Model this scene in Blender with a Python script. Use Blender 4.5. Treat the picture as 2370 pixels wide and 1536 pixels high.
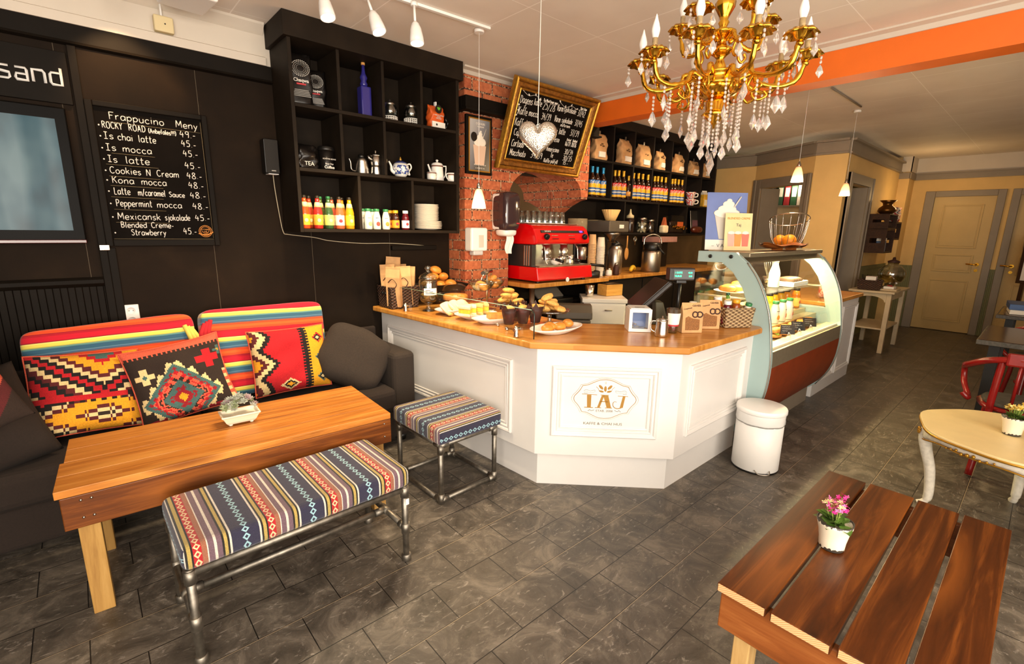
import bpy, bmesh, math, random
from mathutils import Vector, Matrix, Euler, Quaternion
PI = math.pi
random.seed(7)
for o in list(bpy.data.objects):
    bpy.data.objects.remove(o)
SC = bpy.context.scene
COL = SC.collection

# ------------------------------------------------------------------ camera
H = 1.5
PITCH, ROLL, YAW, FPX = 0.212469764, 0.0174296796, 0.731804814, 1108.9
cF = Vector((math.sin(YAW) * math.cos(PITCH), math.cos(YAW) * math.cos(PITCH), -math.sin(PITCH)))
cR0 = Vector((math.cos(YAW), -math.sin(YAW), 0)); cU0 = cR0.cross(cF)
cR = math.cos(ROLL) * cR0 + math.sin(ROLL) * cU0
cU = -math.sin(ROLL) * cR0 + math.cos(ROLL) * cU0
CAM = Vector((0, 0, H))
cd = bpy.data.cameras.new('camera')
cd.sensor_fit = 'HORIZONTAL'; cd.sensor_width = 36; cd.lens = FPX * 36 / 2370
cd.clip_start = 0.02
cam = bpy.data.objects.new('camera', cd); COL.objects.link(cam)
cam.matrix_world = Matrix(((cR.x, cU.x, -cF.x, 0), (cR.y, cU.y, -cF.y, 0), (cR.z, cU.z, -cF.z, H), (0, 0, 0, 1)))
SC.camera = cam

# ------------------------------------------------------------------ light
SC.view_settings.view_transform = 'Standard'
SC.view_settings.look = 'None'
SC.view_settings.gamma = 1
SC.view_settings.exposure = 0.48
w = bpy.data.worlds.new('daylight'); SC.world = w; w.use_nodes = True
w.node_tree.nodes['Background'].inputs[0].default_value = (1.0, 0.9, 0.78, 1)
w.node_tree.nodes['Background'].inputs[1].default_value = 1.0

def area(name, loc, target, sx, sy, power, col=(1, .95, .88), spread=PI):
    l = bpy.data.lights.new(name, 'AREA'); l.shape = 'RECTANGLE'; l.size = sx; l.size_y = sy
    l.energy = power; l.color = col; l.spread = spread
    o = bpy.data.objects.new(name, l); COL.objects.link(o); o.location = loc
    o.rotation_euler = (Vector(target) - Vector(loc)).to_track_quat('-Z', 'Y').to_euler()
    return o
def point(name, loc, power, col=(1, .75, .45), r=.03):
    l = bpy.data.lights.new(name, 'POINT'); l.energy = power; l.color = col; l.shadow_soft_size = r
    o = bpy.data.objects.new(name, l); COL.objects.link(o); o.location = loc
    return o
def spot(name, loc, target, power, col=(1, .8, .55), ang=1.2, r=.03, blend=.6):
    l = bpy.data.lights.new(name, 'SPOT'); l.energy = power; l.color = col; l.spot_size = ang; l.spot_blend = blend
    l.shadow_soft_size = r
    o = bpy.data.objects.new(name, l); COL.objects.link(o); o.location = loc
    o.rotation_euler = (Vector(target) - Vector(loc)).to_track_quat('-Z', 'Y').to_euler()
    return o
# daylight through the two shop windows behind the camera and an unseen window assumed in the left wall
area('window_daylight', (-0.35, -1.68, 1.45), (0.9, 2.5, 1.5), 1.5, 1.9, 92, (1, .9, .77))
area('window_daylight', (1.75, -1.68, 1.45), (1.6, 2.5, 1.5), 1.9, 1.9, 44, (1, .9, .77))
area('window_daylight', (-1.2, -.55, 1.5), (1.6, 2.2, 1.35), 1.5, 1.7, 46, (1, .9, .77))
# narrow spot added to draw the bright band on the middle counter panel
spot('band_spot', (0.05, -1.62, 1.75), (1.955, 1.72, .4), 70, (1, .93, .8), .075, .02, .9)

# ------------------------------------------------------------------ photo ray helpers: a pixel of the 2370x1536 frame meets a real plane
def ray(x, y): return cF + cR * ((x - 1185) / FPX) - cU * ((y - 768) / FPX)
def PZ(x, y, z): d = ray(x, y); return CAM + d * ((z - H) / d.z)
def PY(x, y, Y): d = ray(x, y); return CAM + d * (Y / d.y)
def PX(x, y, X): d = ray(x, y); return CAM + d * (X / d.x)
def PP(x, y, p, n): d = ray(x, y); return CAM + d * ((Vector(p) - CAM).dot(n) / d.dot(n))

# ------------------------------------------------------------------ geometry
class G:
    def __init__(s): s.v = []; s.f = []; s.s = []; s.m = []
    def add(s, vs, fs, sm=False, mi=0):
        b = len(s.v); s.v += [Vector(v) for v in vs]
        for f in fs: s.f.append([b + i for i in f]); s.s.append(sm); s.m.append(mi)
        return s
    def box(s, x0, y0, z0, x1, y1, z1, M=None, mi=0):
        vs = [Vector((x, y, z)) for z in (z0, z1) for y in (y0, y1) for x in (x0, x1)]
        if M: vs = [M @ v for v in vs]
        return s.add(vs, [(0, 2, 3, 1), (4, 5, 7, 6), (0, 1, 5, 4), (2, 6, 7, 3), (0, 4, 6, 2), (1, 3, 7, 5)], False, mi)
    def cbox(s, c, d, rz=0, M=None, mi=0):
        m = Matrix.Translation(c) @ Matrix.Rotation(rz, 4, 'Z')
        if M: m = M @ m
        return s.box(-d[0] / 2, -d[1] / 2, -d[2] / 2, d[0] / 2, d[1] / 2, d[2] / 2, m, mi)
    def lathe(s, prof, o=(0, 0, 0), n=20, M=None, sm=True, cap=True, fl=None, mi=0):
        m = Matrix.Translation(o)
        if M: m = m @ M
        vs = []
        for j, (r, z) in enumerate(prof):
            for i in range(n):
                a = 2 * PI * i / n; rr = r * (fl(a, j) if fl else 1)
                vs.append(m @ Vector((rr * math.cos(a), rr * math.sin(a), z)))
        fs = [(j * n + i, j * n + (i + 1) % n, (j + 1) * n + (i + 1) % n, (j + 1) * n + i) for j in range(len(prof) - 1) for i in range(n)]
        b = len(s.v); s.add(vs, fs, sm, mi)
        if cap:
            if prof[0][0] > 1e-6: s._cap(b, n, True, mi)
            if prof[-1][0] > 1e-6: s._cap(b + (len(prof) - 1) * n, n, False, mi)
        return s
    def _cap(s, b, n, rev, mi):
        f = list(range(b, b + n)); s.f.append(f[::-1] if rev else f); s.s.append(False); s.m.append(mi)
    def tube(s, pts, r, n=8, closed=False, cap=True, mi=0, flat=1):
        pts = [Vector(p) for p in pts]; N = len(pts)
        if N < 2: return s
        rs = r if isinstance(r, (list, tuple)) else [r] * N
        T = []
        for i in range(N):
            a = pts[(i - 1) % N] if closed or i > 0 else pts[i]
            c = pts[(i + 1) % N] if closed or i < N - 1 else pts[i]
            t = (c - a)
            T.append(t.normalized() if t.length > 1e-9 else Vector((0, 0, 1)))
        u = T[0].orthogonal().normalized(); vs = []
        for i in range(N):
            if i: u = (T[i - 1].rotation_difference(T[i]) @ u); u = (u - T[i] * u.dot(T[i])).normalized()
            v = T[i].cross(u)
            for k in range(n):
                a = 2 * PI * k / n; vs.append(pts[i] + (u * math.cos(a) + v * math.sin(a) * flat) * rs[i])
        M = N if closed else N - 1
        fs = [(i * n + k, i * n + (k + 1) % n, ((i + 1) % N) * n + (k + 1) % n, ((i + 1) % N) * n + k) for i in range(M) for k in range(n)]
        b = len(s.v); s.add(vs, fs, True, mi)
        if cap and not closed: s._cap(b, n, True, mi); s._cap(b + (N - 1) * n, n, False, mi)
        return s
    def prism(s, poly, a, b, ax='z', M=None, mi=0, sm=False):
        def P(p, h): return {'z': Vector((p[0], p[1], h)), 'y': Vector((p[0], h, p[1])), 'x': Vector((h, p[0], p[1]))}[ax]
        n = len(poly); vs = [P(p, a) for p in poly] + [P(p, b) for p in poly]
        if M: vs = [M @ v for v in vs]
        fs = [(i, (i + 1) % n, n + (i + 1) % n, n + i) for i in range(n)]
        bb = len(s.v); s.add(vs, fs, sm, mi); s._cap(bb, n, True, mi); s._cap(bb + n, n, False, mi)
        return s
    def ell(s, c, r, n=14, m=9, M=None, e=1, mi=0, fn=None):
        def sp(x): return math.copysign(abs(x) ** e, x)
        vs = []; c = Vector(c)
        if not hasattr(r, '__len__'): r = (r, r, r)
        for j in range(m + 1):
            t = -PI / 2 + PI * j / m
            for i in range(n):
                a = 2 * PI * i / n
                p = Vector((r[0] * sp(math.cos(t)) * sp(math.cos(a)), r[1] * sp(math.cos(t)) * sp(math.sin(a)), r[2] * sp(math.sin(t))))
                if fn: p = fn(p)
                vs.append(c + (M.to_3x3() @ p if M else p))
        return s.add(vs, [(j * n + i, j * n + (i + 1) % n, (j + 1) * n + (i + 1) % n, (j + 1) * n + i) for j in range(m) for i in range(n)], True, mi)
    def grid(s, fn, nu, nv, sm=True, mf=None, cu=False):
        vs = [fn(i / nu, j / nv) for j in range(nv + 1) for i in range(nu + 1)]
        b = len(s.v); s.v += [Vector(v) for v in vs]
        for j in range(nv):
            for i in range(nu):
                k = b + j * (nu + 1) + i
                s.f.append([k, k + 1, k + nu + 2, k + nu + 1]); s.s.append(sm); s.m.append(mf(i, j) if mf else 0)
        return s
    def xf(s, M):
        s.v = [M @ v for v in s.v]; return s
    def build(s, name, mat, parent=None, bevel=0, seg=2, sub=0, weld=False):
        me = bpy.data.meshes.new(name)
        me.from_pydata([tuple(v) for v in s.v], [], s.f); me.update()
        for p, sm, mi in zip(me.polygons, s.s, s.m): p.use_smooth = sm; p.material_index = mi
        bm = bmesh.new(); bm.from_mesh(me)
        if weld or sub: bmesh.ops.remove_doubles(bm, verts=bm.verts, dist=1e-5)
        bmesh.ops.recalc_face_normals(bm, faces=bm.faces)
        bm.to_mesh(me); bm.free()
        for m in (mat if isinstance(mat, (list, tuple)) else [mat]): me.materials.append(m)
        o = bpy.data.objects.new(name, me); COL.objects.link(o)
        if parent: o.parent = parent
        if bevel:
            b = o.modifiers.new('bevel', 'BEVEL'); b.width = bevel; b.segments = seg; b.limit_method = 'ANGLE'; b.angle_limit = .7
        if sub:
            b = o.modifiers.new('sub', 'SUBSURF'); b.levels = sub; b.render_levels = sub
        return o

def tag(o, label, cat, group=None):
    o['label'] = label; o['category'] = cat
    if group: o['group'] = group
    return o
def thing(name, label, cat, loc=(0, 0, 0), rz=0, group=None):
    o = bpy.data.objects.new(name, None); COL.objects.link(o); o.empty_display_size = .05
    o.location = loc; o.rotation_euler = (0, 0, rz)
    return tag(o, label, cat, group)
def struct(name, g, mat, bevel=0, parent=None):
    o = g.build(name, mat, parent, bevel)
    if not parent: o['kind'] = 'structure'
    return o
def kids(o): return [c for c in COL.objects if c.parent == o]
def dup(root, loc=None, rz=None, label=None, group=None, scale=None):
    r = root.copy(); COL.objects.link(r)
    if loc is not None: r.location = loc
    if rz is not None: r.rotation_euler = (0, 0, rz)
    if scale: r.scale = (scale,) * 3 if not hasattr(scale, '__len__') else scale
    if label: r['label'] = label
    if group: r['group'] = group
    for ch in kids(root):
        c = ch.copy(); COL.objects.link(c); c.parent = r
        for g in kids(ch):
            d = g.copy(); COL.objects.link(d); d.parent = c
    return r
def smooth(pts, n=6, closed=False):
    pts = [Vector(p) for p in pts]; N = len(pts); out = []
    rng = range(N if closed else N - 1)
    for i in rng:
        if closed: a, b, c, d = (pts[(i + k - 1) % N] for k in range(4))
        else: a, b, c, d = pts[max(i - 1, 0)], pts[i], pts[i + 1], pts[min(i + 2, N - 1)]
        for k in range(n):
            t = k / n
            out.append(.5 * ((2 * b) + (c - a) * t + (2 * a - 5 * b + 4 * c - d) * t * t + (3 * b - a - 3 * c + d) * t ** 3))
    if not closed: out.append(pts[-1])
    return out
def text(name, s, size, mat, parent, M, ext=.0006, align='LEFT', sx=1, bold=0, shear=0):
    c = bpy.data.curves.new(name, 'FONT'); c.body = s; c.size = size; c.extrude = ext; c.align_x = align; c.offset = bold; c.shear = shear
    c.resolution_u = 3
    t = bpy.data.objects.new('tmp', c); COL.objects.link(t)
    dg = bpy.context.evaluated_depsgraph_get()
    me = bpy.data.meshes.new_from_object(t.evaluated_get(dg)); me.name = name
    bpy.data.objects.remove(t); me.transform(M @ Matrix.Diagonal((sx, 1, 1, 1))); me.materials.clear(); me.materials.append(mat)
    o = bpy.data.objects.new(name, me); COL.objects.link(o); o.parent = parent
    return o
FRONT = Matrix.Rotation(PI / 2, 4, 'X')          # lettering upright, facing -Y
def FX(x, y, z): return Matrix.Translation((x, y, z)) @ FRONT
LEFTW = Matrix.Rotation(-PI / 2, 4, 'Z') @ FRONT # lettering upright, facing -X

# ------------------------------------------------------------------ materials
def lin(c):
    if isinstance(c, str):
        c = [int(c[i:i + 2], 16) / 255 for i in (0, 2, 4)]
        c = [x / 12.92 if x <= .04045 else ((x + .055) / 1.055) ** 2.4 for x in c]
    return (*c[:3], 1)
class N:
    def __init__(s, name):
        s.m = bpy.data.materials.new(name); s.m.use_nodes = True; s.t = s.m.node_tree
        s.b = s.t.nodes['Principled BSDF']; s.tc = None
    def n(s, ty, **k):
        x = s.t.nodes.new('ShaderNode' + ty)
        for a, v in k.items():
            if a[0] == 'i' and a[1:].isdigit(): x.inputs[int(a[1:])].default_value = v
            else: setattr(x, a, v)
        return x
    def L(s, a, b): s.t.links.new(a, b)
    def co(s, which='Object'):
        if not s.tc: s.tc = s.n('TexCoord')
        return s.tc.outputs[which]
    def mp(s, scale, loc=(0, 0, 0), rot=(0, 0, 0)):
        m = s.n('Mapping'); s.L(s.co(), m.inputs[0]); m.inputs['Scale'].default_value = scale; m.inputs['Location'].default_value = loc; m.inputs['Rotation'].default_value = rot
        return m.outputs[0]
    def noise(s, vec, scale, det=3, rough=.5, dist=0):
        x = s.n('TexNoise'); s.L(vec, x.inputs['Vector']); x.inputs['Scale'].default_value = scale; x.inputs['Detail'].default_value = det
        x.inputs['Roughness'].default_value = rough; x.inputs['Distortion'].default_value = dist
        return x.outputs['Fac']
    def ramp(s, fac, stops, const=False):
        r = s.n('ValToRGB'); s.L(fac, r.inputs[0]); e = r.color_ramp
        if const: e.interpolation = 'CONSTANT'
        e.elements[0].position = stops[0][0]; e.elements[0].color = lin(stops[0][1])
        e.elements[1].position = stops[1][0]; e.elements[1].color = lin(stops[1][1])
        for p, c in stops[2:]:
            q = e.elements.new(p); q.color = lin(c)
        return r.outputs[0]
    def math(s, op, a, b=None, c=None):
        x = s.n('Math', operation=op)
        for i, v in enumerate((a, b, c)):
            if v is None: continue
            if isinstance(v, (int, float)): x.inputs[i].default_value = v
            else: s.L(v, x.inputs[i])
        return x.outputs[0]
    def xyz(s, vec=None):
        x = s.n('SeparateXYZ'); s.L(vec or s.co(), x.inputs[0]); return x.outputs
    def mix(s, fac, a, b, mode='MIX'):
        x = s.n('Mix', data_type='RGBA', blend_type=mode)
        for i, v in ((0, fac), (6, a), (7, b)):
            if isinstance(v, (int, float)): x.inputs[i].default_value = v
            elif isinstance(v, (str, tuple)): x.inputs[i].default_value = lin(v)
            else: s.L(v, x.inputs[i])
        return x.outputs[2]
    def comb(s, x, y, z=0):
        c = s.n('CombineXYZ')
        for i, v in enumerate((x, y, z)):
            if isinstance(v, (int, float)): c.inputs[i].default_value = v
            else: s.L(v, c.inputs[i])
        return c.outputs[0]
    def bump(s, h, st=.3, d=.01):
        b = s.n('Bump'); s.L(h, b.inputs['Height']); b.inputs['Strength'].default_value = st; b.inputs['Distance'].default_value = d
        s.L(b.outputs[0], s.b.inputs['Normal'])
    def col(s, c): s.L(c, s.b.inputs['Base Color'])
    def set(s, **k):
        for a, v in k.items(): s.b.inputs[{'rough': 'Roughness', 'metal': 'Metallic', 'trans': 'Transmission Weight', 'ior': 'IOR', 'spec': 'Specular IOR Level', 'coat': 'Coat Weight', 'alpha': 'Alpha', 'sheen': 'Sheen Weight', 'es': 'Emission Strength', 'sss': 'Subsurface Weight'}[a]].default_value = v
        return s
def flat(name, c, rough=.5, metal=0, var=.0, vs=20, bump=0, bs=80, **k):
    x = N(name); x.set(rough=rough, metal=metal, **k)
    if var:
        nz = x.noise(x.co(), vs, 4)
        c3 = lin(c); lo = tuple(v * (1 - var) for v in c3[:3]); hi = tuple(min(1, v * (1 + var)) for v in c3[:3])
        x.col(x.ramp(nz, [(.3, lo), (.7, hi)]))
    else: x.b.inputs['Base Color'].default_value = lin(c)
    if bump: x.bump(x.noise(x.co(), bs, 3), bump, .004)
    return x.m
def glow(name, c, st):
    x = N(name); x.b.inputs['Base Color'].default_value = lin(c); x.b.inputs['Emission Color'].default_value = lin(c); x.set(es=st); return x.m
def glass(name, c='ffffff', rough=.02, ior=1.45):
    x = N(name); x.b.inputs['Base Color'].default_value = lin(c); x.set(rough=rough, trans=1, ior=ior); return x.m
def pane(name, tint='ffffff', refl=.12):
    """thin clear sheet: mostly see-through with a mirror film"""
    x = N(name); t = x.t; tr = x.n('BsdfTransparent'); tr.inputs[0].default_value = lin(tint); gl = x.n('BsdfGlossy'); gl.inputs['Roughness'].default_value = .02
    lw = x.n('LayerWeight'); lw.inputs[0].default_value = .5; f = x.math('ADD', x.math('MULTIPLY', x.math('POWER', lw.outputs['Facing'], 4), .55), refl * .22)
    ms = x.n('MixShader'); x.L(f, ms.inputs[0]); x.L(tr.outputs[0], ms.inputs[1]); x.L(gl.outputs[0], ms.inputs[2])
    x.L(ms.outputs[0], t.nodes['Material Output'].inputs[0]); return x.m
def wood(name, c, axis=0, rough=.45, sc=1, knots=True, off=0):
    """c: dark, mid, light; grain runs along axis"""
    x = N(name); s = [26 * sc] * 3; s[axis] = 1.6 * sc; l = [off, off * 1.7, off * .6]
    v = x.mp(s, l); nz = x.noise(v, 1, 6, .68, .9)
    s2 = [3 * sc] * 3; s2[axis] = .7 * sc; big = x.noise(x.mp(s2, l), 1.3, 3, .5, 1.2)
    base = x.ramp(nz, [(.25, c[0]), (.5, c[1]), (.75, c[2])])
    base = x.mix(x.ramp(big, [(.35, (0, 0, 0)), (.7, (.4, .4, .4))]), base, c[1])
    if knots:
        s3 = [9 * sc] * 3; s3[axis] = 2.2 * sc
        vo = x.n('TexVoronoi'); x.L(x.mp(s3, l), vo.inputs['Vector']); vo.inputs['Scale'].default_value = .55
        base = x.mix(x.ramp(vo.outputs['Distance'], [(.1, (0, 0, 0)), (.2, (.5, .5, .5)), (.36, (0, 0, 0))]), base, c[2])
        base = x.mix(x.ramp(vo.outputs['Distance'], [(.04, (.9, .9, .9)), (.2, (0, 0, 0))]), base, c[0])
    x.col(base); x.set(rough=rough, spec=.28); x.bump(nz, .15, .003); return x.m

M = {}
M['black'] = flat('black_paint', '15100b', .75, var=.25, vs=6, spec=.12, bump=.12, bs=200)
M['blackgloss'] = flat('black_trim', '15100b', .6, var=.15, vs=8, spec=.1)
M['shelf'] = flat('black_shelf', '1f170f', .65, var=.2, vs=10, spec=.14)
M['shelfdark'] = flat('dark_bar_shelf', '17100b', .6, var=.2, vs=10, spec=.3)
M['ceil'] = None
M['white'] = flat('white_lacquer', 'dedad6', .32, var=.02, vs=5)
M['cream'] = flat('cream_plastic', 'd9c79a', .45)
M['orange'] = flat('orange_paint', 'e26a14', .55, var=.06, vs=5)
M['yellow'] = flat('yellow_wall', 'e0bb78', .7, var=.05, vs=4)
M['grey'] = flat('grey_trim', '8d8171', .5, var=.05, vs=6)
M['doorcream'] = flat('door_paint', 'c9ab6c', .45, var=.04, vs=6)
M['green'] = flat('green_wainscot', '6f7048', .6, var=.08, vs=5)
M['steel'] = flat('polished_steel', 'd8d2c8', .24, 1)
M['band'] = flat('dull_steel', '9a8f78', .42, .65, var=.06, vs=40)
M['brushed'] = flat('brushed_steel', 'b5ada2', .32, 1, var=.06, vs=40)
M['pipe'] = flat('galvanised_pipe', '8e877c', .5, 1, var=.3, vs=30, bump=.1)
M['gold'] = flat('polished_brass', 'e0a838', .2, 1, var=.1, vs=30)
M['goldframe'] = flat('gilt_moulding', 'bb8a34', .38, .85, var=.25, vs=35, bump=.5, bs=70)
M['golddark'] = flat('aged_gilt', '8c5d24', .45, .7, var=.45, vs=40, bump=.8, bs=90)
M['chalk'] = flat('chalk', 'e8e2d8', .9)
M['board'] = flat('chalkboard', '120e0b', .8, var=.3, vs=5, spec=.06)
M['porcelain'] = flat('porcelain', 'f2ede4', .18)
M['porcelaingold'] = flat('porcelain_gold', 'c8973c', .3, .5)
M['plastic'] = flat('white_plastic', 'eeebe6', .35)
M['blackplastic'] = flat('black_plastic', '141210', .35)
M['crystal'] = glass('crystal', 'fdf6f0', .02, 1.5); M['crystal'].node_tree.nodes['Principled BSDF'].inputs['Transmission Weight'].default_value = .8
M['pane'] = pane('pane_glass')
M['glass'] = pane('clear_glass', 'e6ecea', .9)
M['tumbler'] = pane('tumbler_glass', 'dde4e2', 1.3)
M['mirror'] = flat('mirror', 'e8e4dc', .03, 1)
M['red'] = flat('red_lacquer', 'd4060c', .18, coat=.5)
M['cardboard'] = flat('kraft_paper', 'c69a62', .75, var=.1, vs=25)
M['paper'] = flat('paper', 'f0ebe0', .7)
M['bread'] = flat('bread_crust', 'd18a3c', .5, var=.35, vs=30, bump=.3, bs=60)
M['bun'] = flat('bun_crust', 'd98b36', .38, var=.3, vs=14)
M['cookie'] = flat('cookie_dough', 'd9a656', .7, var=.25, vs=60, bump=.7, bs=90)
M['darkchoc'] = flat('dark_brown_paper', '3c1d14', .6, var=.2, vs=30)
M['leaf'] = flat('leaf', '4d6b24', .5, var=.35, vs=25)
M['sofa'] = flat('charcoal_canvas', '261b14', .95, var=.15, vs=120, bump=.35, bs=500)
M['sofa2'] = flat('brown_grey_canvas', '30261e', .95, var=.15, vs=120, bump=.35, bs=500)
M['redchair'] = flat('red_bentwood', '7d1210', .25, var=.15, vs=20)
M['orangefruit'] = flat('orange_peel', 'ee8a10', .45, bump=.3, bs=200)
M['cork'] = flat('cork', 'd99a4e', .7)
M['txtgrey'] = flat('lettering_grey', '9a9288', .5)
# ================================================================== setting
WY = 3.5       # black back wall
BY = 3.72      # wall behind the bar
HY = 3.27      # front of the brick chimney hood
# floor: slate-look tiles laid in rows along X
x = N('slate_tiles')
b = x.n('TexBrick', offset=.5); x.L(x.mp((1, 1, 1), (.155 - .003, -.12, 0)), b.inputs['Vector'])
for k, v in (('Scale', 1), ('Mortar Size', .0022), ('Mortar Smooth', .3), ('Brick Width', .31), ('Row Height', .2), ('Bias', 0)): b.inputs[k].default_value = v
b.inputs['Color1'].default_value = (0, 0, 0, 1); b.inputs['Color2'].default_value = (1, 1, 1, 1); b.inputs['Mortar'].default_value = (.5, .5, .5, 1)
base = x.ramp(b.outputs['Color'], [(0, '4a443d'), (1, '5e564c')])
nz = x.noise(x.mp((1, 1, 1)), 5, 9, .72, 1.2)
base = x.mix(.75, base, x.ramp(nz, [(.32, '2c2823'), (.5, '554d44'), (.68, '857a6c')]), 'MIX')
sw = x.noise(x.mp((1.0, 2.4, 1), rot=(0, 0, .6)), 9, 5, .7, 2.5)
base = x.mix(x.ramp(sw, [(.58, (0, 0, 0)), (.68, (.6, .6, .6))]), base, 'a0968a')
base = x.mix(b.outputs['Fac'], base, '171513')
o3 = x.xyz(); row = x.math('ABSOLUTE', x.math('SUBTRACT', x.math('FRACT', x.math('DIVIDE', x.math('SUBTRACT', o3[1], .117), .4)), .0))
base = x.mix(x.math('LESS_THAN', row, .006), base, 'a08f74')  # bevel highlights painted as pale lines on every second tile row
x.col(base); x.set(rough=.42)
x.L(x.ramp(nz, [(.3, (.3, .3, .3)), (.7, (.55, .55, .55))]), x.b.inputs['Roughness'])
x.bump(x.math('SUBTRACT', x.math('ADD', nz, x.math('MULTIPLY', sw, .4)), x.math('MULTIPLY', b.outputs['Fac'], 2)), .25, .006)
M['floor'] = x.m
# ceiling boards
x = N('ceiling_boards'); o3 = x.xyz()
f = x.math('FRACT', x.math('DIVIDE', x.math('SUBTRACT', o3[0], 1.432), .6))
f2 = x.math('FRACT', x.math('DIVIDE', x.math('SUBTRACT', o3[1], .95), 1.22))
ln = x.math('MAXIMUM', x.math('LESS_THAN', f, .011), x.math('LESS_THAN', f2, .004))
x.col(x.mix(ln, x.ramp(x.noise(x.co(), 3, 3), [(.3, 'e2d8cc'), (.7, 'eae1d6')]), 'fbf6ee')); x.set(rough=.7); M['ceil'] = x.m
M['cornice'] = flat('cornice_white', 'cfc4b5', .6, var=.03, vs=4)
# bricks
x = N('brick_paper'); o3 = x.xyz()
uv = x.comb(x.math('ADD', o3[0], o3[1]), x.math('ADD', o3[2], .013))
b = x.n('TexBrick', offset=.5); x.L(uv, b.inputs['Vector'])
for k, v in (('Scale', 1), ('Mortar Size', .0068), ('Mortar Smooth', .25), ('Brick Width', .205), ('Row Height', .083), ('Bias', 0)): b.inputs[k].default_value = v
b.inputs['Color1'].default_value = lin('a84a26'); b.inputs['Color2'].default_value = lin('d67c4a'); b.inputs['Mortar'].default_value = lin('5a3322')
nz = x.noise(x.co(), 30, 6, .65)
c = x.mix(.55, b.outputs['Color'], x.ramp(nz, [(.3, '6a2c1c'), (.55, 'b4603e'), (.75, 'd89468')]), 'MIX')
c = x.mix(b.outputs['Fac'], c, x.ramp(x.noise(x.co(), 60, 2), [(.42, '3a2018'), (.58, 'c49c78')]))  # joint shadows mixed into the mortar colour as dark flecks
x.col(c); x.set(rough=.8); x.bump(x.math('SUBTRACT', x.math('MULTIPLY', nz, .5), b.outputs['Fac']), .6, .008); M['brick'] = x.m
# black panelled wall with pale joints
x = N('black_wall_panels'); o3 = x.xyz()
f = x.math('FRACT', x.math('DIVIDE', x.math('SUBTRACT', o3[0], .632), .6))
nz = x.noise(x.co(), 2.2, 5, .6)
x.col(x.mix(x.math('MULTIPLY', x.math('LESS_THAN', f, .004), .45), x.ramp(nz, [(.3, '160f09'), (.6, '20160d'), (.8, '2d2014')]), '7f7260'))
x.set(rough=.7, spec=.1); x.bump(x.noise(x.co(), 160, 2), .12, .002); M['wallblack'] = x.m
M['barwall'] = flat('bar_back_wall', '3a2c1e', .6, var=.2, vs=4)
M['ochre'] = flat('ochre_wall', '9c8650', .7, var=.08, vs=4)
M['worktop'] = wood('oak_worktop', ('a8691f', 'cf8f3e', 'e0a658'), 0, .28, .7, False)

struct('floor', G().box(-1.3, -1.9, -.1, 10.35, 3.85, 0), M['floor'])
struct('ceiling', G().box(-1.3, -1.9, 2.7, 10.35, 3.85, 2.8), M['ceil'])
struct('wall_back', G().box(-1.3, WY, 0, 2.42, WY + .1, 2.465), M['wallblack'])
struct('wall_back_upper', G().box(-1.3, WY, 2.465, 2.42, WY + .1, 2.7), M['cornice'])
struct('wall_bar', G().box(2.42, BY, 0, 7.6, BY + .1, 2.7), M['barwall'])
g = G().box(-1.35, -1.9, 0, -1.25, 3.6, .5).box(-1.35, -1.9, 2.42, -1.25, 3.6, 2.7).box(-1.35, -1.9, .5, -1.25, -1.4, 2.42).box(-1.35, .3, .5, -1.25, 3.6, 2.42)
struct('wall_left', g, M['black'])
g = G()
for u in (-1.4, -.57, .25): g.box(-1.33, u, .5, -1.27, u + .05, 2.42)
g.box(-1.33, -1.35, .5, -1.27, .25, .55).box(-1.33, -1.35, 2.37, -1.27, .25, 2.42)
struct('window_3', g, M['white'])
# street wall with two shop windows, behind the camera
g = G().box(-1.3, -1.9, 0, 10.35, -1.8, .45).box(-1.3, -1.9, 2.42, 10.35, -1.8, 2.7)
for a, c in ((-1.3, -1.1), (.42, .72), (2.75, 10.35)): g.box(a, -1.9, .45, c, -1.8, 2.42)
struct('wall_front', g, M['cornice'])
for k, (a, c) in enumerate(((-1.1, .42), (.72, 2.75))):
    g = G()
    for u in (a, (a + c) / 2 - .02, c - .05): g.box(u, -1.88, .45, u + .05, -1.82, 2.42)
    g.box(a + .05, -1.88, .45, c - .05, -1.82, .5).box(a + .05, -1.88, 2.37, c - .05, -1.82, 2.42)
    struct('window_%d' % (k + 1), g, M['white'])
# mouldings of the black wall
g = G().prism([(WY, 2.365), (WY - .03, 2.372), (WY - .022, 2.385), (WY - .022, 2.465), (WY, 2.465)], -1.25, 1.05, 'x')
struct('trim_1', g, M['blackgloss'])
g = G().prism([(WY, 2.465), (WY - .03, 2.465), (WY - .032, 2.51), (WY - .012, 2.518), (WY, 2.52)], -1.25, 1.02, 'x')
g.prism([(WY, 2.64), (WY - .012, 2.65), (WY - .05, 2.688), (WY - .055, 2.7), (WY, 2.7)], -1.25, 1.02, 'x')
struct('trim_2', g, M['cornice'])
struct('trim_3', G().box(.083, WY - .022, .3, .118, WY, 2.365).box(.118, WY - .016, .3, .155, WY, 1.358), M['blackgloss'], .003)
# beadboard dado with moulded rail
g = G().prism([(WY, 1.15), (WY - .015, 1.15), (WY - .035, 1.168), (WY - .035, 1.188), (WY - .02, 1.2), (WY, 1.2)], -1.25, .083, 'x')
k = -1.25
while k < .08:
    g.box(k, WY - .014, .1, min(k + .0275, .083), WY, 1.15); k += .0295
struct('trim_4', g, M['blackgloss'], .002)

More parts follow.
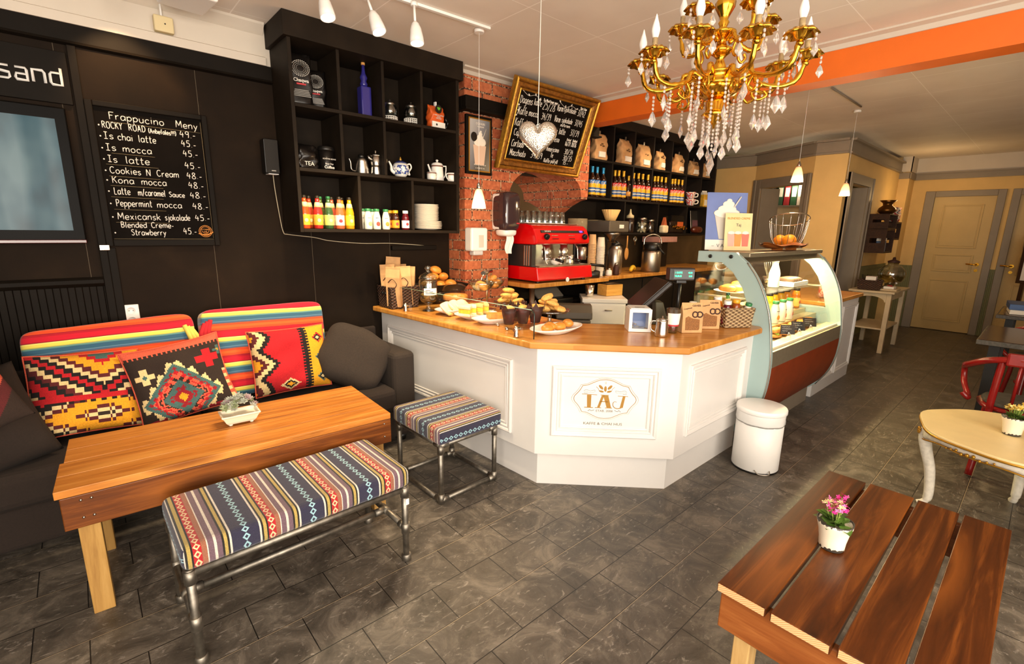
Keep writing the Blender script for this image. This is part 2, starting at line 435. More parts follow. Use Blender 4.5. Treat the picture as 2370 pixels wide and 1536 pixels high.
# brick chimney hood: pier, arched front, corbel on the right
L0, L1, R0, R1 = 2.395, 2.876, 3.84, 3.94
arch = [(R0, 1.815)]
for i in range(1, 14):
    a = PI * i / 14; arch.append(((L1 + R0) / 2 + math.cos(a) * (R0 - L1) / 2, 1.76 + .055 * (1 - i / 14) + .265 * math.sin(a) ** .8))
arch.append((L1, 1.70))
poly = [(L0, 0), (L0, 2.7), (R1, 2.7), (R1, 1.83)] + arch + [(L1, 0)]
g = G().prism(poly, HY, BY - .03, 'y')
cor = [(PX(x_, y_, R0).y, PX(x_, y_, R0).z) for x_, y_ in ((1344, 460), (1329, 464.5), (1310, 476), (1295, 489), (1282, 502), (1276, 510))]
cor += [(BY - .03, 1.42), (BY - .03, 1.9), (HY + .002, 1.9)]
g.prism(cor, R0, R1 - .002, 'x')
struct('wall_brick_hood', g, M['brick'])
mir = G().box(L1 + .005, BY - .028, 1.02, R0 - .004, BY - .02, 2.02).build('mirror', M['mirror'])
tag(mir, 'mirror set into the back of the brick arch', 'mirror')
# black mantel shelf around the hood, white cornice above it
g = G().box(L0 - .03, HY - .06, 2.41, R1 + .06, HY, 2.5).box(L0 - .045, HY - .085, 2.392, R1 + .075, HY, 2.41)
g.box(L0 - .03, HY, 2.41, L0, WY, 2.5).box(L0 - .045, HY, 2.392, L0, WY, 2.41).box(R1, HY, 2.41, R1 + .06, HY + .1, 2.5)
struct('trim_5', g, M['blackgloss'], .004)
g = G().prism([(HY, 2.662), (HY - .012, 2.662), (HY - .03, 2.684), (HY - .075, 2.69), (HY - .08, 2.7), (HY, 2.7)], L0 - .05, 3.79, 'x')
g.prism([(L0, 2.662), (L0 - .012, 2.662), (L0 - .05, 2.69), (L0 - .055, 2.7), (L0, 2.7)], HY - .02, WY, 'y')
struct('trim_6', g, M['cornice'])
# orange ceiling beam and its white moulding
struct('trim_7', G().box(3.8, -1.8, 2.487, 3.975, HY + .03, 2.7), M['orange'])
struct('trim_8', G().prism([(3.8, 2.655), (3.79, 2.655), (3.775, 2.68), (3.735, 2.69), (3.735, 2.7), (3.8, 2.7)], -1.8, HY - .081, 'y'), M['cornice'])

# yellow room-in-room beyond the bar
def wallseg(g, p, q, z0, z1, t=.1, out=None):
    p = Vector((p[0], p[1], 0)); q = Vector((q[0], q[1], 0)); d = (q - p).normalized(); n = Vector((-d.y, d.x, 0)) * t
    vs = [p, q, q + n, p + n]; g.prism([(v.x, v.y) for v in vs], z0, z1); return g
A0, A1, B1, C1, C2 = (7.56, 3.74), (7.58, 3.13), (7.04, 2.2), (7.05, 1.85), (9.86, 1.85)
def lerp2(p, q, t): return (p[0] + (q[0] - p[0]) * t, p[1] + (q[1] - p[1]) * t)
g = G(); wallseg(g, A1, A0, 0, 2.5, -.1)
tB0, tB1 = .14, .87
wallseg(g, lerp2(A1, B1, tB0), A1, 0, 2.5, -.1); wallseg(g, B1, lerp2(A1, B1, tB1), 0, 2.5, -.1); wallseg(g, lerp2(A1, B1, tB1), lerp2(A1, B1, tB0), 2.13, 2.5, -.1)
wallseg(g, C1, B1, 0, 2.5, -.1)
D0, D1 = 7.3, 8.15
wallseg(g, C1, (D0, 1.85), 0, 2.5, .1); wallseg(g, (D1, 1.85), C2, 0, 2.5, .1); wallseg(g, (D0, 1.85), (D1, 1.85), 2.13, 2.5, .1)
struct('wall_yellow_room', g, M['yellow'])
g = G()
def cornseg(g, p, q, t):
    for z0, z1, e in ((2.455, 2.475, .035), (2.475, 2.6, .018), (2.6, 2.625, .06)): wallseg(g, p, q, z0, z1, -t * e / abs(t)) if False else wallseg(g, p, q, z0, z1, t * e)
for p, q in ((A1, A0), (B1, A1), (C1, B1)): cornseg(g, p, q, 1)
cornseg(g, C1, C2, -1)
struct('trim_9', g, M['grey'])
# grey door casings
g = G()
dB = (Vector((*B1, 0)) - Vector((*A1, 0))); lB = dB.length
for t0, t1, z0, z1 in ((tB0 - .13, tB0, 0, 2.25), (tB1, tB1 + .12, 0, 2.25), (tB0, tB1, 2.13, 2.25)):
    wallseg(g, lerp2(A1, B1, t1), lerp2(A1, B1, t0), z0, z1, .022)
for t0, t1, z0, z1 in ((tB0 - .13, tB0 - .08, 0, 2.25), (tB1 + .075, tB1 + .12, 0, 2.25)):
    wallseg(g, lerp2(A1, B1, t1), lerp2(A1, B1, t0), z0, z1, .035)
for t in (tB0, tB1 - .02): wallseg(g, lerp2(A1, B1, t + .02), lerp2(A1, B1, t), 0, 2.13, -.3)
struct('trim_10', g, M['grey'], .004)
g = G().box(D0 - .14, 1.82, 0, D0, 1.85, 2.25).box(D1, 1.82, 0, D1 + .14, 1.85, 2.25).box(D0, 1.82, 2.13, D1, 1.85, 2.25)
g.box(D0 - .14, 1.81, 0, D0 - .1, 1.85, 2.25).box(D1 + .1, 1.81, 0, D1 + .14, 1.85, 2.25)
g.box(D0, 1.85, 0, D0 + .02, 2.1, 2.13).box(D1 - .02, 1.85, 0, D1, 2.1, 2.13)
struct('trim_11', g, M['grey'], .004)
# inside of the back room
struct('wall_office', G().box(9.4, 1.95, 0, 9.5, 3.75, 2.7).box(7.66, 3.74, 0, 9.4, 3.8, 2.7), flat('olive_wall', '6d6a35', .8, var=.1, vs=5))
# far wall with two panelled doors
FX0 = 10.25
g = G().box(FX0, 1.5, 0, FX0 + .1, 1.72, 2.7).box(FX0, .56, 0, FX0 + .1, .62, 2.1).box(FX0, -1.8, 2.1, FX0 + .1, 1.5, 2.7).box(FX0, -1.8, 0, FX0 + .1, -.35, 2.1)
g.box(C2[0], 1.72, 0, FX0 + .1, 1.95, 2.7)
struct('wall_far', g, M['yellow'])
struct('leak_block_wall', G().box(10.36, -1.9, 0, 10.42, 2.0, 2.8).box(9.5, 1.95, 0, 10.42, 2.0, 2.8), M['black'])  # unseen backing wall added to stop light leaking round the doors
g = G().box(FX0 - .03, -1.8, 2.37, FX0, 1.72, 2.46).box(FX0 - .05, -1.8, 2.455, FX0, 1.72, 2.475).box(C2[0] - .03, 1.715, 2.37, C2[0], 1.85, 2.46)
g.box(C2[0] - .03, 1.7, 2.37, FX0, 1.72, 2.46)
struct('trim_12', g, M['grey'])
g = G().box(FX0 - .012, -1.8, 2.475, FX0, 1.72, 2.7).box(C2[0] - .012, 1.708, 2.475, FX0, 1.72, 2.7).box(C2[0] - .012, 1.708, 2.475, C2[0], 1.84, 2.7)
struct('trim_13', g, M['cornice'])
g = G()
for y0, y1 in ((1.42, 1.54), (.62, .71), (.47, .56)): g.box(FX0 - .03, y0, 0, FX0, y1, 2.19)
g.box(FX0 - .03, .71, 2.1, FX0, 1.42, 2.19).box(FX0 - .03, -.35, 2.1, FX0, .47, 2.19)
struct('trim_14', g, M['grey'], .006)
g = G()
for k in range(7): g.box(FX0 - .012, 1.545 + k * .025, 0, FX0, 1.567 + k * .025, 1.02)
for k in range(3): g.box(FX0 - .012, .562 + k * .02, 0, FX0, .58 + k * .02, 1.02)
k = D1 + .15
while k < 9.8: g.box(k, 1.838, 0, k + .05, 1.85, 1.02); k += .055
g.box(D1 + .15, 1.825, 1.0, 9.85, 1.85, 1.05)
struct('trim_15', g, M['green'], .002)
def panel_door(n, y0, y1, hy):
    g = G().box(FX0 + .01, y0, .01, FX0 + .05, y1, 2.1)
    d = struct(n, g, M['doorcream'])
    for z0, z1 in ((.16, .82), (.95, 1.22), (1.32, 1.98)):
        q = G(); a, c = y0 + .12, y1 - .12
        q.box(FX0, a, z0, FX0 + .01, a + .018, z1).box(FX0, c - .018, z0, FX0 + .01, c, z1).box(FX0, a + .018, z0, FX0 + .01, c - .018, z0 + .018).box(FX0, a + .018, z1 - .018, FX0 + .01, c - .018, z1)
        q.box(FX0 + .004, a + .03, z0 + .03, FX0 + .01, c - .03, z1 - .03)
        struct('door_panel', q, M['doorcream'], .004, d)
    q = G().tube([(FX0 + .01, hy, 1.08), (FX0 - .05, hy, 1.08), (FX0 - .055, hy + .012, 1.08), (FX0 - .055, hy + .12, 1.085)], .011)
    q.lathe([(.027, 0), (.027, .008)], n=12, M=Matrix.Translation((FX0 + .01, hy, 1.08)) @ Matrix.Rotation(-PI / 2, 4, 'Y'))
    q.lathe([(.022, 0), (.022, .01)], n=12, M=Matrix.Translation((FX0 + .01, hy, .99)) @ Matrix.Rotation(-PI / 2, 4, 'Y'))
    h = q.build('door_handle', M['gold'], d); h['label'] = 'brass lever handle'
panel_door('door_1', .71, 1.42, .775)
panel_door('door_2', -.35, .47, .4)
# ================================================================== lounge: sofa, cushions, tables, stools
def arc(cx, cy, r, a0, a1, n): return [(cx + r * math.cos(a0 + (a1 - a0) * i / n), cy + r * math.sin(a0 + (a1 - a0) * i / n)) for i in range(n + 1)]
def rbox(sx, sy, sz, r=.03, e=.35, n=28, m=14):
    return G().ell((0, 0, 0), (sx / 2, sy / 2, sz / 2), n, m, e=e)

s = thing('sofa', 'long charcoal canvas sofa along the black wall', 'sofa', (.3, 3.16, 0))
def sb(x0, y0, z0, x1, y1, z1, name, mat='sofa', bev=.03, lab=None):
    o = G().box(x0 - .3, y0 - 3.16, z0, x1 - .3, y1 - 3.16, z1).build(name, M[mat], s, bev, 3)
    return o
sb(-1.2, 2.86, .05, 1.66, 3.47, .26, 'base')
sb(-1.0, 2.81, .262, .42, 3.33, .43, 'seat_cushion', bev=.04); sb(.425, 2.81, .262, 1.492, 3.33, .43, 'seat_cushion', bev=.04)
sb(-1.2, 3.44, .262, 1.66, 3.475, .74, 'backrest')
sb(1.496, 2.86, .262, 1.665, 3.33, .655, 'armrest', 'sofa2', .035); sb(-1.2, 2.86, .262, -1.01, 3.33, .655, 'armrest', bev=.035)
for x_, y_ in ((-1.1, 2.93), (1.58, 2.93), (-1.1, 3.4), (1.58, 3.4)): G().lathe([(.025, 0), (.03, .05)], (x_ - .3, y_ - 3.16, 0), 10).build('leg', M['blackplastic'], s)

# serape-striped back cushions
def serape(name, off):
    x = N(name); o3 = x.xyz()
    t = x.math('ADD', o3[2], x.math('MULTIPLY', x.noise(x.co(), 4, 2), .012))
    f = x.math('FRACT', x.math('ADD', x.math('DIVIDE', t, .155), off))
    c = x.ramp(f, [(0, '2f5a72'), (.14, '5d8c84'), (.19, 'b9b04e'), (.22, 'e8d659'), (.31, 'f0e27a'), (.35, '8f1420'), (.38, 'c9102a'), (.55, 'b01024'), (.62, '8f1420'), (.64, 'e0481c'), (.72, 'ee5a22'), (.82, 'd8441c'), (.89, '7a4a3c'), (.92, '3f5a78'), (.97, '587f92')], True)
    x.col(c); x.set(rough=.95, sheen=.3); wv = x.noise(x.mp((30, 30, 300)), 1, 2); x.bump(wv, .3, .004); return x.m
def cushion_mesh(w, h, t, pin=.06, n=40, wr=.008, seed=1, fl=None):
    rn = random.Random(seed); ph = [rn.uniform(0, 6) for _ in range(6)]
    def fn(sg):
        def f(a, b):
            u, v = 2 * a - 1, 2 * b - 1
            th = t / 2 * (max(0, 1 - abs(u) ** 3.2) * max(0, 1 - abs(v) ** 3.2)) ** .55
            X = w / 2 * u * (1 - pin * (1 - abs(v) ** 2.2) * abs(u) ** 2); Z = h / 2 * v * (1 - pin * (1 - abs(u) ** 2.2) * abs(v) ** 2)
            wob = wr * (math.sin(5 * u + ph[0] + 3 * v) + math.sin(7 * v + ph[1] - 4 * u) + .7 * math.sin(11 * u * v + ph[2]))
            p = Vector((X, -sg * th + wob * (1 - u * u) * (1 - v * v), Z))
            return fl(p, u, v) if fl else p
        return f
    return fn
def pillow(name, label, w, h, t, loc, rot, mats, mf=None, n=44, pin=.06, wr=.008, seed=1, cat='cushion', fl=None, piping=None, group=None):
    r = thing(name, label, cat, loc, 0, group); r.rotation_euler = rot
    f = cushion_mesh(w, h, t, pin, n, wr, seed, fl); g = G()
    g.grid(f(1), n, n, True, mf); g.grid(f(-1), n, n, True, mf)
    g.build('cover', mats, r, weld=True)
    if piping:
        ed = [f(1)(a / 20, 0) for a in range(20)] + [f(1)(1, a / 20) for a in range(20)] + [f(1)(1 - a / 20, 1) for a in range(20)] + [f(1)(0, 1 - a / 20) for a in range(20)]
        G().tube(ed, .0045, 6, True).build('piping', piping, r)
    return r
def boxy(p, u, v): return p
mS1, mS2 = serape('serape_weave', .1), serape('serape_weave_offset', .75)
for nm, lab, x0, x1, z0, z1, mt, tilt in (('back_cushion', 'left back cushion wrapped in a striped serape blanket', -.275, .455, .44, .965, mS1, .012), ('back_cushion', 'right back cushion wrapped in a striped serape blanket', .478, 1.2, .44, .985, mS2, -.03)):
    r = thing(nm, lab, 'cushion', ((x0 + x1) / 2, 3.33, (z0 + z1) / 2)); r.rotation_euler = (-.22, -tilt, 0)
    g = G().ell((0, 0, 0), ((x1 - x0) / 2, .075, (z1 - z0) / 2), 48, 24, e=.17, fn=lambda p: Vector((p.x, p.y + .008 * math.sin(9 * p.x + 3 * p.z), p.z + .008 * math.sin(6 * p.x))))
    g.build('blanket_cover', mt, r)
    q = G(); xx = (x1 - x0) / 2
    sgn = 1 if mt is mS1 else -1
    for k in range(3): q.tube(smooth([(sgn * (xx - .05 + .015 * k), -.078, .2 - .01 * k), (sgn * (xx - .03 + .018 * k), -.085, .12), (sgn * (xx - .02 + .012 * k), -.083, .03 + .03 * k)], 5), .013, 7)
    q.build('blanket_fold', flat('serape_fold_%d' % sgn, 'd9c45a' if sgn > 0 else 'b8202a', .95), r)

K = [flat('kilim_' + n_, c_, .95, var=.18, vs=180, bump=.5, bs=350) for n_, c_ in (('red', 'b3131c'), ('black', '17100d'), ('cream', 'd9bd86'), ('brown', '56191a'), ('gold', 'e0981a'), ('salmon', 'd2583f'), ('teal', '40605c'), ('crimson', '8c1420'), ('dark', '2a1c14'))]
def tri(x): x = x % 1; return 1 - abs(2 * x - 1)
NC = 64
def p_red(i, j):
    u, v = i / NC, j / NC; d = u - (.10 + .2 * tri(v * 1.55 + .32) * (1 - .35 * abs(v - .5)))
    st = round(v * 26) / 26
    d = u - (.06 + .22 * tri(st * 2.3 + .45) * (.55 + .45 * math.sin(PI * st)))
    if u < .62:
        if v < .22 and abs(u - .42) + abs(v - .11) * 1.3 < .13:
            q = abs(u - .42) + abs(v - .11) * 1.3; return 2 if q > .09 else 1 if q > .05 else 4
        if d < -.17: return 4
        if d < -.1: return 3
        if d < -.015: return 2
        if d < .05: return 1
        return 0
    if u < .72: return 1 if abs(u - .67) < .02 or (j % 3 and abs(u - .67) < .055) else (0 if u < .67 else 4)
    q = abs(((v * 3.2) % 1) - .5) * .3 + abs(u - .87)
    if q < .03: return 2
    if q < .06: return 1
    if q < .095: return (0 if v > .55 else 6) if (i + j) % 4 else 4
    return 4
def p_dark(i, j):
    u, v = i / NC, j / NC
    if v > .9 or (v > .87 and i % 3 == 0): return 5
    a, b = (u - .44), (v - .26); q = abs(a) * 1.05 + abs(b) * .92; an = int((abs(a) - abs(b)) * 22)
    if q < .42:
        if q > .37: return 6
        lv = int(q / .055); odd = (int((a - b) * 17) + int((a + b) * 17)) % 2
        return [(4, 4), (7, 7), (6, 7), (6, 6), (5, 8), (0, 5), (7, 6), (6, 6)][min(lv, 7)][odd]
    if q < .42 + .085 * tri((a * 1 if abs(a) > 0 else 0) * 9 - b * 0) and b > -.3: return 2
    for (cu, cv, sz, c1, c2) in ((.8, .68, .13, 0, 0), (.14, .62, .1, 2, 6), (.95, .76, .06, 6, 4)):
        dx, dy = abs(u - cu), abs(v - cv)
        if (dx < sz * .35 and dy < sz) or (dx < sz and dy < sz * .32) or (dx + dy < sz * .8): return c2 if dx + dy < sz * .35 else c1
    if u > .93 and v < .5: return 5 if (j // 3) % 2 else 2
    if v < .06: return 7
    return 8
def p_chev(i, j):
    u, v = i / NC, j / NC
    if v < .4:
        r = int(v * 22); t = abs(u - .62) * 11 + abs(r - 4) * 1.0 + .5 * ((i // 2) % 2)
        if v > .36 and (i // 3) % 2: return 1
        return [8, 2, 3, 4, 4, 4, 3, 2, 1, 1, 0, 2, 1][min(12, int(t))]
    r = int(v * 20); t = abs(u - .64) * 13 + (19 - r) * .8 - .5
    if v < .46: return 0 if u < .85 else 1
    return [6, 0, 4, 4, 3, 2, 1, 0, 1, 2, 3, 1, 0, 0, 1, 2, 1, 0, 0, 1][max(0, min(19, int(t)))]
def slump(p, u, v): return p + Vector((0, -.05 * max(0, -v) ** 2, 0))
pillow('kilim_cushion', 'kilim cushion in red, black, cream and gold chevrons, leftmost of the three', .44, .41, .17, (-.06, 3.17, .645), (-.3, .07, .05), K, p_chev, NC, .05, .01, 3, fl=slump, piping=K[5])
pillow('kilim_cushion', 'dark brown kilim cushion with a stepped diamond and salmon edge', .46, .42, .15, (.335, 3.1, .655), (-.3, -.13, .03), K, p_dark, NC, .07, .012, 5, fl=slump, piping=K[5])
pillow('kilim_cushion', 'red and gold kilim cushion with black and cream zigzag edge', .46, .41, .15, (.925, 3.15, .655), (-.28, -.0, -.03), K, p_red, NC, .05, .008, 8, piping=K[5])
r = thing('cushion', 'plain charcoal cushion leaning on the right sofa arm', 'cushion', (1.315, 3.09, .615)); r.rotation_euler = (-.45, .5, -.5)
G().ell((0, 0, 0), (.235, .12, .205), 48, 28, e=.58, fn=lambda p: p * (1 + .035 * math.sin(9 * p.x + 16 * p.z) * math.sin(14 * p.z - 5 * p.x) + .02 * math.sin(31 * p.x - 24 * p.z))).build('cover', M['sofa2'], r)
pillow('cushion', 'dark brown cushion slumped at the left end of the sofa', .5, .46, .24, (-.47, 2.97, .61), (-.4, -.2, .25), M['sofa'], None, 30, .05, .012, 9)
def p_plum(i, j):
    u, v = i / NC, j / NC; q = abs(u - .6) + abs(v - .5)
    return [7, 2, 5, 3, 8, 8][min(5, int(q * 7))]
pillow('kilim_cushion', 'plum and cream kilim cushion cut by the left edge of the photo', .4, .38, .14, (PY(-150, 930, 2.68).x, 2.68, PY(-150, 930, 2.68).z), (-.35, -.3, .3), K, p_plum, NC, .05, .01, 11)

# planked coffee table
PIN = [wood('stained_pine_%d' % k, ('74401a', 'bd7630', 'd99a4c'), 0, .36, 1, True, k * 3.3) for k in range(4)]
PINA = wood('stained_pine_apron', ('301606', '66340f', '9c5a22'), 0, .4, 1, True, 9); PINY = wood('stained_pine_end', ('301606', '66340f', '9c5a22'), 1, .4, 1, True, 4)
PINZ = wood('pine_leg', ('8a6030', 'b08648', 'c69c5c'), 2, .5, 1, True, 2)
t = thing('coffee_table', 'orange-brown stained plank coffee table in front of the sofa', 'table', (.482, 2.475, 0), -.052)
Lx, Ly, zt = 1.275, .555, .55
for k in range(4):
    a = -Ly / 2 + k * Ly / 4
    G().box(-Lx / 2 - (.012 if k < 2 else 0), a + .0025, zt - .03, Lx / 2, a + Ly / 4 - .0025, zt).build('tabletop_plank', PIN[k], t, .0018)
for sg in (-1, 1):
    G().box(-Lx / 2, sg * (Ly / 2 - .014) - .013, zt - .16, Lx / 2, sg * (Ly / 2 - .014) + .013, zt - .031).build('apron', PINA, t, .003)
    G().box(sg * (Lx / 2 - .015) - .013, -Ly / 2 + .03, zt - .15, sg * (Lx / 2 - .015) + .013, Ly / 2 - .03, zt - .031).build('apron', PINY, t, .003)
    for q in (-1, 1):
        G().box(sg * (Lx / 2 - .065) - .033, q * (Ly / 2 - .055) - .024, 0, sg * (Lx / 2 - .065) + .033, q * (Ly / 2 - .055) + .024, zt - .031).build('leg', PINZ, t, .003)
g = G()
for x_ in (-.58, -.55, .6):
    for z_ in (.43, .5): g.ell((x_, -Ly / 2 - .0005, z_), .005, 8, 5)
g.build('screws', M['brushed'], t)

# woven stripe upholstery
def stripes(name, along):
    x = N(name); tc = x.n('TexCoord'); x.tc = tc; o3 = x.xyz(); nn = x.n('SeparateXYZ'); x.L(tc.outputs['Normal'], nn.inputs[0])
    ax, ay = x.math('ABSOLUTE', nn.outputs[0]), x.math('ABSOLUTE', nn.outputs[1])
    if along == 'y': u = x.math('ADD', o3[0], x.math('MULTIPLY', x.math('GREATER_THAN', ax, .7), o3[2])); v = x.math('ADD', o3[1], x.math('MULTIPLY', x.math('GREATER_THAN', ay, .5), o3[2]))
    else: u = x.math('ADD', o3[1], x.math('MULTIPLY', x.math('GREATER_THAN', ay, .7), o3[2])); v = x.math('ADD', o3[0], x.math('MULTIPLY', x.math('GREATER_THAN', ax, .5), o3[2]))
    P_ = .231; f = x.math('FRACT', x.math('DIVIDE', x.math('ADD', x.math('MULTIPLY', u, 1 if along == 'y' else -1), x_off), P_))
    nv, dk, cr, gd, rd, br, mv = '2b2840', '1c1714', 'd8cdbf', 'b39a52', 'b01b22', '9a6248', '6f5560'
    c = x.ramp(f, [(0, nv), (.15, nv), (.30, cr), (.325, dk), (.355, gd), (.40, dk), (.425, rd), (.535, br), (.60, cr), (.615, mv), (.69, cr), (.725, mv), (.79, dk), (.82, gd), (.86, dk), (.89, cr), (.915, nv)], True)
    def chain(c0, w, col, base):
        du = x.math('DIVIDE', x.math('ABSOLUTE', x.math('SUBTRACT', f, c0)), w)
        dv = x.math('MULTIPLY', x.math('ABSOLUTE', x.math('SUBTRACT', x.math('FRACT', x.math('DIVIDE', v, .033)), .5)), 2.25)
        d = x.math('ADD', du, dv); ring = x.math('MULTIPLY', x.math('GREATER_THAN', d, .5), x.math('LESS_THAN', d, 1.08))
        return x.mix(ring, base, col)
    c = chain(.115, .052, '9cc4cf', c); c = chain(.48, .046, 'e0c79a', c)
    wv = x.noise(x.mp((1, 1, 1)), 420, 2)
    c = x.mix(.45, c, x.ramp(wv, [(.35, (.25, .25, .25)), (.65, (1, 1, 1))]), 'MULTIPLY')
    x.col(c); x.set(rough=.95, sheen=.2); x.bump(wv, .5, .004); return x.m
x_off = 5.109; M['stripeY'] = stripes('woven_stripe_bench', 'y'); x_off = 4.785; M['stripeX'] = stripes('woven_stripe_stool', 'x')
def coupling(g, p, d, r=.019, l=.045):
    p = Vector(p); d = Vector(d).normalized() * l / 2; g.tube([p - d, p + d], r, 14)
PR = .0145
b = thing('bench', 'low pipe-legged bench with striped woven cushion before the coffee table', 'bench', (.54, 1.94, 0), .015)
BX, BYh = .405, .19
G().box(-BX - .02, -BYh - .025, .372, BX + .02, BYh + .02, .463).build('cushion', M['stripeY'], b, .028, 4)
g = G()
for q in (-1, 1): g.tube([(-BX, q * BYh, .358), (BX, q * BYh, .358)], PR, 12); g.tube([(q * BX, -BYh, .358), (q * BX, BYh, .358)], PR, 12)
g.build('seat_frame', M['pipe'], b)
for sx in (-1, 1):
    for sy in (-1, 1):
        g = G().tube([(sx * BX, sy * BYh, .012), (sx * BX, sy * BYh, .375)], PR, 14)
        for z_ in (.345, .165): coupling(g, (sx * BX, sy * BYh, z_), (0, 0, 1), .019, .05)
        lg = g.build('leg', M['pipe'], b)
        G().lathe([(.019, 0), (.022, .004), (.022, .03), (.018, .034)], (sx * BX, sy * BYh, 0), 14).build('foot_cap', M['pipe'], lg)
        if sx > 0 and sy < 0: tg_ = G().box(-.008, -.002, -.014, .008, .0, .014).xf(Matrix.Translation((BX + .004, -BYh - PR - .001, .3))).build('price_sticker', M['paper'], lg)
for sx in (-1, 1):
    g = G().tube([(sx * BX, -BYh, .165), (sx * BX, BYh, .165)], PR * .95, 12); coupling(g, (sx * BX, 0, .165), (0, 1, 0), .018, .06); coupling(g, (sx * BX, -BYh + .03, .165), (0, 1, 0), .018, .03); g.build('cross_rail', M['pipe'], b)
g = G().tube([(-BX, 0, .165), (BX, 0, .165)], PR * .95, 12)
for sx in (-1, 1): coupling(g, (sx * (BX - .03), 0, .165), (1, 0, 0), .018, .05)
g.build('stretcher', M['pipe'], b)

b = thing('stool', 'square pipe stool with striped woven cushion beside the counter', 'stool', (1.515, 2.262, 0), .03)
SX, SY = .195, .215
G().box(-SX - .03, -SY - .035, .358, SX + .03, SY + .02, .452).build('cushion', M['stripeX'], b, .02, 4)
g = G()
for z_, nm in ((.345, 'seat_frame'), (.02, 'base_frame')):
    g = G()
    for q in (-1, 1): g.tube([(-SX, q * SY, z_), (SX, q * SY, z_)], PR, 12); g.tube([(q * SX, -SY, z_), (q * SX, SY, z_)], PR, 12)
    for sx in (-1, 1):
        for sy in (-1, 1): coupling(g, (sx * (SX - .02), sy * SY, z_), (1, 0, 0), .018, .05); coupling(g, (sx * SX, sy * (SY - .02), z_), (0, 1, 0), .018, .05)
    g.build(nm, M['pipe'], b)
for sx in (-1, 1):
    for sy in (-1, 1):
        g = G().tube([(sx * SX, sy * SY, .002), (sx * SX, sy * SY, .358)], PR, 14); coupling(g, (sx * SX, sy * SY, .32), (0, 0, 1), .018, .05); coupling(g, (sx * SX, sy * SY, .03), (0, 0, 1), .0185, .056)
        g.build('leg', M['pipe'], b)

# succulent in a rectangular ceramic dish
d = thing('potted_succulent', 'grey-green succulent in a cream rectangular dish on the coffee table', 'plant', (.485, 2.52, .55), -.05)
def rect(w, h): return [(-w, -h), (w, -h), (w, h), (-w, h)]
g = G(); pr = [(.058, .034, .008), (.066, .042, .02), (.07, .046, .03), (.078, .053, .045), (.084, .058, .05), (.084, .058, .056), (.076, .05, .056), (.07, .044, .04)]
vs = []
for w_, h_, z_ in pr: vs += [(x_, y_, z_) for x_, y_ in rect(w_, h_)]
fs = [(j * 4 + i, j * 4 + (i + 1) % 4, j * 4 + 4 + (i + 1) % 4, j * 4 + 4 + i) for j in range(len(pr) - 1) for i in range(4)] + [(3, 2, 1, 0), (28, 29, 30, 31)]
g.add(vs, fs); g.build('dish', flat('cream_glaze', 'e6dcc4', .3), d, .004)
for x_, y_ in ((-.045, -.024), (.045, -.024), (-.045, .024), (.045, .024)): G().lathe([(.008, 0), (.011, .009)], (x_, y_, 0), 8).build('foot', flat('cream_glaze_foot', 'e6dcc4', .3) if 'cream_glaze_foot' not in bpy.data.materials else bpy.data.materials['cream_glaze_foot'], d)
sm = [flat('succulent_leaf_%d' % k, c_, .6, var=.2, vs=60) for k, c_ in enumerate(('a8aa9c', '848c68', 'a48c8c'))]
rn = random.Random(4)
g = G()
for k in range(40):
    cx, cy = rn.uniform(-.066, .066), rn.uniform(-.042, .042); cz = .064 + .062 * (1 - (cx / .08) ** 2) * (1 - (cy / .055) ** 2) + rn.uniform(-.008, .012)
    mi = rn.choice((0, 0, 1, 2))
    tl = Euler((rn.uniform(-.6, .6) - cy * 9, rn.uniform(-.4, .4) + cx * 8, 0)).to_matrix().to_4x4()
    for ring, (n_, l_, el) in enumerate(((7, .022, .2), (6, .017, .6), (4, .01, 1.0))):
        for q in range(n_):
            a = 2 * PI * q / n_ + ring * .5 + k
            m = Matrix.Translation((cx, cy, cz)) @ tl @ Matrix.Rotation(a, 4, 'Z') @ Matrix.Rotation(-el, 4, 'Y')
            vs = [m @ Vector(p) for p in ((0, 0, 0), (l_ * .6, -.006, .002), (l_ * 1.15, 0, .004), (l_ * .6, .006, .002), (l_ * .6, 0, -.003))]
            g.add(vs, [(0, 1, 4), (1, 2, 4), (2, 3, 4), (3, 0, 4), (0, 3, 2, 1)], False, mi)
g.build('rosettes', sm, d)

# foreground slatted table
DP = [wood('dark_stained_plank_%d' % k, ('1c0b03', '4c2409', '8a4c1a'), 0, .3, .8, True, 5 + k * 4.1) for k in range(4)]
x = N('plank_end_grain'); r_ = x.n('TexWave', wave_type='RINGS'); x.L(x.mp((1, 1, 1), (0, .3, .1)), r_.inputs['Vector']); r_.inputs['Scale'].default_value = 60; r_.inputs['Distortion'].default_value = 2
x.col(x.ramp(r_.outputs['Fac'], [(.2, 'c98f5c'), (.8, 'e2b584')])); x.set(rough=.6); M['endgrain'] = x.m
t = thing('slatted_table', 'dark-stained table of four thick planks in the right foreground', 'table', (1.79, .22, 0))
ys = [(.496, .362), (.349, .207), (.194, .074), (.062, -.062)]
for k, (y1, y0) in enumerate(ys):
    a, c = 1.272 - 1.79 + (0, -.003, .004, .0)[k], 2.305 - 1.79 + (.0, .006, 0, .004)[k]
    o = G().box(a, y0 - .22, .472, c, y1 - .22, .5).build('tabletop_plank', DP[k], t, .0025)
    G().box(a - .0012, y0 - .217, .4745, a + .001, y1 - .223, .4975).build('end_grain', M['endgrain'], o)
AP = wood('dark_apron', ('5a2c12', '8a4c22', 'b0703a'), 1, .4, .8, True, 3); APX = wood('dark_apron_long', ('1c0b03', '4c2409', '8a4c1a'), 0, .4, .8, True, 13)
for x_ in (1.3, 2.265): G().box(x_ - 1.79, -.28, .335, x_ + .028 - 1.79, .274, .471).build('apron', AP, t, .004)
for y_ in (.255, -.28): G().box(1.33 - 1.79, y_ , .345, 2.264 - 1.79, y_ + .022, .471).build('apron', APX, t, .004)
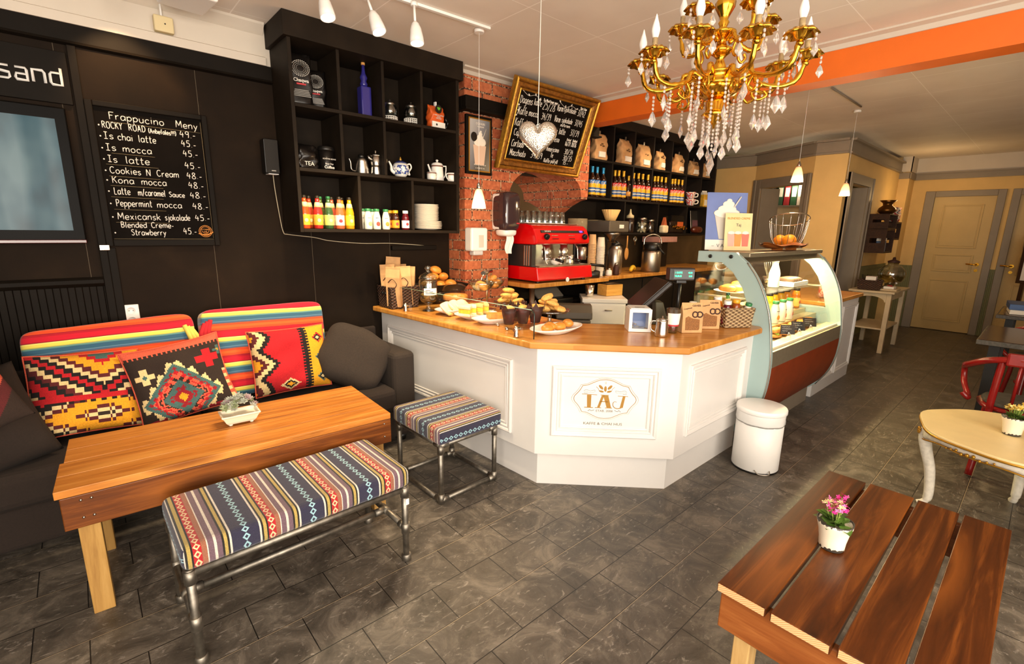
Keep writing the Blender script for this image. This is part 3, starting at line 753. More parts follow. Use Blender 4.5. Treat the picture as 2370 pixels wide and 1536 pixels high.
LG = wood('pale_leg', ('a07a48', 'c09a62', 'd2b078'), 2, .5, 1, True, 8)
for x_ in (1.365, 2.22):
    for y_ in (.43, .02): G().box(x_ - 1.79 - .033, y_ - .22 - .024, 0, x_ - 1.79 + .033, y_ - .22 + .024, .47).build('leg', LG, t, .003)

# flower pots
x = N('distressed_cream_pot'); o3 = x.xyz()
zz = x.math('ADD', o3[2], x.math('MULTIPLY', x.math('SUBTRACT', x.noise(x.co(), 90, 2), .5), .03))
ed = x.math('MAXIMUM', x.math('LESS_THAN', zz, .009), x.math('GREATER_THAN', zz, .091))
x.col(x.mix(ed, 'e6dac2', '3a342e')); x.set(rough=.45); x.bump(ed, .3, .003); M['potcream'] = x.m
def flower_pot(label, loc, cols, seed):
    r = thing('flower_pot', label, 'plant', loc)
    rn = random.Random(seed)
    G().lathe([(.034, 0), (.036, .004), (.038, .03), (.043, .06), (.05, .085), (.052, .097), (.048, .097), (.044, .08)], n=28, fl=lambda a, j: 1 + (.02 * math.sin(5 * a) if j > 4 else 0)).build('pot', M['potcream'], r)
    g = G()
    for k in range(26):
        a = rn.uniform(0, 2 * PI); l = rn.uniform(.025, .05); el = rn.uniform(-.1, .75); wd = l * .42
        m = Matrix.Translation((rn.uniform(-.02, .02), rn.uniform(-.02, .02), .085 + rn.uniform(0, .018))) @ Matrix.Rotation(a, 4, 'Z') @ Matrix.Rotation(-el, 4, 'Y')
        vs = [(0, 0, 0), (l * .4, -wd, .004), (l * .4, wd, .004), (l * .8, -wd * .8, .0), (l * .8, wd * .8, 0), (l * 1.15, 0, -.008), (l * .4, 0, -.003), (l * .8, 0, -.007)]
        g.add([m @ Vector(v) for v in vs], [(0, 1, 6), (0, 6, 2), (1, 3, 7, 6), (6, 7, 4, 2), (3, 5, 7), (7, 5, 4)], True)
    g.build('leaves', M['leaf'], r)
    st = G(); fl = G()
    for k in range(7):
        a = 2 * PI * k / 7 + rn.uniform(-.3, .3); rr = rn.uniform(.008, .034); top = Vector((rr * math.cos(a), rr * math.sin(a), rn.uniform(.13, .165)))
        st.tube(smooth([(top.x * .3, top.y * .3, .085), (top.x * .8, top.y * .8, .12), top], 4), .0018, 5)
        mi0 = k % len(cols)
        for q in range(13):
            c_ = top + Vector((rn.uniform(-.014, .014), rn.uniform(-.014, .014), rn.uniform(-.01, .01)))
            nrm = Euler((rn.uniform(-.9, .9), rn.uniform(-.9, .9), rn.uniform(0, 3))).to_matrix().to_4x4()
            for pt in range(4):
                m = Matrix.Translation(c_) @ nrm @ Matrix.Rotation(pt * PI / 2, 4, 'Z')
                fl.add([m @ Vector(v) for v in ((0, 0, 0), (.004, -.0026, .001), (.0075, 0, .0015), (.004, .0026, .001))], [(0, 1, 2, 3)], False, (mi0 + (q % 5 == 0)) % len(cols))
    st.build('stems', flat('stem_green', '7c8c3c', .6) if 'stem_green' not in bpy.data.materials else bpy.data.materials['stem_green'], r)
    fl.build('flowers', cols, r)
    return r
flower_pot('distressed cream pot of pink flowers on the slatted table', (1.712, .327, .5), [flat('petal_magenta', 'd8278c', .6), flat('petal_pink', 'e878b8', .6), flat('petal_cream', 'efd9a0', .6)], 2)

# oval side table, cream with gold edging
t = thing('oval_table', 'cream oval table with gilt edging and carved cabriole legs', 'table', (3.5, -.16, 0), math.atan2(.973, -.23))
ra, rb, zt = .52, .42, .5
def oval(s_, n=64, sc=0):
    q = lambda v: math.copysign(abs(v) ** .86, v)
    return [((ra * s_ - sc * .007 * math.cos(8 * 2 * PI * i / n)) * q(math.cos(2 * PI * i / n)), (rb * s_ - sc * .007 * math.cos(8 * 2 * PI * i / n)) * q(math.sin(2 * PI * i / n))) for i in range(n)]
M['tabcream'] = flat('cream_paint', 'd8c08c', .4, var=.05, vs=8); M['tabwhite'] = flat('white_distressed', 'd8d0c0', .5, var=.15, vs=40); M['gilt'] = flat('gilt_edge', 'b8862c', .35, .7)
G().prism(oval(1, 64, 1), zt - .014, zt, 'z').build('tabletop', M['tabcream'], t, .004)
g = G().tube([(x_, y_, zt - .016) for x_, y_ in oval(.992, 64, 1)], .0075, 8, True); o = g.build('gilt_edge', M['gilt'], t); o['label'] = 'gilt rim under the tabletop'
g = G(); n = 96
def apz(a): return zt - .075 - .018 * math.cos(4 * a) - .008 * math.cos(8 * a)
vs = []
for i in range(n):
    a = 2 * PI * i / n
    for s_, z_ in ((.95, zt - .02), (.97, apz(a) + .02), (.945, apz(a)), (.91, apz(a)), (.91, zt - .02)): vs.append((ra * s_ * math.cos(a), rb * s_ * math.sin(a), z_))
fs = [(i * 5 + k, i * 5 + (k + 1) % 5, ((i + 1) % n) * 5 + (k + 1) % 5, ((i + 1) % n) * 5 + k) for i in range(n) for k in range(5)]
g.add(vs, fs, True); g.build('apron', M['tabwhite'], t)
g = G().tube([(ra * .957 * math.cos(2 * PI * i / n), rb * .957 * math.sin(2 * PI * i / n), apz(2 * PI * i / n)) for i in range(n)], .004, 6, True)
g.build('gilt_beading', M['gilt'], t)
for k in range(4):
    g = G(); a0 = PI / 4 + k * PI / 2
    for q in range(-4, 5):
        a = a0 + q * .055; z_ = zt - .055 + .006 * math.sin(q * 2.1); sz = .011 - .0013 * abs(q)
        g.ell((ra * .975 * math.cos(a), rb * .975 * math.sin(a), z_), (sz * .8, sz * .8, sz), 8, 6)
    g.build('gilt_ornament', M['gilt'], t); g = G(); a = k * PI / 2
    for q in range(6): b_ = q * PI / 3; g.ell((ra * .99 * math.cos(a) - .012 * math.sin(a) * math.cos(b_), rb * .99 * math.sin(a) + .012 * math.cos(a) * math.cos(b_), zt - .06 + .012 * math.sin(b_)), .008, 8, 6)
    for q in range(3): g.ell((ra * .975 * math.cos(a), rb * .975 * math.sin(a), zt - .085 - .013 * q), .006 - .001 * q, 8, 6)
    g.build('gilt_ornament', M['gilt'], t)
for k in range(4):
    a = k * PI / 2; d_ = Vector((math.cos(a), math.sin(a), 0)); rr = ra if k % 2 == 0 else rb
    pts = [d_ * (rr * s_) + Vector((0, 0, z_)) for s_, z_ in ((.9, zt - .02), (.93, zt - .09), (.9, zt - .17), (.84, zt - .28), (.81, .08), (.83, .03), (.88, .008))]
    g = G().tube(smooth(pts, 4), [.034 - .018 * i / 24 if i < 19 else .016 + .004 * (i - 19) / 5 for i in range(25)], 12)
    g.build('leg', M['tabwhite'], t)
flower_pot('distressed cream pot of yellow flowers on the oval table', (3.49, -.005, .5), [flat('petal_yellow', 'e0b840', .6), flat('petal_cream_yellow', 'ecd88c', .6)], 6)

# pedal bin
b = thing('pedal_bin', 'white pedal bin on the floor against the counter', 'bin', (3.15, 1.09, 0), -.887)
G().lathe([(.135, 0), (.14, .01), (.14, .385)], n=40).build('body', M['plastic'], b)
g = G().lathe([(.1405, .384), (.1425, .378), (.1425, .35), (.1445, .328), (.1425, .315), (.1408, .318)], n=60, cap=False, fl=lambda a, j: 1 + .012 * math.sin(9 * a + j) * (j in (2, 3, 4)) + .008 * math.sin(23 * a + 2 * j) * (j > 1))
g.build('bin_liner', flat('thin_white_film', 'e2e0dc', .3), b)
G().lathe([(.146, .386), (.149, .39), (.149, .408), (.144, .418), (.0, .424)], n=40).build('lid', M['plastic'], b, .002)
G().lathe([(.141, 0), (.141, .012)], n=40).build('base_ring', M['blackplastic'], b)
g = G().tube(smooth([(-.045, -.135, .03), (-.03, -.165, .018), (.03, -.165, .018), (.045, -.135, .03)], 4), .0035, 6); g.build('pedal', M['brushed'], b)
# ================================================================== chalk lettering (single-stroke hand)
GL = {
'a': (5.2, '5 4.5 4 6 1.5 6 .3 3.5 1 .6 3 .3 4.8 2.5|5 6 4.9 2 5.3 .2'), 'b': (5, '.4 10 .4 .2|.4 4 2.2 6 4.4 5 4.6 2 3 .1 .4 1.2'), 'c': (4.6, '4.4 5 2.8 6 .8 5 .3 2.6 1.4 .3 3.2 .1 4.5 1.1'),
'd': (5.2, '5 10 5 .1|5 4.4 3.4 6 1 5.2 .3 2.6 1.4 .2 3.4 .4 5 2'), 'e': (4.8, '.5 3 4.5 3.3 4.2 5.2 2.5 6.1 .8 5 .3 2.6 1.4 .3 3.2 .1 4.6 1'), 'f': (3.8, '3.9 9.4 2.8 10 1.6 8.8 1.5 0|.2 5.8 3.3 6'),
'g': (5.2, '5 4.6 3.8 6 1.4 5.8 .4 3.4 1.4 .8 3.4 1 4.9 3|5 6 4.9 -1.5 3.4 -3.4 1.2 -2.8'), 'h': (5, '.4 10 .4 0|.4 3.8 2.2 6 4.2 5.4 4.6 3 4.6 0'), 'i': (1.8, '.9 6 .9 0|.9 8.4 1 8.6'),
'j': (2.6, '1.8 6 1.8 -2 .2 -3.3|1.8 8.4 1.9 8.6'), 'k': (4.8, '.4 10 .4 0|4.2 6 .5 2.6|1.6 3.6 4.6 0'), 'l': (1.8, '.8 10 .8 1 1.6 .1'), 'm': (7.6, '.4 6 .4 0|.4 3.8 2 6 3.6 5.2 3.7 0|3.7 3.8 5.4 6 7 5.2 7.2 0'),
'n': (5, '.4 6 .4 0|.4 3.6 2.4 6 4.3 5.2 4.5 0'), 'o': (5.2, '2.6 6 .8 5 .3 2.8 1.2 .4 2.8 0 4.6 1.4 4.9 3.6 4 5.6 2.6 6'), 'p': (5, '.4 6 .4 -3.6|.4 4.4 2.4 6.1 4.5 4.8 4.6 2.2 2.8 .2 .5 1.2'),
'r': (3.8, '.4 6 .4 0|.4 3.4 1.8 5.6 3.6 6'), 's': (4, '3.7 5.2 2.2 6 .6 5 1 3.6 3.2 2.7 3.7 1.2 2 0 .3 .8'), 't': (3.8, '1.7 9.6 1.6 1 2.8 .1 3.6 .6|.1 6.4 3.6 6.6'), 'u': (5, '.4 6 .5 1.6 2 0 4 1 4.5 3|4.5 6 4.6 0'),
'v': (4.6, '.2 6 2.3 0|2.3 0 4.4 6'), 'w': (6.6, '.2 6 1.8 0|1.8 0 3.3 4.6|3.3 4.6 4.8 0|4.8 0 6.4 6'), 'x': (4.6, '.3 6 4.3 0|4.2 6 .3 0'), 'y': (5, '.3 6 2.5 .6|4.6 6 2.6 .4 .9 -3.6'), 'z': (4.4, '.3 6 4 6|4 6 .3 0|.3 0 4.2 .1'),
'å': (5.2, '5 4.5 4 6 1.5 6 .3 3.5 1 .6 3 .3 4.8 2.5|5 6 4.9 2 5.3 .2|2.6 8 2 9 2.8 9.6 3.4 8.8 2.6 8'),
'A': (6, '.2 0 2.8 10|2.8 10 5.6 0|1.2 3.6 4.6 3.6'), 'B': (5.4, '.5 0 .5 10|.5 10 3.6 9.6 4.2 7.6 3 5.6 .6 5.2|.6 5.2 4 4.6 5 2.6 3.6 .4 .5 0'), 'C': (6, '5.6 8.6 3.8 10 1.4 8.8 .4 5 1.4 1.2 3.6 0 5.7 1.4'), 'D': (6, '.5 0 .5 10|.3 10 3.4 9.4 5.4 6.4 5 2.6 3 .4 .3 0'),
'E': (4.8, '4.6 10 .5 10|.5 10 .5 0|.5 0 4.7 .2|.5 5.2 3.8 5.3'), 'F': (5.2, '5.2 10 .6 10|.6 10 .6 0|.6 5.6 4 5.8'), 'I': (4, '.3 10 3.7 10|2 10 2 0|.2 0 3.8 0'), 'K': (5.4, '.5 10 .5 0|5 10 .6 4.6|1.8 6 5.2 0'), 'L': (4.6, '.5 10 .5 0|.5 0 4.4 .2'),
'M': (7.4, '.3 0 .9 10|.9 10 3.6 2.6|3.6 2.6 6.4 10|6.4 10 7 0'), 'N': (6, '.4 0 .6 10|.6 10 5.2 0|5.2 0 5.4 10'), 'O': (6.2, '3.1 10 1 8.6 .3 5 1.1 1.2 3.1 0 5.2 1.4 5.9 5 5.1 8.8 3.1 10'), 'P': (5.2, '.5 0 .5 10|.5 10 3.6 9.6 4.8 7.4 3.6 5 .6 4.4'),
'R': (5.6, '.5 0 .5 10|.5 10 3.8 9.6 4.6 7.6 3.2 5.4 .6 5|2.2 5 5.3 0'), 'S': (5, '4.6 8.8 2.8 10 .7 8.6 1 6.6 3.8 4.6 4.5 2 2.6 0 .3 1.2'), 'T': (5.4, '.1 10 5.3 10|2.7 10 2.7 0'), 'W': (7.6, '.2 10 2 0|2 0 3.8 7|3.8 7 5.6 0|5.6 0 7.4 10'), 'V': (5.6, '.2 10 2.8 0|2.8 0 5.5 10'), 'Y': (5.4, '.2 10 2.7 5|5.2 10 2.7 5 2.6 0'),
'0': (5, '2.5 10 .7 8.4 .4 5 .9 1.2 2.6 0 4.4 1.6 4.7 5 4.2 8.8 2.5 10'), '1': (2.6, '.3 8 1.6 10|1.6 10 1.6 0'), '2': (4.8, '.5 8 1.6 9.9 3.8 9.6 4.2 7.4 2.6 3.8 .4 .2|.4 .2 4.6 .3'), '3': (4.6, '.5 9.2 2.6 10 4.2 8.2 3.2 5.8 1.8 5.4|1.8 5.4 4.2 4.4 4 1.2 2 0 .3 1'),
'4': (5, '2 10 .4 4.2|.4 4.2 4.8 4.2|3.6 7.4 3.5 0'), '5': (4.6, '4.3 10 1 10|1 10 .7 5.8|.7 5.8 3 6.2 4.3 3.6 3.2 .4 .4 .6'), '6': (4.6, '3.8 9.8 1.4 7.2 .5 3 1.6 .2 3.8 .6 4.2 3.4 2.6 5 .8 3.6'), '7': (4.4, '.3 10 4.2 10|4.2 10 1.6 0'), '8': (4.8, '2.4 5.4 .8 7.4 1.2 9.6 2.8 10 4 8.4 2.4 5.4 .5 3.2 .7 .8 2.4 0 4.3 1 4.2 3.4 2.4 5.4'),
'9': (4.6, '4 8.8 2.2 10 .5 8 1 5.8 3 5.4 4.1 7.6|4.2 9 4 3 3.6 0'), '.': (1.4, '.6 .2 .7 .5'), ',': (1.6, '1 .5 .4 -1.4'), '-': (3.4, '.4 3.4 3 3.5'), '/': (4, '.2 -1 3.8 10.6'), '(': (2.4, '2.2 10.6 .7 7.6 .6 3 2.1 -.8'), ')': (2.4, '.2 10.6 1.7 7.6 1.8 3 .3 -.8'), '!': (2, '1 10 1 3|1 .6 1 .3'), '*': (2.4, '1 4.4 1.3 4.8'), '&': (5, '4.6 0 1.2 7.6 2 9.8 3.4 8.4 .5 3 1.8 0 4.6 4')}
def chalk(g, s, x0, x1, z, h, P, r=.0022, rn=random.Random(3)):
    """write s from x0 to x1 on the baseline z with capital height h; P maps (x, z) to 3-D"""
    W = sum((GL[c][0] + 1.5) if c != ' ' else 4 for c in s) - 1.5; kx = (x1 - x0) / W; kz = h / 10; u = 0
    for c in s:
        if c == ' ': u += 4; continue
        w_, st = GL[c]; dz = rn.uniform(-.3, .3)
        for q in st.split('|'):
            n = [float(v) for v in q.split()]; pts = [Vector((x0 + (u + n[i]) * kx, z + (n[i + 1] + dz) * kz, 0)) for i in range(0, len(n), 2)]
            if len(pts) > 2: pts = smooth(pts, 4)
            g.tube([P(p.x, p.y) for p in pts], r, 5)
        u += w_ + 1.5
# ================================================================== things on the black wall
bd = thing('menu_chalkboard', 'black framed chalkboard with the handwritten iced coffee menu on the black wall', 'chalkboard', (.389, WY, 1.74))
def wl(x0, y0, z0, x1, y1, z1): return (x0 - .389, y0, z0 - 1.74, x1 - .389, y1, z1 - 1.74)
G().box(*wl(.14, -.012, 1.395, .645, -.001, 2.1)).build('writing_surface', M['board'], bd)
g = G()
for b_ in ((.117, -.03, 1.366, .149, -.001, 2.12), (.636, -.03, 1.366, .664, -.001, 2.12), (.149, -.03, 1.366, .636, -.001, 1.404), (.149, -.03, 2.092, .636, -.001, 2.12)): g.box(*wl(*b_))
g.build('frame', M['blackgloss'], bd, .004)
Pw = lambda x, z: Vector((x - .389, -.0135, z - 1.74))
g = G()
for s_, x0, x1, z, h in (('Frappucino', .211, .452, 2.036, .036), ('Meny', .508, .614, 2.036, .036), ('ROCKY', .177, .262, 1.988, .033), ('ROAD', .289, .363, 1.988, .033), ('(Anbefales!!!)', .376, .504, 1.988, .024), ('49.-', .521, .599, 1.986, .034),
    ('Is', .178, .217, 1.934, .034), ('chai', .236, .300, 1.934, .034), ('latte', .326, .404, 1.934, .035), ('45.-', .523, .596, 1.934, .034), ('Is', .179, .221, 1.874, .034), ('mocca', .25, .377, 1.874, .034), ('45.-', .526, .6, 1.88, .034),
    ('Is', .18, .219, 1.815, .034), ('latte', .256, .361, 1.815, .036), ('45.-', .527, .606, 1.813, .034), ('Cookies', .181, .315, 1.757, .034), ('N', .34, .36, 1.757, .034), ('Cream', .388, .492, 1.757, .034), ('48.-', .531, .608, 1.757, .034),
    ('Kona', .185, .278, 1.706, .034), ('mocca', .312, .427, 1.706, .034), ('48.-', .534, .612, 1.702, .034), ('Latte', .186, .255, 1.647, .036), ('m/caramel', .29, .415, 1.647, .034), ('Sauce', .434, .509, 1.646, .028), ('48.-', .536, .617, 1.645, .034),
    ('Peppermint', .187, .346, 1.584, .036), ('mocca', .37, .488, 1.584, .034), ('48.-', .542, .623, 1.582, .034), ('Mexicansk', .185, .378, 1.513, .036), ('sjokolade', .4, .522, 1.513, .034), ('45.-', .548, .624, 1.514, .034),
    ('Blended', .194, .308, 1.469, .031), ('Creme-', .33, .436, 1.469, .031), ('Strawberry', .235, .395, 1.426, .032), ('45.-', .481, .548, 1.434, .036)):
    g = G(); chalk(g, s_, x0, x1, z, h, Pw, .0021); g.build('chalk_lettering', M['chalk'], bd)
for k, z in enumerate((2.0, 1.945, 1.885, 1.828, 1.77, 1.72, 1.662, 1.597, 1.525, 1.44)): G().ell(Pw(.164, z), (.004, .002, .004), 8, 6).build('chalk_dot', M['chalk'], bd)
g = G()
for x0, x1, z in ((.195, .625, 2.022), (.2, .39, 1.862), (.17, .40, 1.803), (.175, .40, 1.742), (.175, .41, 1.693), (.17, .405, 1.633), (.175, .41, 1.567), (.175, .42, 1.497), (.155, .636, 1.407)): g.tube([Pw(x0, z), Pw(x1, z - .002)], .0011, 4)
g.tube([Pw(.633, 1.41), Pw(.63, 2.08)], .0011, 4)
g.build('ruled_lines', flat('chalk_faint', '8f7d5c', .9), bd)
M['badge'] = flat('badge_orange', 'd88a3c', .6)
g = G(); cx, cz = .595, 1.452
for r_ in (.034, .0265): g.tube([Pw(cx + r_ * math.cos(2 * PI * i / 32), cz + r_ * math.sin(2 * PI * i / 32)) for i in range(32)], .0014, 5, True)
for i in range(20): a = 2 * PI * i / 20; g.tube([Pw(cx + .029 * math.cos(a), cz + .029 * math.sin(a)), Pw(cx + .0315 * math.cos(a), cz + .0315 * math.sin(a))], .001, 4)
g.tube([Pw(cx + x_, cz + z_) for x_, z_ in ((-.021, .012), (.021, .012), (.016, -.004), (.006, -.012), (-.006, -.012), (-.016, -.004))], .0014, 5, True)
g.tube([Pw(cx + .0, cz + .008), Pw(cx + .02, cz + .008)], .0012, 4)
g.tube(smooth([Pw(cx - .038, cz - .014), Pw(cx - .01, cz - .02), Pw(cx + .02, cz - .016), Pw(cx + .041, cz - .004)], 5), .003, 6)
o = g.build('round_badge', M['badge'], bd); o['label'] = 'round orange cup emblem'
text('badge_lettering', 'TAJ', .012, M['badge'], bd, Matrix.Translation(Pw(cx - .0105, cz - .006)) @ FRONT)
# television and the sign above it
tv = thing('television', 'flat television on the black wall at the left edge', 'television', (-.4, WY, 1.72))
TY = 3.44
def P3(x, y, Y=TY): p = PY(x, y, Y); return p.x, p.z
xr, zt = P3(150, 250); xr2, zb = P3(204, 557); sx, sz = P3(126, 275); _, sz0 = P3(168, 533)
G().box(-.55, TY - WY, zb - 1.72, xr + .4, -.01, zt - 1.72).build('casing', flat('tv_bezel', '0a0807', .4, spec=.06), tv, .006)
x = N('tv_screen'); o3 = x.xyz()
x.col((lambda c: c)(x.ramp(x.noise(x.mp((2.2, 1, 1.2)), 3, 2), [(.35, '10222a'), (.5, '2a444e'), (.7, '4a6066')]))); x.set(rough=.3, spec=.15)
em = x.ramp(x.noise(x.mp((5, 1, .4)), 1.6, 1), [(.42, '1d5564'), (.5, '5d7a82'), (.6, '93a3a3')], False)  # street reflection painted into the screen as a teal glow pattern
x.L(em, x.b.inputs['Emission Color']); x.set(es=.22); M['tvscreen'] = x.m
G().box(-.5, TY - WY - .002, sz0 - 1.72, sx + .4, TY - WY, sz - 1.72).build('screen', M['tvscreen'], tv)
o = G().box(-.55, TY - WY - .004, zb - 1.72 - .012, xr + .4, TY - WY + .02, zb - 1.72 + .006).build('lower_trim', flat('tv_red_trim', '4a0a0a', .15), tv, .003); o['label'] = 'dark red lower edge'
sg = thing('wall_sign', 'black sign panel with white sand lettering above the television', 'sign', (-.3, WY, 2.2))
G().box(-.9, -.02, -.12, .375, -.002, .125).build('panel', M['blackgloss'], sg, .002)
g = G(); k = .0125
def rnd(g, pts, r=.0085): g.tube([Vector((p[0], -.0225, p[1])) for p in pts], r, 6, flat=.4)
for ch, ox in (('s', .0), ('a', .062), ('n', .124), ('d', .186)):
    ox += .118 + .0; h = .056; w_ = .042
    S = {'s': [[(w_, h), (.004, h), (0, h * .8), (.002, h * .55), (w_, h * .45), (w_, .006), (w_ - .006, 0), (0, 0)]], 'a': [[(.002, h), (w_ - .004, h), (w_, h - .008), (w_, 0), (.004, 0), (0, .01), (.004, h * .5), (w_, h * .5)]],
         'n': [[(0, 0), (0, h), (w_ - .006, h), (w_, h - .01), (w_, 0)]], 'd': [[(w_, h * 1.42), (w_, 0), (.006, 0), (0, .01), (0, h - .01), (.006, h), (w_, h)]]}[ch]
    for q in S: rnd(g, [(ox + a, c - .035) for a, c in q])
g.build('lettering', flat('sign_white', 'e6e4e0', .5), sg)
# socket outlet
ok = thing('wall_socket', 'white double wall socket behind the striped cushions', 'socket', (.181, WY, .975))
G().box(-.037, -.012, -.06, .037, -.001, .06).build('plate', M['cream'] if False else M['plastic'], ok, .004)
for z_ in (.026, -.03):
    o = G().lathe([(.021, 0), (.021, .003), (.019, .003), (.0185, .0012), (0, .0012)], M=Matrix.Translation((0, -.012, z_)) @ Matrix.Rotation(PI / 2, 4, 'X'), n=20).build('socket_face', M['plastic'], ok)
    for q in (-.0095, .0095): G().lathe([(.0024, 0), (.0024, .002)], M=Matrix.Translation((q, -.0128, z_)) @ Matrix.Rotation(PI / 2, 4, 'X'), n=10).build('hole', M['blackplastic'], o)
br = G().box(.085, WY - .032, 1.345, .13, WY - .017, 1.375).build('wall_bracket', M['steel'], None, .003); tag(br, 'small shiny metal bracket below the chalkboard corner', 'bracket')
# wall speaker and its cable
sp = thing('wall_speaker', 'small black loudspeaker on the wall beside the black shelf', 'loudspeaker', (.992, WY, 1.92), 0)
G().box(-.048, -.1, -.105, .038, -.015, .105).build('cabinet', M['blackplastic'], sp, .008)
G().box(-.044, -.106, -.1, .034, -.099, .1).build('grille', flat('speaker_cloth', '2a2622', .9, bump=.4, bs=900), sp, .003)
G().box(-.012, -.015, -.03, .012, -.001, .03).build('bracket', M['blackplastic'], sp)
G().box(-.03, -.095, -.108, .03, -.03, -.104).build('base_plate', M['plastic'], sp)
G().box(-.014, -.1068, -.09, .012, -.1055, -.083).build('maker_plate', M['txtgrey'], sp)
cb = G().tube(smooth([(1.0, WY - .05, 1.813), (1.01, WY - .03, 1.72), (1.03, WY - .012, 1.56), (1.046, WY - .01, 1.452), (1.08, WY - .008, 1.435), (1.25, WY - .008, 1.415), (1.36, WY - .008, 1.392), (1.6, WY - .008, 1.372), (1.86, WY - .008, 1.37), (2.2, WY - .008, 1.345)], 6), .0028, 6).build('speaker_cable', flat('pale_cable', 'b8ab90', .5)); tag(cb, 'thin pale cable running from the wall speaker under the black shelf', 'cable')
# lath on the wall below the shelf
lt = G().box(1.84, WY - .03, 1.318, 2.25, WY - .001, 1.352).build('wall_rail', M['blackgloss'], None, .003); tag(lt, 'black strip rail on the wall below the shelf', 'rail')
# junction box and conduit under the ceiling, ceiling projector
p = PY(378, 58, WY - .02)
jb = thing('junction_box', 'cream junction box and conduit on the white wall strip', 'junction box', (p.x, WY, p.z))
G().box(-.045, -.045, -.04, .045, -.001, .04).build('cover', M['cream'], jb, .006)
G().lathe([(.004, 0), (.004, .002)], M=Matrix.Translation((.005, -.045, 0)) @ Matrix.Rotation(PI / 2, 4, 'X'), n=8).build('screw', M['blackplastic'], jb)
G().tube([(-.005, -.02, .035), (-.005, -.02, 2.7 - p.z)], .006, 8).build('conduit', M['plastic'], jb)
p = PZ(430, 0, 2.6)
pj = thing('ceiling_projector', 'white ceiling box with a vent grille cut by the top edge', 'projector', (p.x, p.y, 2.6), .1)
G().box(-.09, -.1, .0, .12, .16, .098).build('housing', M['plastic'], pj, .01)
for k in range(9): G().box(.03 + k * .009, -.108, .02, .034 + k * .009, -.099, .08).build('vent_slat', M['cream'], pj)
G().lathe([(.028, 0), (.03, .05), (.026, .052), (.02, .02)], M=Matrix.Translation((-.05, -.1, .05)) @ Matrix.Rotation(PI / 2, 4, 'X'), n=18).build('lens_barrel', M['plastic'], pj)

# ================================================================== black cube shelf and what stands in it
sh = thing('cube_shelf', 'tall black cube shelf hung on the black wall', 'shelf', (1.66, WY, 1.45))
def hb(x0, y0, z0, x1, y1, z1, name, bev=.002): return G().box(x0 - 1.66, y0 - WY, z0 - 1.45, x1 - 1.66, y1 - WY, z1 - 1.45).build(name, M['shelf'], sh, bev)
SF = 3.17
hb(1.03, SF - .02, 2.567, 2.298, WY - .001, 2.699, 'top_box', .003)
hb(1.053, SF, 1.455, 1.075, WY - .001, 2.566, 'side_panel'); hb(2.245, SF, 1.455, 2.27, WY - .001, 2.566, 'side_panel')
hb(1.076, WY - .012, 1.456, 2.244, WY - .002, 2.566, 'back_panel')
Z3, Z2, Z1 = 1.477, 1.846, 2.216
for z in (Z3, Z2, Z1): hb(1.076, SF + .002, z - .021, 2.244, WY - .013, z, 'shelf_board')
for x_ in (1.354, 1.655, 1.952): hb(x_ - .01, SF + .003, Z1 + .001, x_ + .01, WY - .013, 2.566, 'divider'); hb(x_ - .01, SF + .003, Z2 + .001, x_ + .01, WY - .013, Z1 - .022, 'divider')
for x_ in (1.456, 1.86): hb(x_ - .01, SF + .003, Z3 + .001, x_ + .01, WY - .013, Z2 - .022, 'divider')

def coffee_bag(name, label, loc, w, d, h, mat, rz=0, lean=0, cat='coffee bag', group=None, fold=.06, crumple=.004, seed=1):
    r = thing(name, label, cat, loc, rz, group); rn = random.Random(seed); ph = [rn.uniform(0, 6) for _ in range(4)]
    n, m = 24, 12; vs = []
    def sec(t): # half-depth profile
        return d / 2 * (1 - max(0, (t - .62) / .38) ** 1.3 * .94)
    for j in range(m + 1):
        t = j / m; dd = sec(t); ww = w / 2 * (1 - .03 * math.sin(PI * t))
        for i in range(n):
            a = 2 * PI * i / n; c_, s_ = math.cos(a), math.sin(a)
            X = ww * math.copysign(abs(c_) ** .35, c_); Y = dd * math.copysign(abs(s_) ** .35, s_)
            k_ = crumple * (math.sin(9 * t + 3 * a + ph[0]) + math.sin(17 * t - 5 * a + ph[1]))
            vs.append((X + k_ * c_, Y + k_ * s_ * (1 if t > .05 else 0) + lean * h * t * t, h * t))
    g = G(); g.add(vs, [(j * n + i, j * n + (i + 1) % n, (j + 1) * n + (i + 1) % n, (j + 1) * n + i) for j in range(m) for i in range(n)], True); g._cap(0, n, True, 0); g._cap(m * n, n, False, 0)
    g.build('bag_body', mat, r); return r
M['foil'] = flat('black_foil', '1b1715', .3, .3, bump=.3, bs=30); M['print'] = flat('white_print', 'd8d2c8', .7); M['printred'] = flat('red_print', 'b83238', .7)
def chaq(r, w, h, d, ln, lbl=True):
    g = G(); zc = h * .7; yy = -d / 2 - .006
    for k, rr in enumerate((.17, .24, .31, .38)):
        n_ = 18 + k * 4
        for i in range(n_):
            a = 2 * PI * i / n_; b_ = a + .12; R_ = rr * w
            g.tube([(R_ * math.cos(a), yy + ln * h * .49, zc + R_ * .85 * math.sin(a)), (R_ * math.cos(b_), yy + ln * h * .49, zc + R_ * .85 * math.sin(b_))], .0016 + .0004 * k, 4)
    g.build('ring_emblem', M['print'], r)
    text('bag_title', 'Chaqwa', w * .2, M['print'], r, Matrix.Translation((0, yy - .001 + ln * h * .3, h * .45)) @ FRONT, align='CENTER', bold=.0006)
    G().box(-w * .2, yy - .001, h * .395, w * .2, yy + .004, h * .425).build('red_line', M['printred'], r)
    g = G()
    for k in range(5): g.box(-w * (.3 + .02 * k), yy - .001, h * (.29 - .028 * k), w * (.3 + .025 * k), yy + .004, h * (.29 - .028 * k) + .0045)
    g.build('small_print', flat('faint_print', '8f8a84', .8) if 'faint_print' not in bpy.data.materials else bpy.data.materials['faint_print'], r)
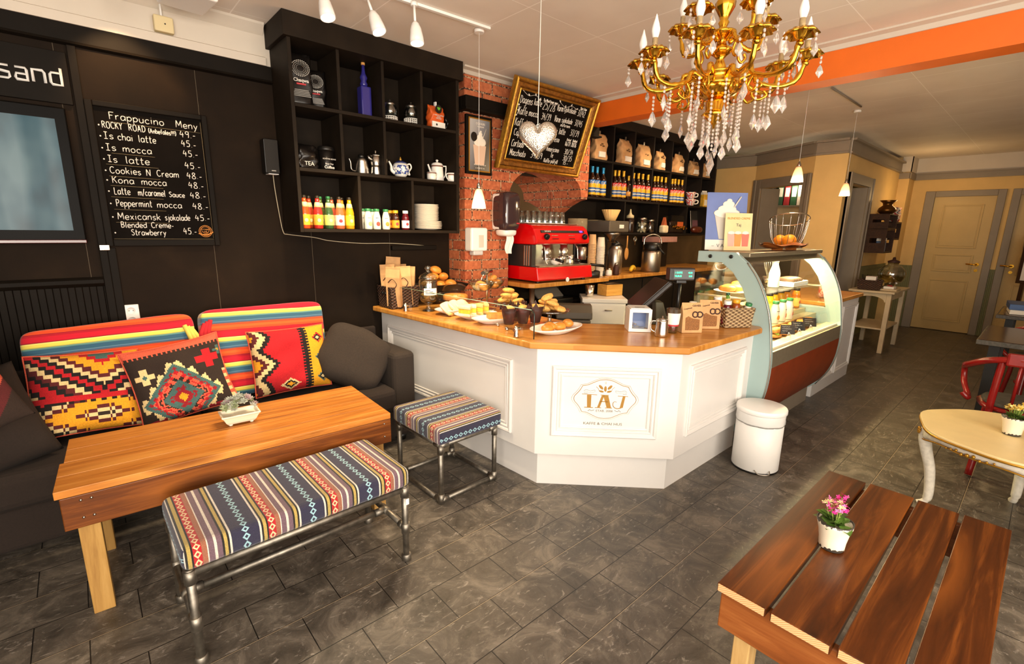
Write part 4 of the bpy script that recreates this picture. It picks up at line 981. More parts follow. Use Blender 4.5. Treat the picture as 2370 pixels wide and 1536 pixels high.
r = coffee_bag('coffee_bag', 'tall black coffee bag with a white ring emblem, left in the top compartment', (1.152, 3.29, Z1), .135, .08, .305, M['foil'], -.12, 0, seed=2); chaq(r, .135, .305, .08, 0)
r = coffee_bag('coffee_bag', 'black coffee bag leaning behind its taller twin in the top compartment', (1.275, 3.36, Z1), .115, .075, .25, M['foil'], -.3, .0, seed=5); chaq(r, .115, .25, .075, 0)

def lath(name, prof, mat, parent, o=(0, 0, 0), n=20, bev=0): return G().lathe(prof, o, n).build(name, mat, parent, bev)
blue = flat('cobalt_glass', '302c7c', .08, coat=.6); M['blueglass'] = blue
bx = lambda x, y, Y: PY(x, y, Y).x
def gx(x_, y_, Y, z): return (PY(x_, y_, Y).x, Y, z)
r = thing('glass_bottle', 'cobalt blue square-based bottle with a cork, the shorter of two', 'bottle', (bx(845, 264, 3.3), 3.3, Z1))
G().box(-.036, -.036, 0, .036, .036, .2).build('square_base', M['blueglass'], r, .008)
lath('bottle_neck', [(.02, .2), (.026, .215), (.018, .235), (.026, .255), (.015, .28), (.011, .3), (.011, .34)], M['blueglass'], r)
lath('cork', [(.013, .335), (.013, .362)], M['cork'], r, n=12)
r = thing('glass_bottle', 'tall cobalt blue round bottle with a cork, right of the square one', 'bottle', (bx(863, 268, 3.34) + .03, 3.35, Z1))
lath('bottle_body', [(.038, 0), (.042, .01), (.042, .22), (.036, .25), (.018, .285), (.011, .31), (.011, .375)], M['blueglass'], r)
lath('cork', [(.013, .37), (.013, .395)], M['cork'], r, n=12)
def glass_pot(label, loc, rz):
    r = thing('glass_teapot', label, 'teapot', loc, rz)
    g = G()
    for k in range(20):
        a = 2 * PI * k / 20; g.tube([(.05 * math.cos(a), .05 * math.sin(a), .002), (.05 * math.cos(a), .05 * math.sin(a), .042)], .003, 5)
    for z_ in (.004, .017, .03, .042): g.tube([(.05 * math.cos(2 * PI * k / 24), .05 * math.sin(2 * PI * k / 24), z_) for k in range(24)], .003, 5, True)
    g.build('warmer_stand', M['porcelain'], r)
    lath('glass_body', [(.03, .046), (.05, .055), (.055, .08), (.047, .11), (.036, .125), (.036, .13)], M['tumbler'], r, n=24); lath('tea_infuser', [(.028, .06), (.03, .065), (.03, .11), (.028, .112)], M['brushed'], r, n=18)
    lath('metal_collar', [(.037, .112), (.039, .128), (.037, .134), (.015, .142), (.006, .145), (.009, .155), (.0, .16)], M['brushed'], r, n=20)
    G().tube(smooth([(.04, 0, .115), (.075, 0, .122), (.085, 0, .09), (.062, 0, .062), (.05, 0, .07)], 6), .006, 8).build('handle', M['porcelain'], r)
    return r
glass_pot('glass teapot with steel collar on a white lattice warmer, right one of the pair', (bx(952, 284, 3.27), 3.27, Z1), 0)
glass_pot('glass teapot on a lattice warmer half hidden in plastic wrap, left of the pair', (bx(903, 276, 3.31), 3.31, Z1), 1.2)
r = coffee_bag('coffee_bag', 'orange and white coffee bag with a green leaf badge, top right compartment', (bx(1008, 298, 3.25), 3.25, Z1), .13, .07, .16, flat('orange_bag', 'd65a1e', .5, var=.1, vs=20), .1, 0, seed=7)
o = G().box(-.06, -.041, .004, .06, -.034, .046).build('white_label', M['paper'], r); G().ell((-.02, -.0415, .026), (.008, .001, .008), 10, 6).build('label_dot', M['blackplastic'], o)
g = G().lathe([(.03, 0), (.03, .003)], M=Matrix.Translation((0, -.038, .135)) @ Matrix.Rotation(PI / 2, 4, 'X'), n=22); o = g.build('leaf_badge', M['blackplastic'], r)
g = G()
for a in (-.6, 0, .6): g.ell((.012 * math.sin(a), -.0425, .132 + .006 * math.cos(a)), (.005, .001, .013), 8, 6, M=Matrix.Rotation(a, 4, 'Y'))
g.build('leaf_print', flat('print_green', '5fae2e', .6), o)
for k, (w_, z_) in enumerate(((.09, .1), (.07, .088), (.06, .078))): text('bag_print', ('AMERICA LATINA', 'KAFFE', 'ORGANIC')[k], .012, M['print'], r, FX(0, -.0405, z_ - .012), align='CENTER')
G().box(-.006, -.012, .155, .006, .012, .19).build('clip', M['plastic'], r, .003)
coffee_bag('coffee_bag', 'crumpled black foil bag beside the orange bag, top right compartment', (bx(1040, 297, 3.32), 3.32, Z1), .1, .08, .15, M['foil'], -.2, 0, crumple=.006, seed=12)
# second row
r = coffee_bag('foil_bag', 'black foil bag in clear wrap, left in the middle row', (bx(708, 387, 3.27), 3.27, Z2), .12, .09, .15, M['foil'], .1, 0, crumple=.007, seed=21, cat='bag'); text('bag_lettering', 'TEA', .035, M['print'], r, FX(-.03, -.052, .02))
r = thing('travel_mug', 'tall black tumbler with white arched print in the middle row', 'cup', (bx(757, 392, 3.26), 3.26, Z2))
lath('cup', [(.036, 0), (.038, .003), (.05, .125)], M['foil'], r, n=28); lath('lid', [(.051, .122), (.053, .128), (.05, .145), (.044, .15)], M['blackplastic'], r, n=28)
text('mug_lettering', 'Coffee', .024, M['print'], r, FX(0, -.043, .012), align='CENTER', bold=.0004); text('mug_lettering', 'Busy Day', .014, M['print'], r, FX(0, -.045, .036), align='CENTER'); text('mug_lettering', 'ROASTED BEANS', .011, M['print'], r, FX(0, -.049, .066), align='CENTER')
r = thing('drip_kettle', 'ridged steel drip kettle with black knob in the middle row', 'kettle', (bx(838, 398, 3.3), 3.3, Z2))
lath('body', [(.052, 0), (.054, .01), (.05, .03), (.052, .034), (.045, .055), (.047, .058), (.039, .082), (.041, .085), (.034, .105), (.028, .11)], M['brushed'], r, n=26); lath('knob', [(.02, .11), (.024, .115), (.022, .13), (.012, .135)], M['blackplastic'], r)
G().tube(smooth([(-.045, 0, .02), (-.075, 0, .03), (-.08, 0, .075), (-.09, 0, .1)], 5), .005, 8).build('spout', M['brushed'], r)
r = thing('moka_pot', 'shiny eight-sided moka pot with pale handle in the middle row', 'coffee maker', (bx(871, 402, 3.25), 3.25, Z2))
lath('boiler', [(.04, 0), (.042, .004), (.036, .05), (.037, .056)], M['steel'], r, n=8); lath('upper_chamber', [(.034, .058), (.036, .066), (.047, .125)], M['steel'], r, n=8)
lath('lid', [(.048, .126), (.046, .132), (.01, .142), (.006, .148), (.01, .16), (.0, .166)], M['steel'], r, n=8)
G().tube(smooth([(.04, 0, .12), (.072, 0, .124), (.08, 0, .1), (.068, 0, .055)], 5), .0065, 8).build('handle', M['cream'], r); G().tube([(-.04, 0, .1), (-.058, 0, .125)], [.012, .005], 8).build('spout', M['steel'], r)
x = N('willow_pattern'); nz = x.noise(x.mp((1, 1, 1)), 46, 6, .7); o3 = x.xyz()
msk = x.math('MULTIPLY', x.math('GREATER_THAN', nz, .5), x.math('MULTIPLY', x.math('GREATER_THAN', o3[2], .02), x.math('LESS_THAN', o3[2], .082)))
x.col(x.mix(msk, 'f0ece4', '3a4f92')); x.set(rough=.18); M['willow'] = x.m
r = thing('teapot', 'white teapot with blue willow pattern and gold knob in the middle row', 'teapot', (bx(928, 410, 3.25), 3.25, Z2))
lath('body', [(.032, 0), (.036, .006), (.055, .03), (.062, .055), (.056, .082), (.044, .097)], M['willow'], r, n=32)
lath('lid', [(.045, .097), (.042, .103), (.02, .113), (.008, .118)], flat('navy_glaze', '2c3566', .2), r, n=28); lath('knob', [(.006, .116), (.01, .124), (.006, .132), (.003, .142)], M['porcelaingold'], r, n=12)
G().tube(smooth([(-.05, 0, .03), (-.072, 0, .045), (-.076, 0, .075), (-.092, 0, .105)], 5), [.014 - .0006 * k for k in range(16)], 10).build('spout', M['porcelain'], r)
G().tube(smooth([(.045, 0, .09), (.075, 0, .1), (.086, 0, .075), (.066, 0, .045), (.072, 0, .025), (.058, 0, .028)], 5), .0055, 8).build('handle', M['porcelain'], r)
band = flat('china_band', '6a3a2a', .4)
r = thing('coffee_pot', 'tall white china coffee pot with patterned rim in the right compartment', 'coffee pot', (bx(1012, 418, 3.3), 3.3, Z2))
lath('body', [(.052, 0), (.053, .005), (.045, .105), (.046, .125), (.04, .128)], M['porcelain'], r, n=28); lath('rim_band', [(.0462, .108), (.0468, .112), (.0465, .117)], band, r, n=28)
lath('lid', [(.044, .128), (.036, .136), (.01, .143), (.006, .147), (.012, .156), (.006, .163)], M['porcelain'], r)
G().tube(smooth([(-.045, 0, .04), (-.062, 0, .075), (-.082, 0, .122)], 5), [.013, .012, .011, .010, .009, .009, .008, .008, .007, .007, .007], 8).build('spout', M['porcelain'], r)
G().tube([(.044, 0, .118), (.082, 0, .122), (.082, 0, .09), (.075, 0, .05), (.05, 0, .02)], .0055, 8).build('handle', M['porcelain'], r)
r = thing('sugar_bowl', 'small white china sugar bowl before the tall coffee pot', 'bowl', (bx(999, 416, 3.225), 3.225, Z2))
lath('body', [(.03, 0), (.034, .005), (.036, .055), (.033, .055), (.03, .01)], M['porcelain'], r, n=24, bev=0); lath('rim_band', [(.0362, .046), (.0366, .052)], band, r, n=24)
G().tube(smooth([(.034, 0, .05), (.052, 0, .05), (.045, 0, .03), (.035, 0, .02)], 5), .004, 8).build('handle', M['porcelain'], r)
r = thing('creamer', 'small white china cream jug right of the coffee pot', 'jug', (bx(1045, 420, 3.235), 3.235, Z2))
lath('body', [(.026, 0), (.03, .005), (.029, .05), (.034, .066), (.031, .066), (.026, .01)], M['porcelain'], r, n=24); lath('rim_band', [(.0302, .05), (.0325, .057)], band, r, n=24)
G().tube(smooth([(-.03, 0, .06), (-.048, 0, .055), (-.044, 0, .03), (-.03, 0, .015)], 5), .004, 8).build('handle', M['porcelain'], r); G().tube([(.028, 0, .055), (.042, 0, .068)], [.012, .006], 8).build('spout', M['porcelain'], r)
# soda bottles
def soda(label, loc, liquid, lab, group=None, cap='2c2418', neck='f0d890'):
    key = 'soda_' + liquid
    mt = bpy.data.materials.get(key) or flat(key, liquid, .08, coat=.4); ml = bpy.data.materials.get('lab_' + lab) or flat('lab_' + lab, lab, .6, var=.12, vs=60); mc = bpy.data.materials.get('cap_' + cap) or flat('cap_' + cap, cap, .3, .3); mn = bpy.data.materials.get('nk_' + neck) or flat('nk_' + neck, neck, .6)
    r = thing('soda_bottle', label, 'bottle', loc, random.uniform(-.2, .2), group)
    lath('glass_body', [(.026, 0), (.0285, .004), (.0285, .105), (.024, .125), (.0135, .165), (.012, .195)], mt, r, n=22); lath('cap', [(.0135, .19), (.0145, .193), (.0135, .204), (.012, .206)], mc, r, n=16)
    lath('label', [(.0288, .022), (.029, .024), (.029, .086), (.0288, .088)], ml, r, n=22); lath('neck_label', [(.0222, .135), (.0186, .15), (.0155, .165)], mn, r, n=22)
    G().ell((0, -.0285, .052), (.012, .0016, .012), 12, 8).build('label_print', mn if lab != 'f0e2cc' else M['printred'], r)
    return r
for x_, y_, lq, lb, cp, nm in ((708, 527, 'c8481c', 'e8a820', '2c2418', 'amber orange soda bottle with a yellow label, leftmost in the front row'), (738, 528, 'b82c24', 'e8a030', '2c2418', 'red soda bottle with an orange-yellow label, second in the front row'), (763, 529, '33502a', 'c2cc62', '2a6a3c', 'green soda bottle with green cap and lime label'), (788, 530, 'd0603c', 'f0e2cc', '2c2418', 'pink-orange soda bottle with a cream label'), (811, 531, 'd89018', 'efb428', '2c2418', 'golden soda bottle with a yellow label, rightmost in the front row')):
    soda(nm, gx(x_, y_, 3.215, Z3), lq, lb, None, cp)
for x_, lq, lb, cp, nm in ((722, 'a83a20', 'e09a28', '2c2418', 'red-brown soda bottle in the back row behind the first two bottles'), (748, '4a5a26', 'b8c060', '2a6a3c', 'green soda bottle in the back row behind the green one'), (774, 'b85038', 'e8c8a0', '2c2418', 'pinkish soda bottle in the back row behind the cream-labelled one'), (797, 'c88020', 'e0a838', '2c2418', 'golden soda bottle in the back row at the right')):
    soda(nm, gx(x_ - 4, 520, 3.29, Z3), lq, lb, None, cp)
def smoothie(label, loc, dot, group=None, cap='2f7a46', body='e4dcc8'):
    r = thing('smoothie_bottle', label, 'bottle', loc, random.uniform(-.3, .3), group)
    mb = bpy.data.materials.get('sm_' + body) or flat('sm_' + body, body, .3); mc = bpy.data.materials.get('cap_' + cap) or flat('cap_' + cap, cap, .35); md = bpy.data.materials.get('dot_' + dot) or flat('dot_' + dot, dot, .6)
    lath('bottle_body', [(.025, 0), (.027, .004), (.027, .072), (.024, .092), (.017, .118), (.0165, .124)], mb, r, n=22); lath('cap', [(.0185, .122), (.0195, .126), (.019, .138), (.0165, .14)], mc, r, n=18)
    G().ell((.004, -.0262, .038), (.013, .002, .016), 12, 8).build('fruit_print', md, r); G().box(-.012, -.0272, .076, .008, -.023, .079).build('brand_stripe', M['blackplastic'], r)
    return r
for x_, d_, nm in ((853, '9aa870', 'cream smoothie bottle with green cap and pale green print, first of three'), (873, 'c83c2c', 'cream smoothie bottle with green cap and red fruit print'), (894, 'e08428', 'cream smoothie bottle with green cap and orange fruit print')): smoothie(nm, gx(x_, 530, 3.22, Z3), d_)
for x_, nm in ((843, 'cream smoothie bottle in the back row, left of the first one'), (865, 'cream smoothie bottle in the back row between the first two')): smoothie(nm, gx(x_ - 2, 525, 3.29, Z3), '9aa870')
def juice(label, loc, liquid, lab, cap, group=None, s=1):
    r = thing('juice_bottle', label, 'bottle', loc, 0, group)
    f = lambda k, c, **q: bpy.data.materials.get(k + c) or flat(k + c, c, **q)
    lath('bottle_body', [(.025, 0), (.0275, .005), (.0275, .07), (.026, .074), (.026, .08), (.0275, .084), (.02, .105), (.0175, .118)], f('jc_', liquid, rough=.12), r, n=22); lath('cap', [(.019, .115), (.02, .118), (.02, .134), (.0185, .136)], f('cap_', cap, rough=.35), r, n=18)
    lath('label', [(.0277, .012), (.028, .014), (.028, .064), (.0277, .066)], f('lab_', lab, rough=.6, var=.12, vs=60), r, n=22)
    G().ell((0, -.0275, .04), (.011, .0018, .011), 12, 8).build('label_print', M['printred'], r)
    if s != 1: r.scale = (s,) * 3
    return r
juice('dark juice bottle with orange label and yellow cap in the lower shelf', gx(916, 531, 3.23, Z3), '3a1c10', 'e8901c', 'e0a024')
juice('dark juice bottle with yellow cap behind the orange-labelled one', gx(903, 526, 3.29, Z3), '3a1c10', 'e8901c', 'e0a024')
juice('dark red juice bottle with white cap and white label', gx(939, 531, 3.22, Z3), '5a141c', 'e8e4ea', 'f2eee8')
# stacked plates
M['plate'] = flat('plate_glaze', 'e6ded0', .22)
def plate(r_, name='plate'): return G().lathe([(r_ * .55, 0), (r_ * .6, .002), (r_ * .98, .0105), (r_, .013), (r_ * .97, .0132), (r_ * .6, .005), (0, .004)], n=36)
pp = PY(990, 535, 3.31); base = None
for k in range(21):
    big = k < 7; nm = ('large' if big else 'small') + ' white plate in the stack on the lower shelf' 
    key = 'plate_big' if big else 'plate_small'
    lab = 'large white plate in the lower part of the plate stack' if big else 'smaller white plate in the upper part of the plate stack'
    if k in (0, 7):
        base = plate(.112 if big else .098).build('plate', M['plate']); tag(base, lab, 'plate', 'large plates stacked on the shelf' if big else 'small plates stacked on the shelf'); o = base
    else: o = base.copy(); COL.objects.link(o)
    o.location = (pp.x + (.0 if big else -.012) + random.uniform(-.002, .002), 3.31 + random.uniform(-.002, .002), Z3 + .001 + k * .0089)
# framed poster on the hood
p0, p1 = PY(1073, 262, HY), PY(1132, 408, HY)
ps = thing('framed_poster', 'black framed dessert drink poster on the brick pier', 'poster', ((p0.x + p1.x) / 2 + .005, HY, 2.15))
G().box(-.13, -.03, -.223, .13, -.001, .223).build('frame', M['blackgloss'], ps, .004)
o = G().box(-.11, -.0325, -.203, .11, -.029, .203).build('gold_slip', M['gilt'], ps)
x = N('poster_print'); o3 = x.xyz(); x.col(x.ramp(x.math('ADD', x.math('MULTIPLY', o3[2], 1.2), x.math('ADD', .5, x.math('MULTIPLY', o3[0], -2.2))), [(0, '8a8578'), (.35, '57524b'), (.55, '7c7c80'), (.9, 'b4b2b0')])); x.set(rough=.25); 
o = G().box(-.1, -.0345, -.193, .1, -.032, .193).build('print', x.m, ps)
wh = flat('poster_white', 'e8e0d2', .6); pk = flat('poster_blush', 'd8b8a0', .6)
g = G().prism([(-.05, -.15), (.042, -.15), (.062, .0), (-.068, .0)], -.0365, -.0345, 'y'); g.build('printed_glass', pk, o)
g = G()
for k, (cx, cz, r_) in enumerate(((-.02, .02, .04), (.02, .025, .042), (0, .055, .034), (.004, .085, .02), (.008, .105, .01))): g.ell((cx, -.0355, cz), (r_, .002, r_ * .8), 16, 8)
g.build('printed_cream', wh, o)
G().ell((-.06, -.0362, .06), (.032, .002, .036), 18, 8).build('printed_cookie', M['blackplastic'], o)
G().tube([(.03, -.037, .06), (.062, -.037, .13)], .006, 6, flat=.3).build('printed_straw', wh, o)
text('poster_lettering', 'COOKIES', .022, wh, o, FX(.005, -.0352, .155), align='CENTER'); text('poster_lettering', "'N CREAM", .016, wh, o, FX(.005, -.0352, .135), align='CENTER')
text('poster_lettering', 'k e a d  s t r a w', .018, wh, o, FX(0, -.037, -.155), align='CENTER'); text('poster_lettering', 'c o o k i e', .022, wh, o, FX(0, -.037, -.18), align='CENTER')
# gilt framed coffee menu leaning out from the hood
gf = thing('framed_menu_board', 'large gilt picture frame holding a handwritten coffee price board, tilted from the brick hood', 'chalkboard', (3.185, 3.24, 2.0)); gf.rotation_euler = (math.atan2(.24, .66), 0, 0)
W_, H_ = .513, .702
def fr(g, x0, z0, x1, z1, prof):
    n = len(prof); vs = []
    for sx_, sz_, in ((x0, z0), (x1, z0), (x1, z1), (x0, z1)):
        for d_, y_ in prof: vs.append((sx_ + (d_ if sx_ == x0 else -d_), y_, sz_ + (d_ if sz_ == z0 else -d_)))
    fs = [(c * n + k, c * n + (k + 1) % n, ((c + 1) % 4) * n + (k + 1) % n, ((c + 1) % 4) * n + k) for c in range(4) for k in range(n)]
    g.add(vs, fs); return g
pr = [(0, -.002), (0, -.03), (.006, -.045), (.018, -.05), (.028, -.04), (.03, -.03)]
fr(G(), -W_, 0, W_, H_, pr).build('outer_moulding', M['goldframe'], gf)
fr(G(), -W_ + .03, .03, W_ - .03, H_ - .03, [(0, -.002), (0, -.03), (.008, -.04), (.03, -.034), (.042, -.022), (.044, -.002)]).build('carved_moulding', M['golddark'], gf)
fr(G(), -W_ + .074, .074, W_ - .074, H_ - .074, [(0, -.002), (0, -.024), (.006, -.028), (.014, -.022), (.016, -.012), (.016, -.002)]).build('inner_slip', M['goldframe'], gf)
o = G().box(-W_ + .089, -.012, .089, W_ - .089, -.004, H_ - .089).build('writing_surface', M['board'], gf)
Pg = lambda x, z: Vector((x - 3.185, -.0128, z)); g = G()
for s_, x0, x1, z, h in (('Dagens', 2.78, 2.915, .522, .055), ('kaffe', 2.935, 3.02, .528, .05), ('25/28', 3.037, 3.182, .514, .062), ('Ta Med hver mer', 3.028, 3.199, .574, .02), ('Varm', 3.206, 3.28, .53, .05), ('sjokolade', 3.29, 3.446, .537, .045), ('37/42', 3.472, 3.571, .529, .05), ('Stor Liten', 3.49, 3.575, .585, .02),
    ('Kaffe', 2.787, 2.885, .437, .058), ('mocca', 2.905, 3.01, .442, .05), ('34/39', 3.05, 3.16, .438, .05), ('Varm', 3.208, 3.28, .443, .05), ('sjokolade', 3.3, 3.436, .45, .042), ('m/krem', 3.3, 3.421, .416, .026), ('37/45', 3.47, 3.568, .445, .05),
    ('Kaffe', 2.779, 2.884, .349, .058), ('latte', 2.9, 2.98, .352, .052), ('34/39', 3.04, 3.16, .352, .05), ('Chai', 3.2, 3.28, .352, .05), ('latte', 3.305, 3.383, .352, .05), ('37/39', 3.448, 3.561, .357, .052),
    ('Cappucino', 2.792, 2.99, .275, .052), ('34/39', 3.04, 3.16, .275, .05), ('Espresso', 3.213, 3.335, .283, .045), ('16/21', 3.421, 3.49, .267, .036), ('20/26', 3.505, 3.572, .267, .036), ('Enkel', 3.43, 3.485, .31, .02), ('Dobbel', 3.51, 3.57, .31, .02),
    ('Cortado', 2.794, 2.932, .188, .055), ('32/37', 3.04, 3.16, .19, .05), ('Americano', 3.207, 3.366, .197, .042), ('30/34', 3.441, 3.556, .194, .045), ('Macchiato', 2.797, 2.977, .115, .052), ('34/39', 3.039, 3.176, .119, .052), ('Te', 3.278, 3.31, .148, .042), ('30/35', 3.445, 3.564, .137, .045), ('Kaffe', 3.21, 3.285, .099, .034), ('påfyll', 3.3, 3.389, .099, .034), ('15.-', 3.464, 3.53, .102, .03)):
    g = G(); chalk(g, s_, x0, x1, z, h, Pg, .0022); g.build('chalk_lettering', M['chalk'], gf)
for pts in (((2.79, .61), (2.86, .585), (2.93, .6), (2.99, .575)), ((3.22, .6), (3.3, .57), (3.37, .592), (3.45, .575)), ((2.775, .5), (2.785, .46), (2.77, .42))):
    g = G(); g.tube([Pg(*p) for p in smooth([Vector((a, c, 0)) for a, c in pts], 6) for p in [(p.x, p.y)]], .0013, 5)
    for a, c in pts: g.ell(Pg(a, c + .006), (.012, .0015, .006), 8, 6, M=Matrix.Rotation(a * 9, 4, 'Y'))
    g.build('chalk_twig', M['chalk'], gf)
# hand dryer towel dispenser and soap dispenser on the pier
p = PY(1172, 490, HY - .1)
dp = thing('towel_dispenser', 'smoky grey paper towel dispenser on the brick pier, paper hanging out', 'dispenser', (p.x, HY, p.z))
M['smoke'] = flat('smoked_plastic', '3a2a2c', .12, coat=.5)
g = G().ell((0, -.1, .0), (.092, .1, .165), 28, 16, e=.42); g.build('cover', M['smoke'], dp)
G().box(-.085, -.12, -.15, .085, -.001, .15).build('back_plate', M['plastic'], dp, .02)
G().ell((0, -.1, -.165), (.075, .08, .04), 20, 10, e=.6).build('outlet', M['plastic'], dp); G().box(.03, -.205, -.1, .06, -.197, -.09).build('badge', M['printred'], dp)
G().grid(lambda a, b_: (.02 + (a - .5) * .08 * (1 - .3 * b_) + .012 * math.sin(6 * b_), -.12 + .012 * math.sin(9 * a + 3 * b_), -.18 - .17 * b_), 12, 12).build('paper_towel', M['paper'], dp)
p = PY(1102, 555, HY - .05)
sd = thing('soap_dispenser', 'white wall soap dispenser with a small window on the brick pier', 'dispenser', (p.x, HY, p.z))
G().box(-.085, -.1, -.09, .085, -.001, .1).build('housing', M['plastic'], sd, .015); o = G().box(-.012, -.103, -.06, .04, -.098, .04).build('window', flat('soap_window', 'c8c0b4', .2), sd, .01)
G().box(-.05, -.085, -.125, .05, -.02, -.085).build('push_bar', flat('grey_pump', 'c4c2c0', .4), sd, .01)
# ================================================================== service counter
CZ = .89
W1, W2, W3 = PZ(1227, 792, CZ), PZ(1598, 806, CZ), PZ(1765, 759, CZ)
PL0, PL1, PR1, PR2 = Vector((1.735, 3.49, 0)), Vector((1.838, 1.832, 0)), Vector((2.402, 1.268, 0)), Vector((3.345, 1.268, 0))
ct = thing('service_counter', 'white panelled angled service counter with an oak worktop', 'counter', (2.1, 1.9, 0))
cT = Matrix.Translation((-2.1, -1.9, 0))
def cb_(g, name, mat, bev=0, par=None): return g.xf(cT).build(name, mat, par or ct, bev)
outer = [(1.66, 3.49), (W1.x, W1.y), (W2.x, W2.y), (W3.x, W3.y), (3.335, 1.225), (3.335, 1.83), (2.65, 1.83), (2.42, 2.05), (2.42, 3.26), (2.385, 3.26), (2.385, 3.49)]
x = N('oak_staves'); vv = x.mp((1, 1, 1), rot=(0, 0, PI / 4)); 
b_ = x.n('TexBrick', offset=.37); x.L(vv, b_.inputs['Vector'])
for k, v in (('Scale', 1), ('Mortar Size', .0006), ('Brick Width', .5), ('Row Height', .045), ('Bias', 0)): b_.inputs[k].default_value = v
b_.inputs['Color1'].default_value = (0, 0, 0, 1); b_.inputs['Color2'].default_value = (1, 1, 1, 1); b_.inputs['Mortar'].default_value = (0, 0, 0, 1)
nz = x.n('TexNoise'); mm = x.n('Mapping'); x.L(vv, mm.inputs[0]); mm.inputs['Scale'].default_value = (3, 60, 3); x.L(mm.outputs[0], nz.inputs['Vector']); nz.inputs['Scale'].default_value = 1; nz.inputs['Detail'].default_value = 5
x.col(x.mix(.5, x.ramp(b_.outputs['Color'], [(0, 'b0702a'), (1, 'd69848')]), x.ramp(nz.outputs['Fac'], [(.3, 'a8641f'), (.7, 'e0a252')]))); x.set(rough=.26); M['oak'] = x.m
cb_(G().prism(outer, CZ - .038, CZ, 'z'), 'worktop', M['oak'], .008)
ins = lambda p, q, d: None
K0, K1, K2, K3 = (1.795, 3.49), (1.887, 1.855), (2.423, 1.318), (3.33, 1.318)
inner = [(3.33, 1.8), (2.64, 1.8), (2.39, 2.05), (2.385, 3.49)]
cb_(G().prism([K0, K1, K2, K3] + inner, 0, .212, 'z'), 'plinth', M['white'])
cb_(G().prism([(1.77, 3.49), (1.862, 1.845), (2.413, 1.294), (3.33, 1.294)] + inner, .213, CZ - .039, 'z'), 'carcass', M['white'])
def frameM(p, d):
    d = Vector(d).normalized(); n_ = Vector((-d.y, d.x, 0)); m = Matrix.Identity(4)
    for i in range(3): m[i][0] = d[i]; m[i][1] = n_[i]; m[i][2] = (0, 0, 1)[i]; m[i][3] = p[i]
    return m
MOLD = [(0, 0), (0, -.012), (.006, -.016), (.016, -.014), (.022, -.007), (.03, -.007), (.034, -.011), (.04, -.006), (.042, 0)]
for p, q, rects in ((PL0, PL1, ((.1, 1.47, .285, .745),)), (PL1, PR1, ((.089, .69, .338, .755),)), (PR1, PR2, ((.1, .83, .33, .76),))):
    d = q - p; L_ = d.length; m = frameM(p, d)
    sk = G().box(.0, 0, .215, L_, .022, CZ - .0385).xf(m); o = cb_(sk, 'panel', M['white'], .002)
    for s0, s1, z0, z1 in rects:
        cb_(fr(G(), s0, z0, s1, z1, MOLD).xf(m), 'panel_moulding', M['white'], 0, o)
        if p is PL1: cb_(fr(G(), s0 + .048, z0 + .048, s1 - .048, z1 - .048, [(0, 0), (0, -.006), (.006, -.009), (.012, -.006), (.012, 0)]).xf(m), 'panel_moulding', M['white'], 0, o)
        else: cb_(fr(G(), s0 + .05, z0 + .05, s1 - .05, z1 - .05, [(0, 0), (0, -.004), (.004, -.006), (.008, -.004), (.008, 0)]).xf(m), 'panel_moulding', M['white'], 0, o)
# painted emblem on the middle panel
mF = cT @ frameM(PL1, PR1 - PL1); LX, LZ, LW, LH = .389, .566, .178, .118
M['logogold'] = flat('emblem_gold', 'a07428', .45); M['logogrey'] = flat('emblem_grey', '6e6350', .5)
Q = [(0, .98), (.2, .94), (.38, .82), (.55, .7), (.72, .65)]; Q2 = [(.72, .65), (.775, .48), (.86, .3), (.955, .14), (.985, 0)]
def outl(s):
    a = smooth([Vector((x_, y_, 0)) for x_, y_ in Q], 4); b2 = smooth([Vector((x_, y_, 0)) for x_, y_ in Q2], 4)
    q = a + b2[1:]; h = q + [Vector((p.x, -p.y, 0)) for p in q[::-1][1:]]; h += [Vector((-p.x, p.y, 0)) for p in h[::-1][1:-1]]
    return [(LX + LW * p.x * s, -.0008, LZ + LH * p.y * s) for p in h]
em = G().tube(outl(1), .0022, 5, True, flat=.4).tube(outl(1.07), .0009, 4, True, flat=.4).xf(mF).build('emblem_outline', M['logogold'], ct)
def LP(pts): return [(LX + LW * a, LZ + LH * c) for a, c in pts]
g = G()
for pl in ([(-.57, .2), (-.43, .2), (-.43, -.42), (-.55, -.42)], [(-.73, .245), (-.25, .225), (-.25, .2), (-.73, .22)], [(-.64, -.42), (-.36, -.42), (-.36, -.455), (-.64, -.455)],
           [(-.06, .2), (.1, .2), (.21, -.42), (.07, -.42)], [(-.1, .2), (-.02, .2), (-.15, -.42), (-.23, -.42)], [(-.14, .225), (.12, .215), (.12, .195), (-.14, .2)], [(-.16, -.1), (.1, -.1), (.1, -.14), (-.17, -.14)], [(-.3, -.42), (-.1, -.42), (-.1, -.45), (-.3, -.45)], [(.02, -.42), (.24, -.42), (.24, -.45), (.02, -.45)],
           [(.56, .18), (.64, .18), (.58, -.4), (.48, -.43)], [(.4, .2), (.72, .19), (.72, .165), (.4, .175)]): g.prism(LP(pl), -.0012, -.0002, 'y')
g.tube([(a, -.0008, c) for a, c in LP([(.53, -.4), (.47, -.44), (.4, -.45), (.33, -.42), (.28, -.35), (.26, -.25), (.27, -.15), (.31, -.1), (.37, -.12)])], .0026, 5, flat=.4)
for a, cx, cz, r_ in ((0, 0, .52, 1), (-.75, -.14, .6, 1), (.75, .14, .6, 1), (-1.35, -.12, .39, .8), (1.35, .12, .39, .8)):
    g.ell((LX + LW * cx, -.0006, LZ + LH * cz), (.0075 * r_, .0007, .017 * r_), 10, 6, M=Matrix.Rotation(a, 4, 'Y'))
for sg in (-1, 1):
    g.tube([(x_, -.0006, z_) for x_, z_ in LP([(sg * .19, .4), (sg * .22, .52), (sg * .29, .62)])], .0016, 5, flat=.4)
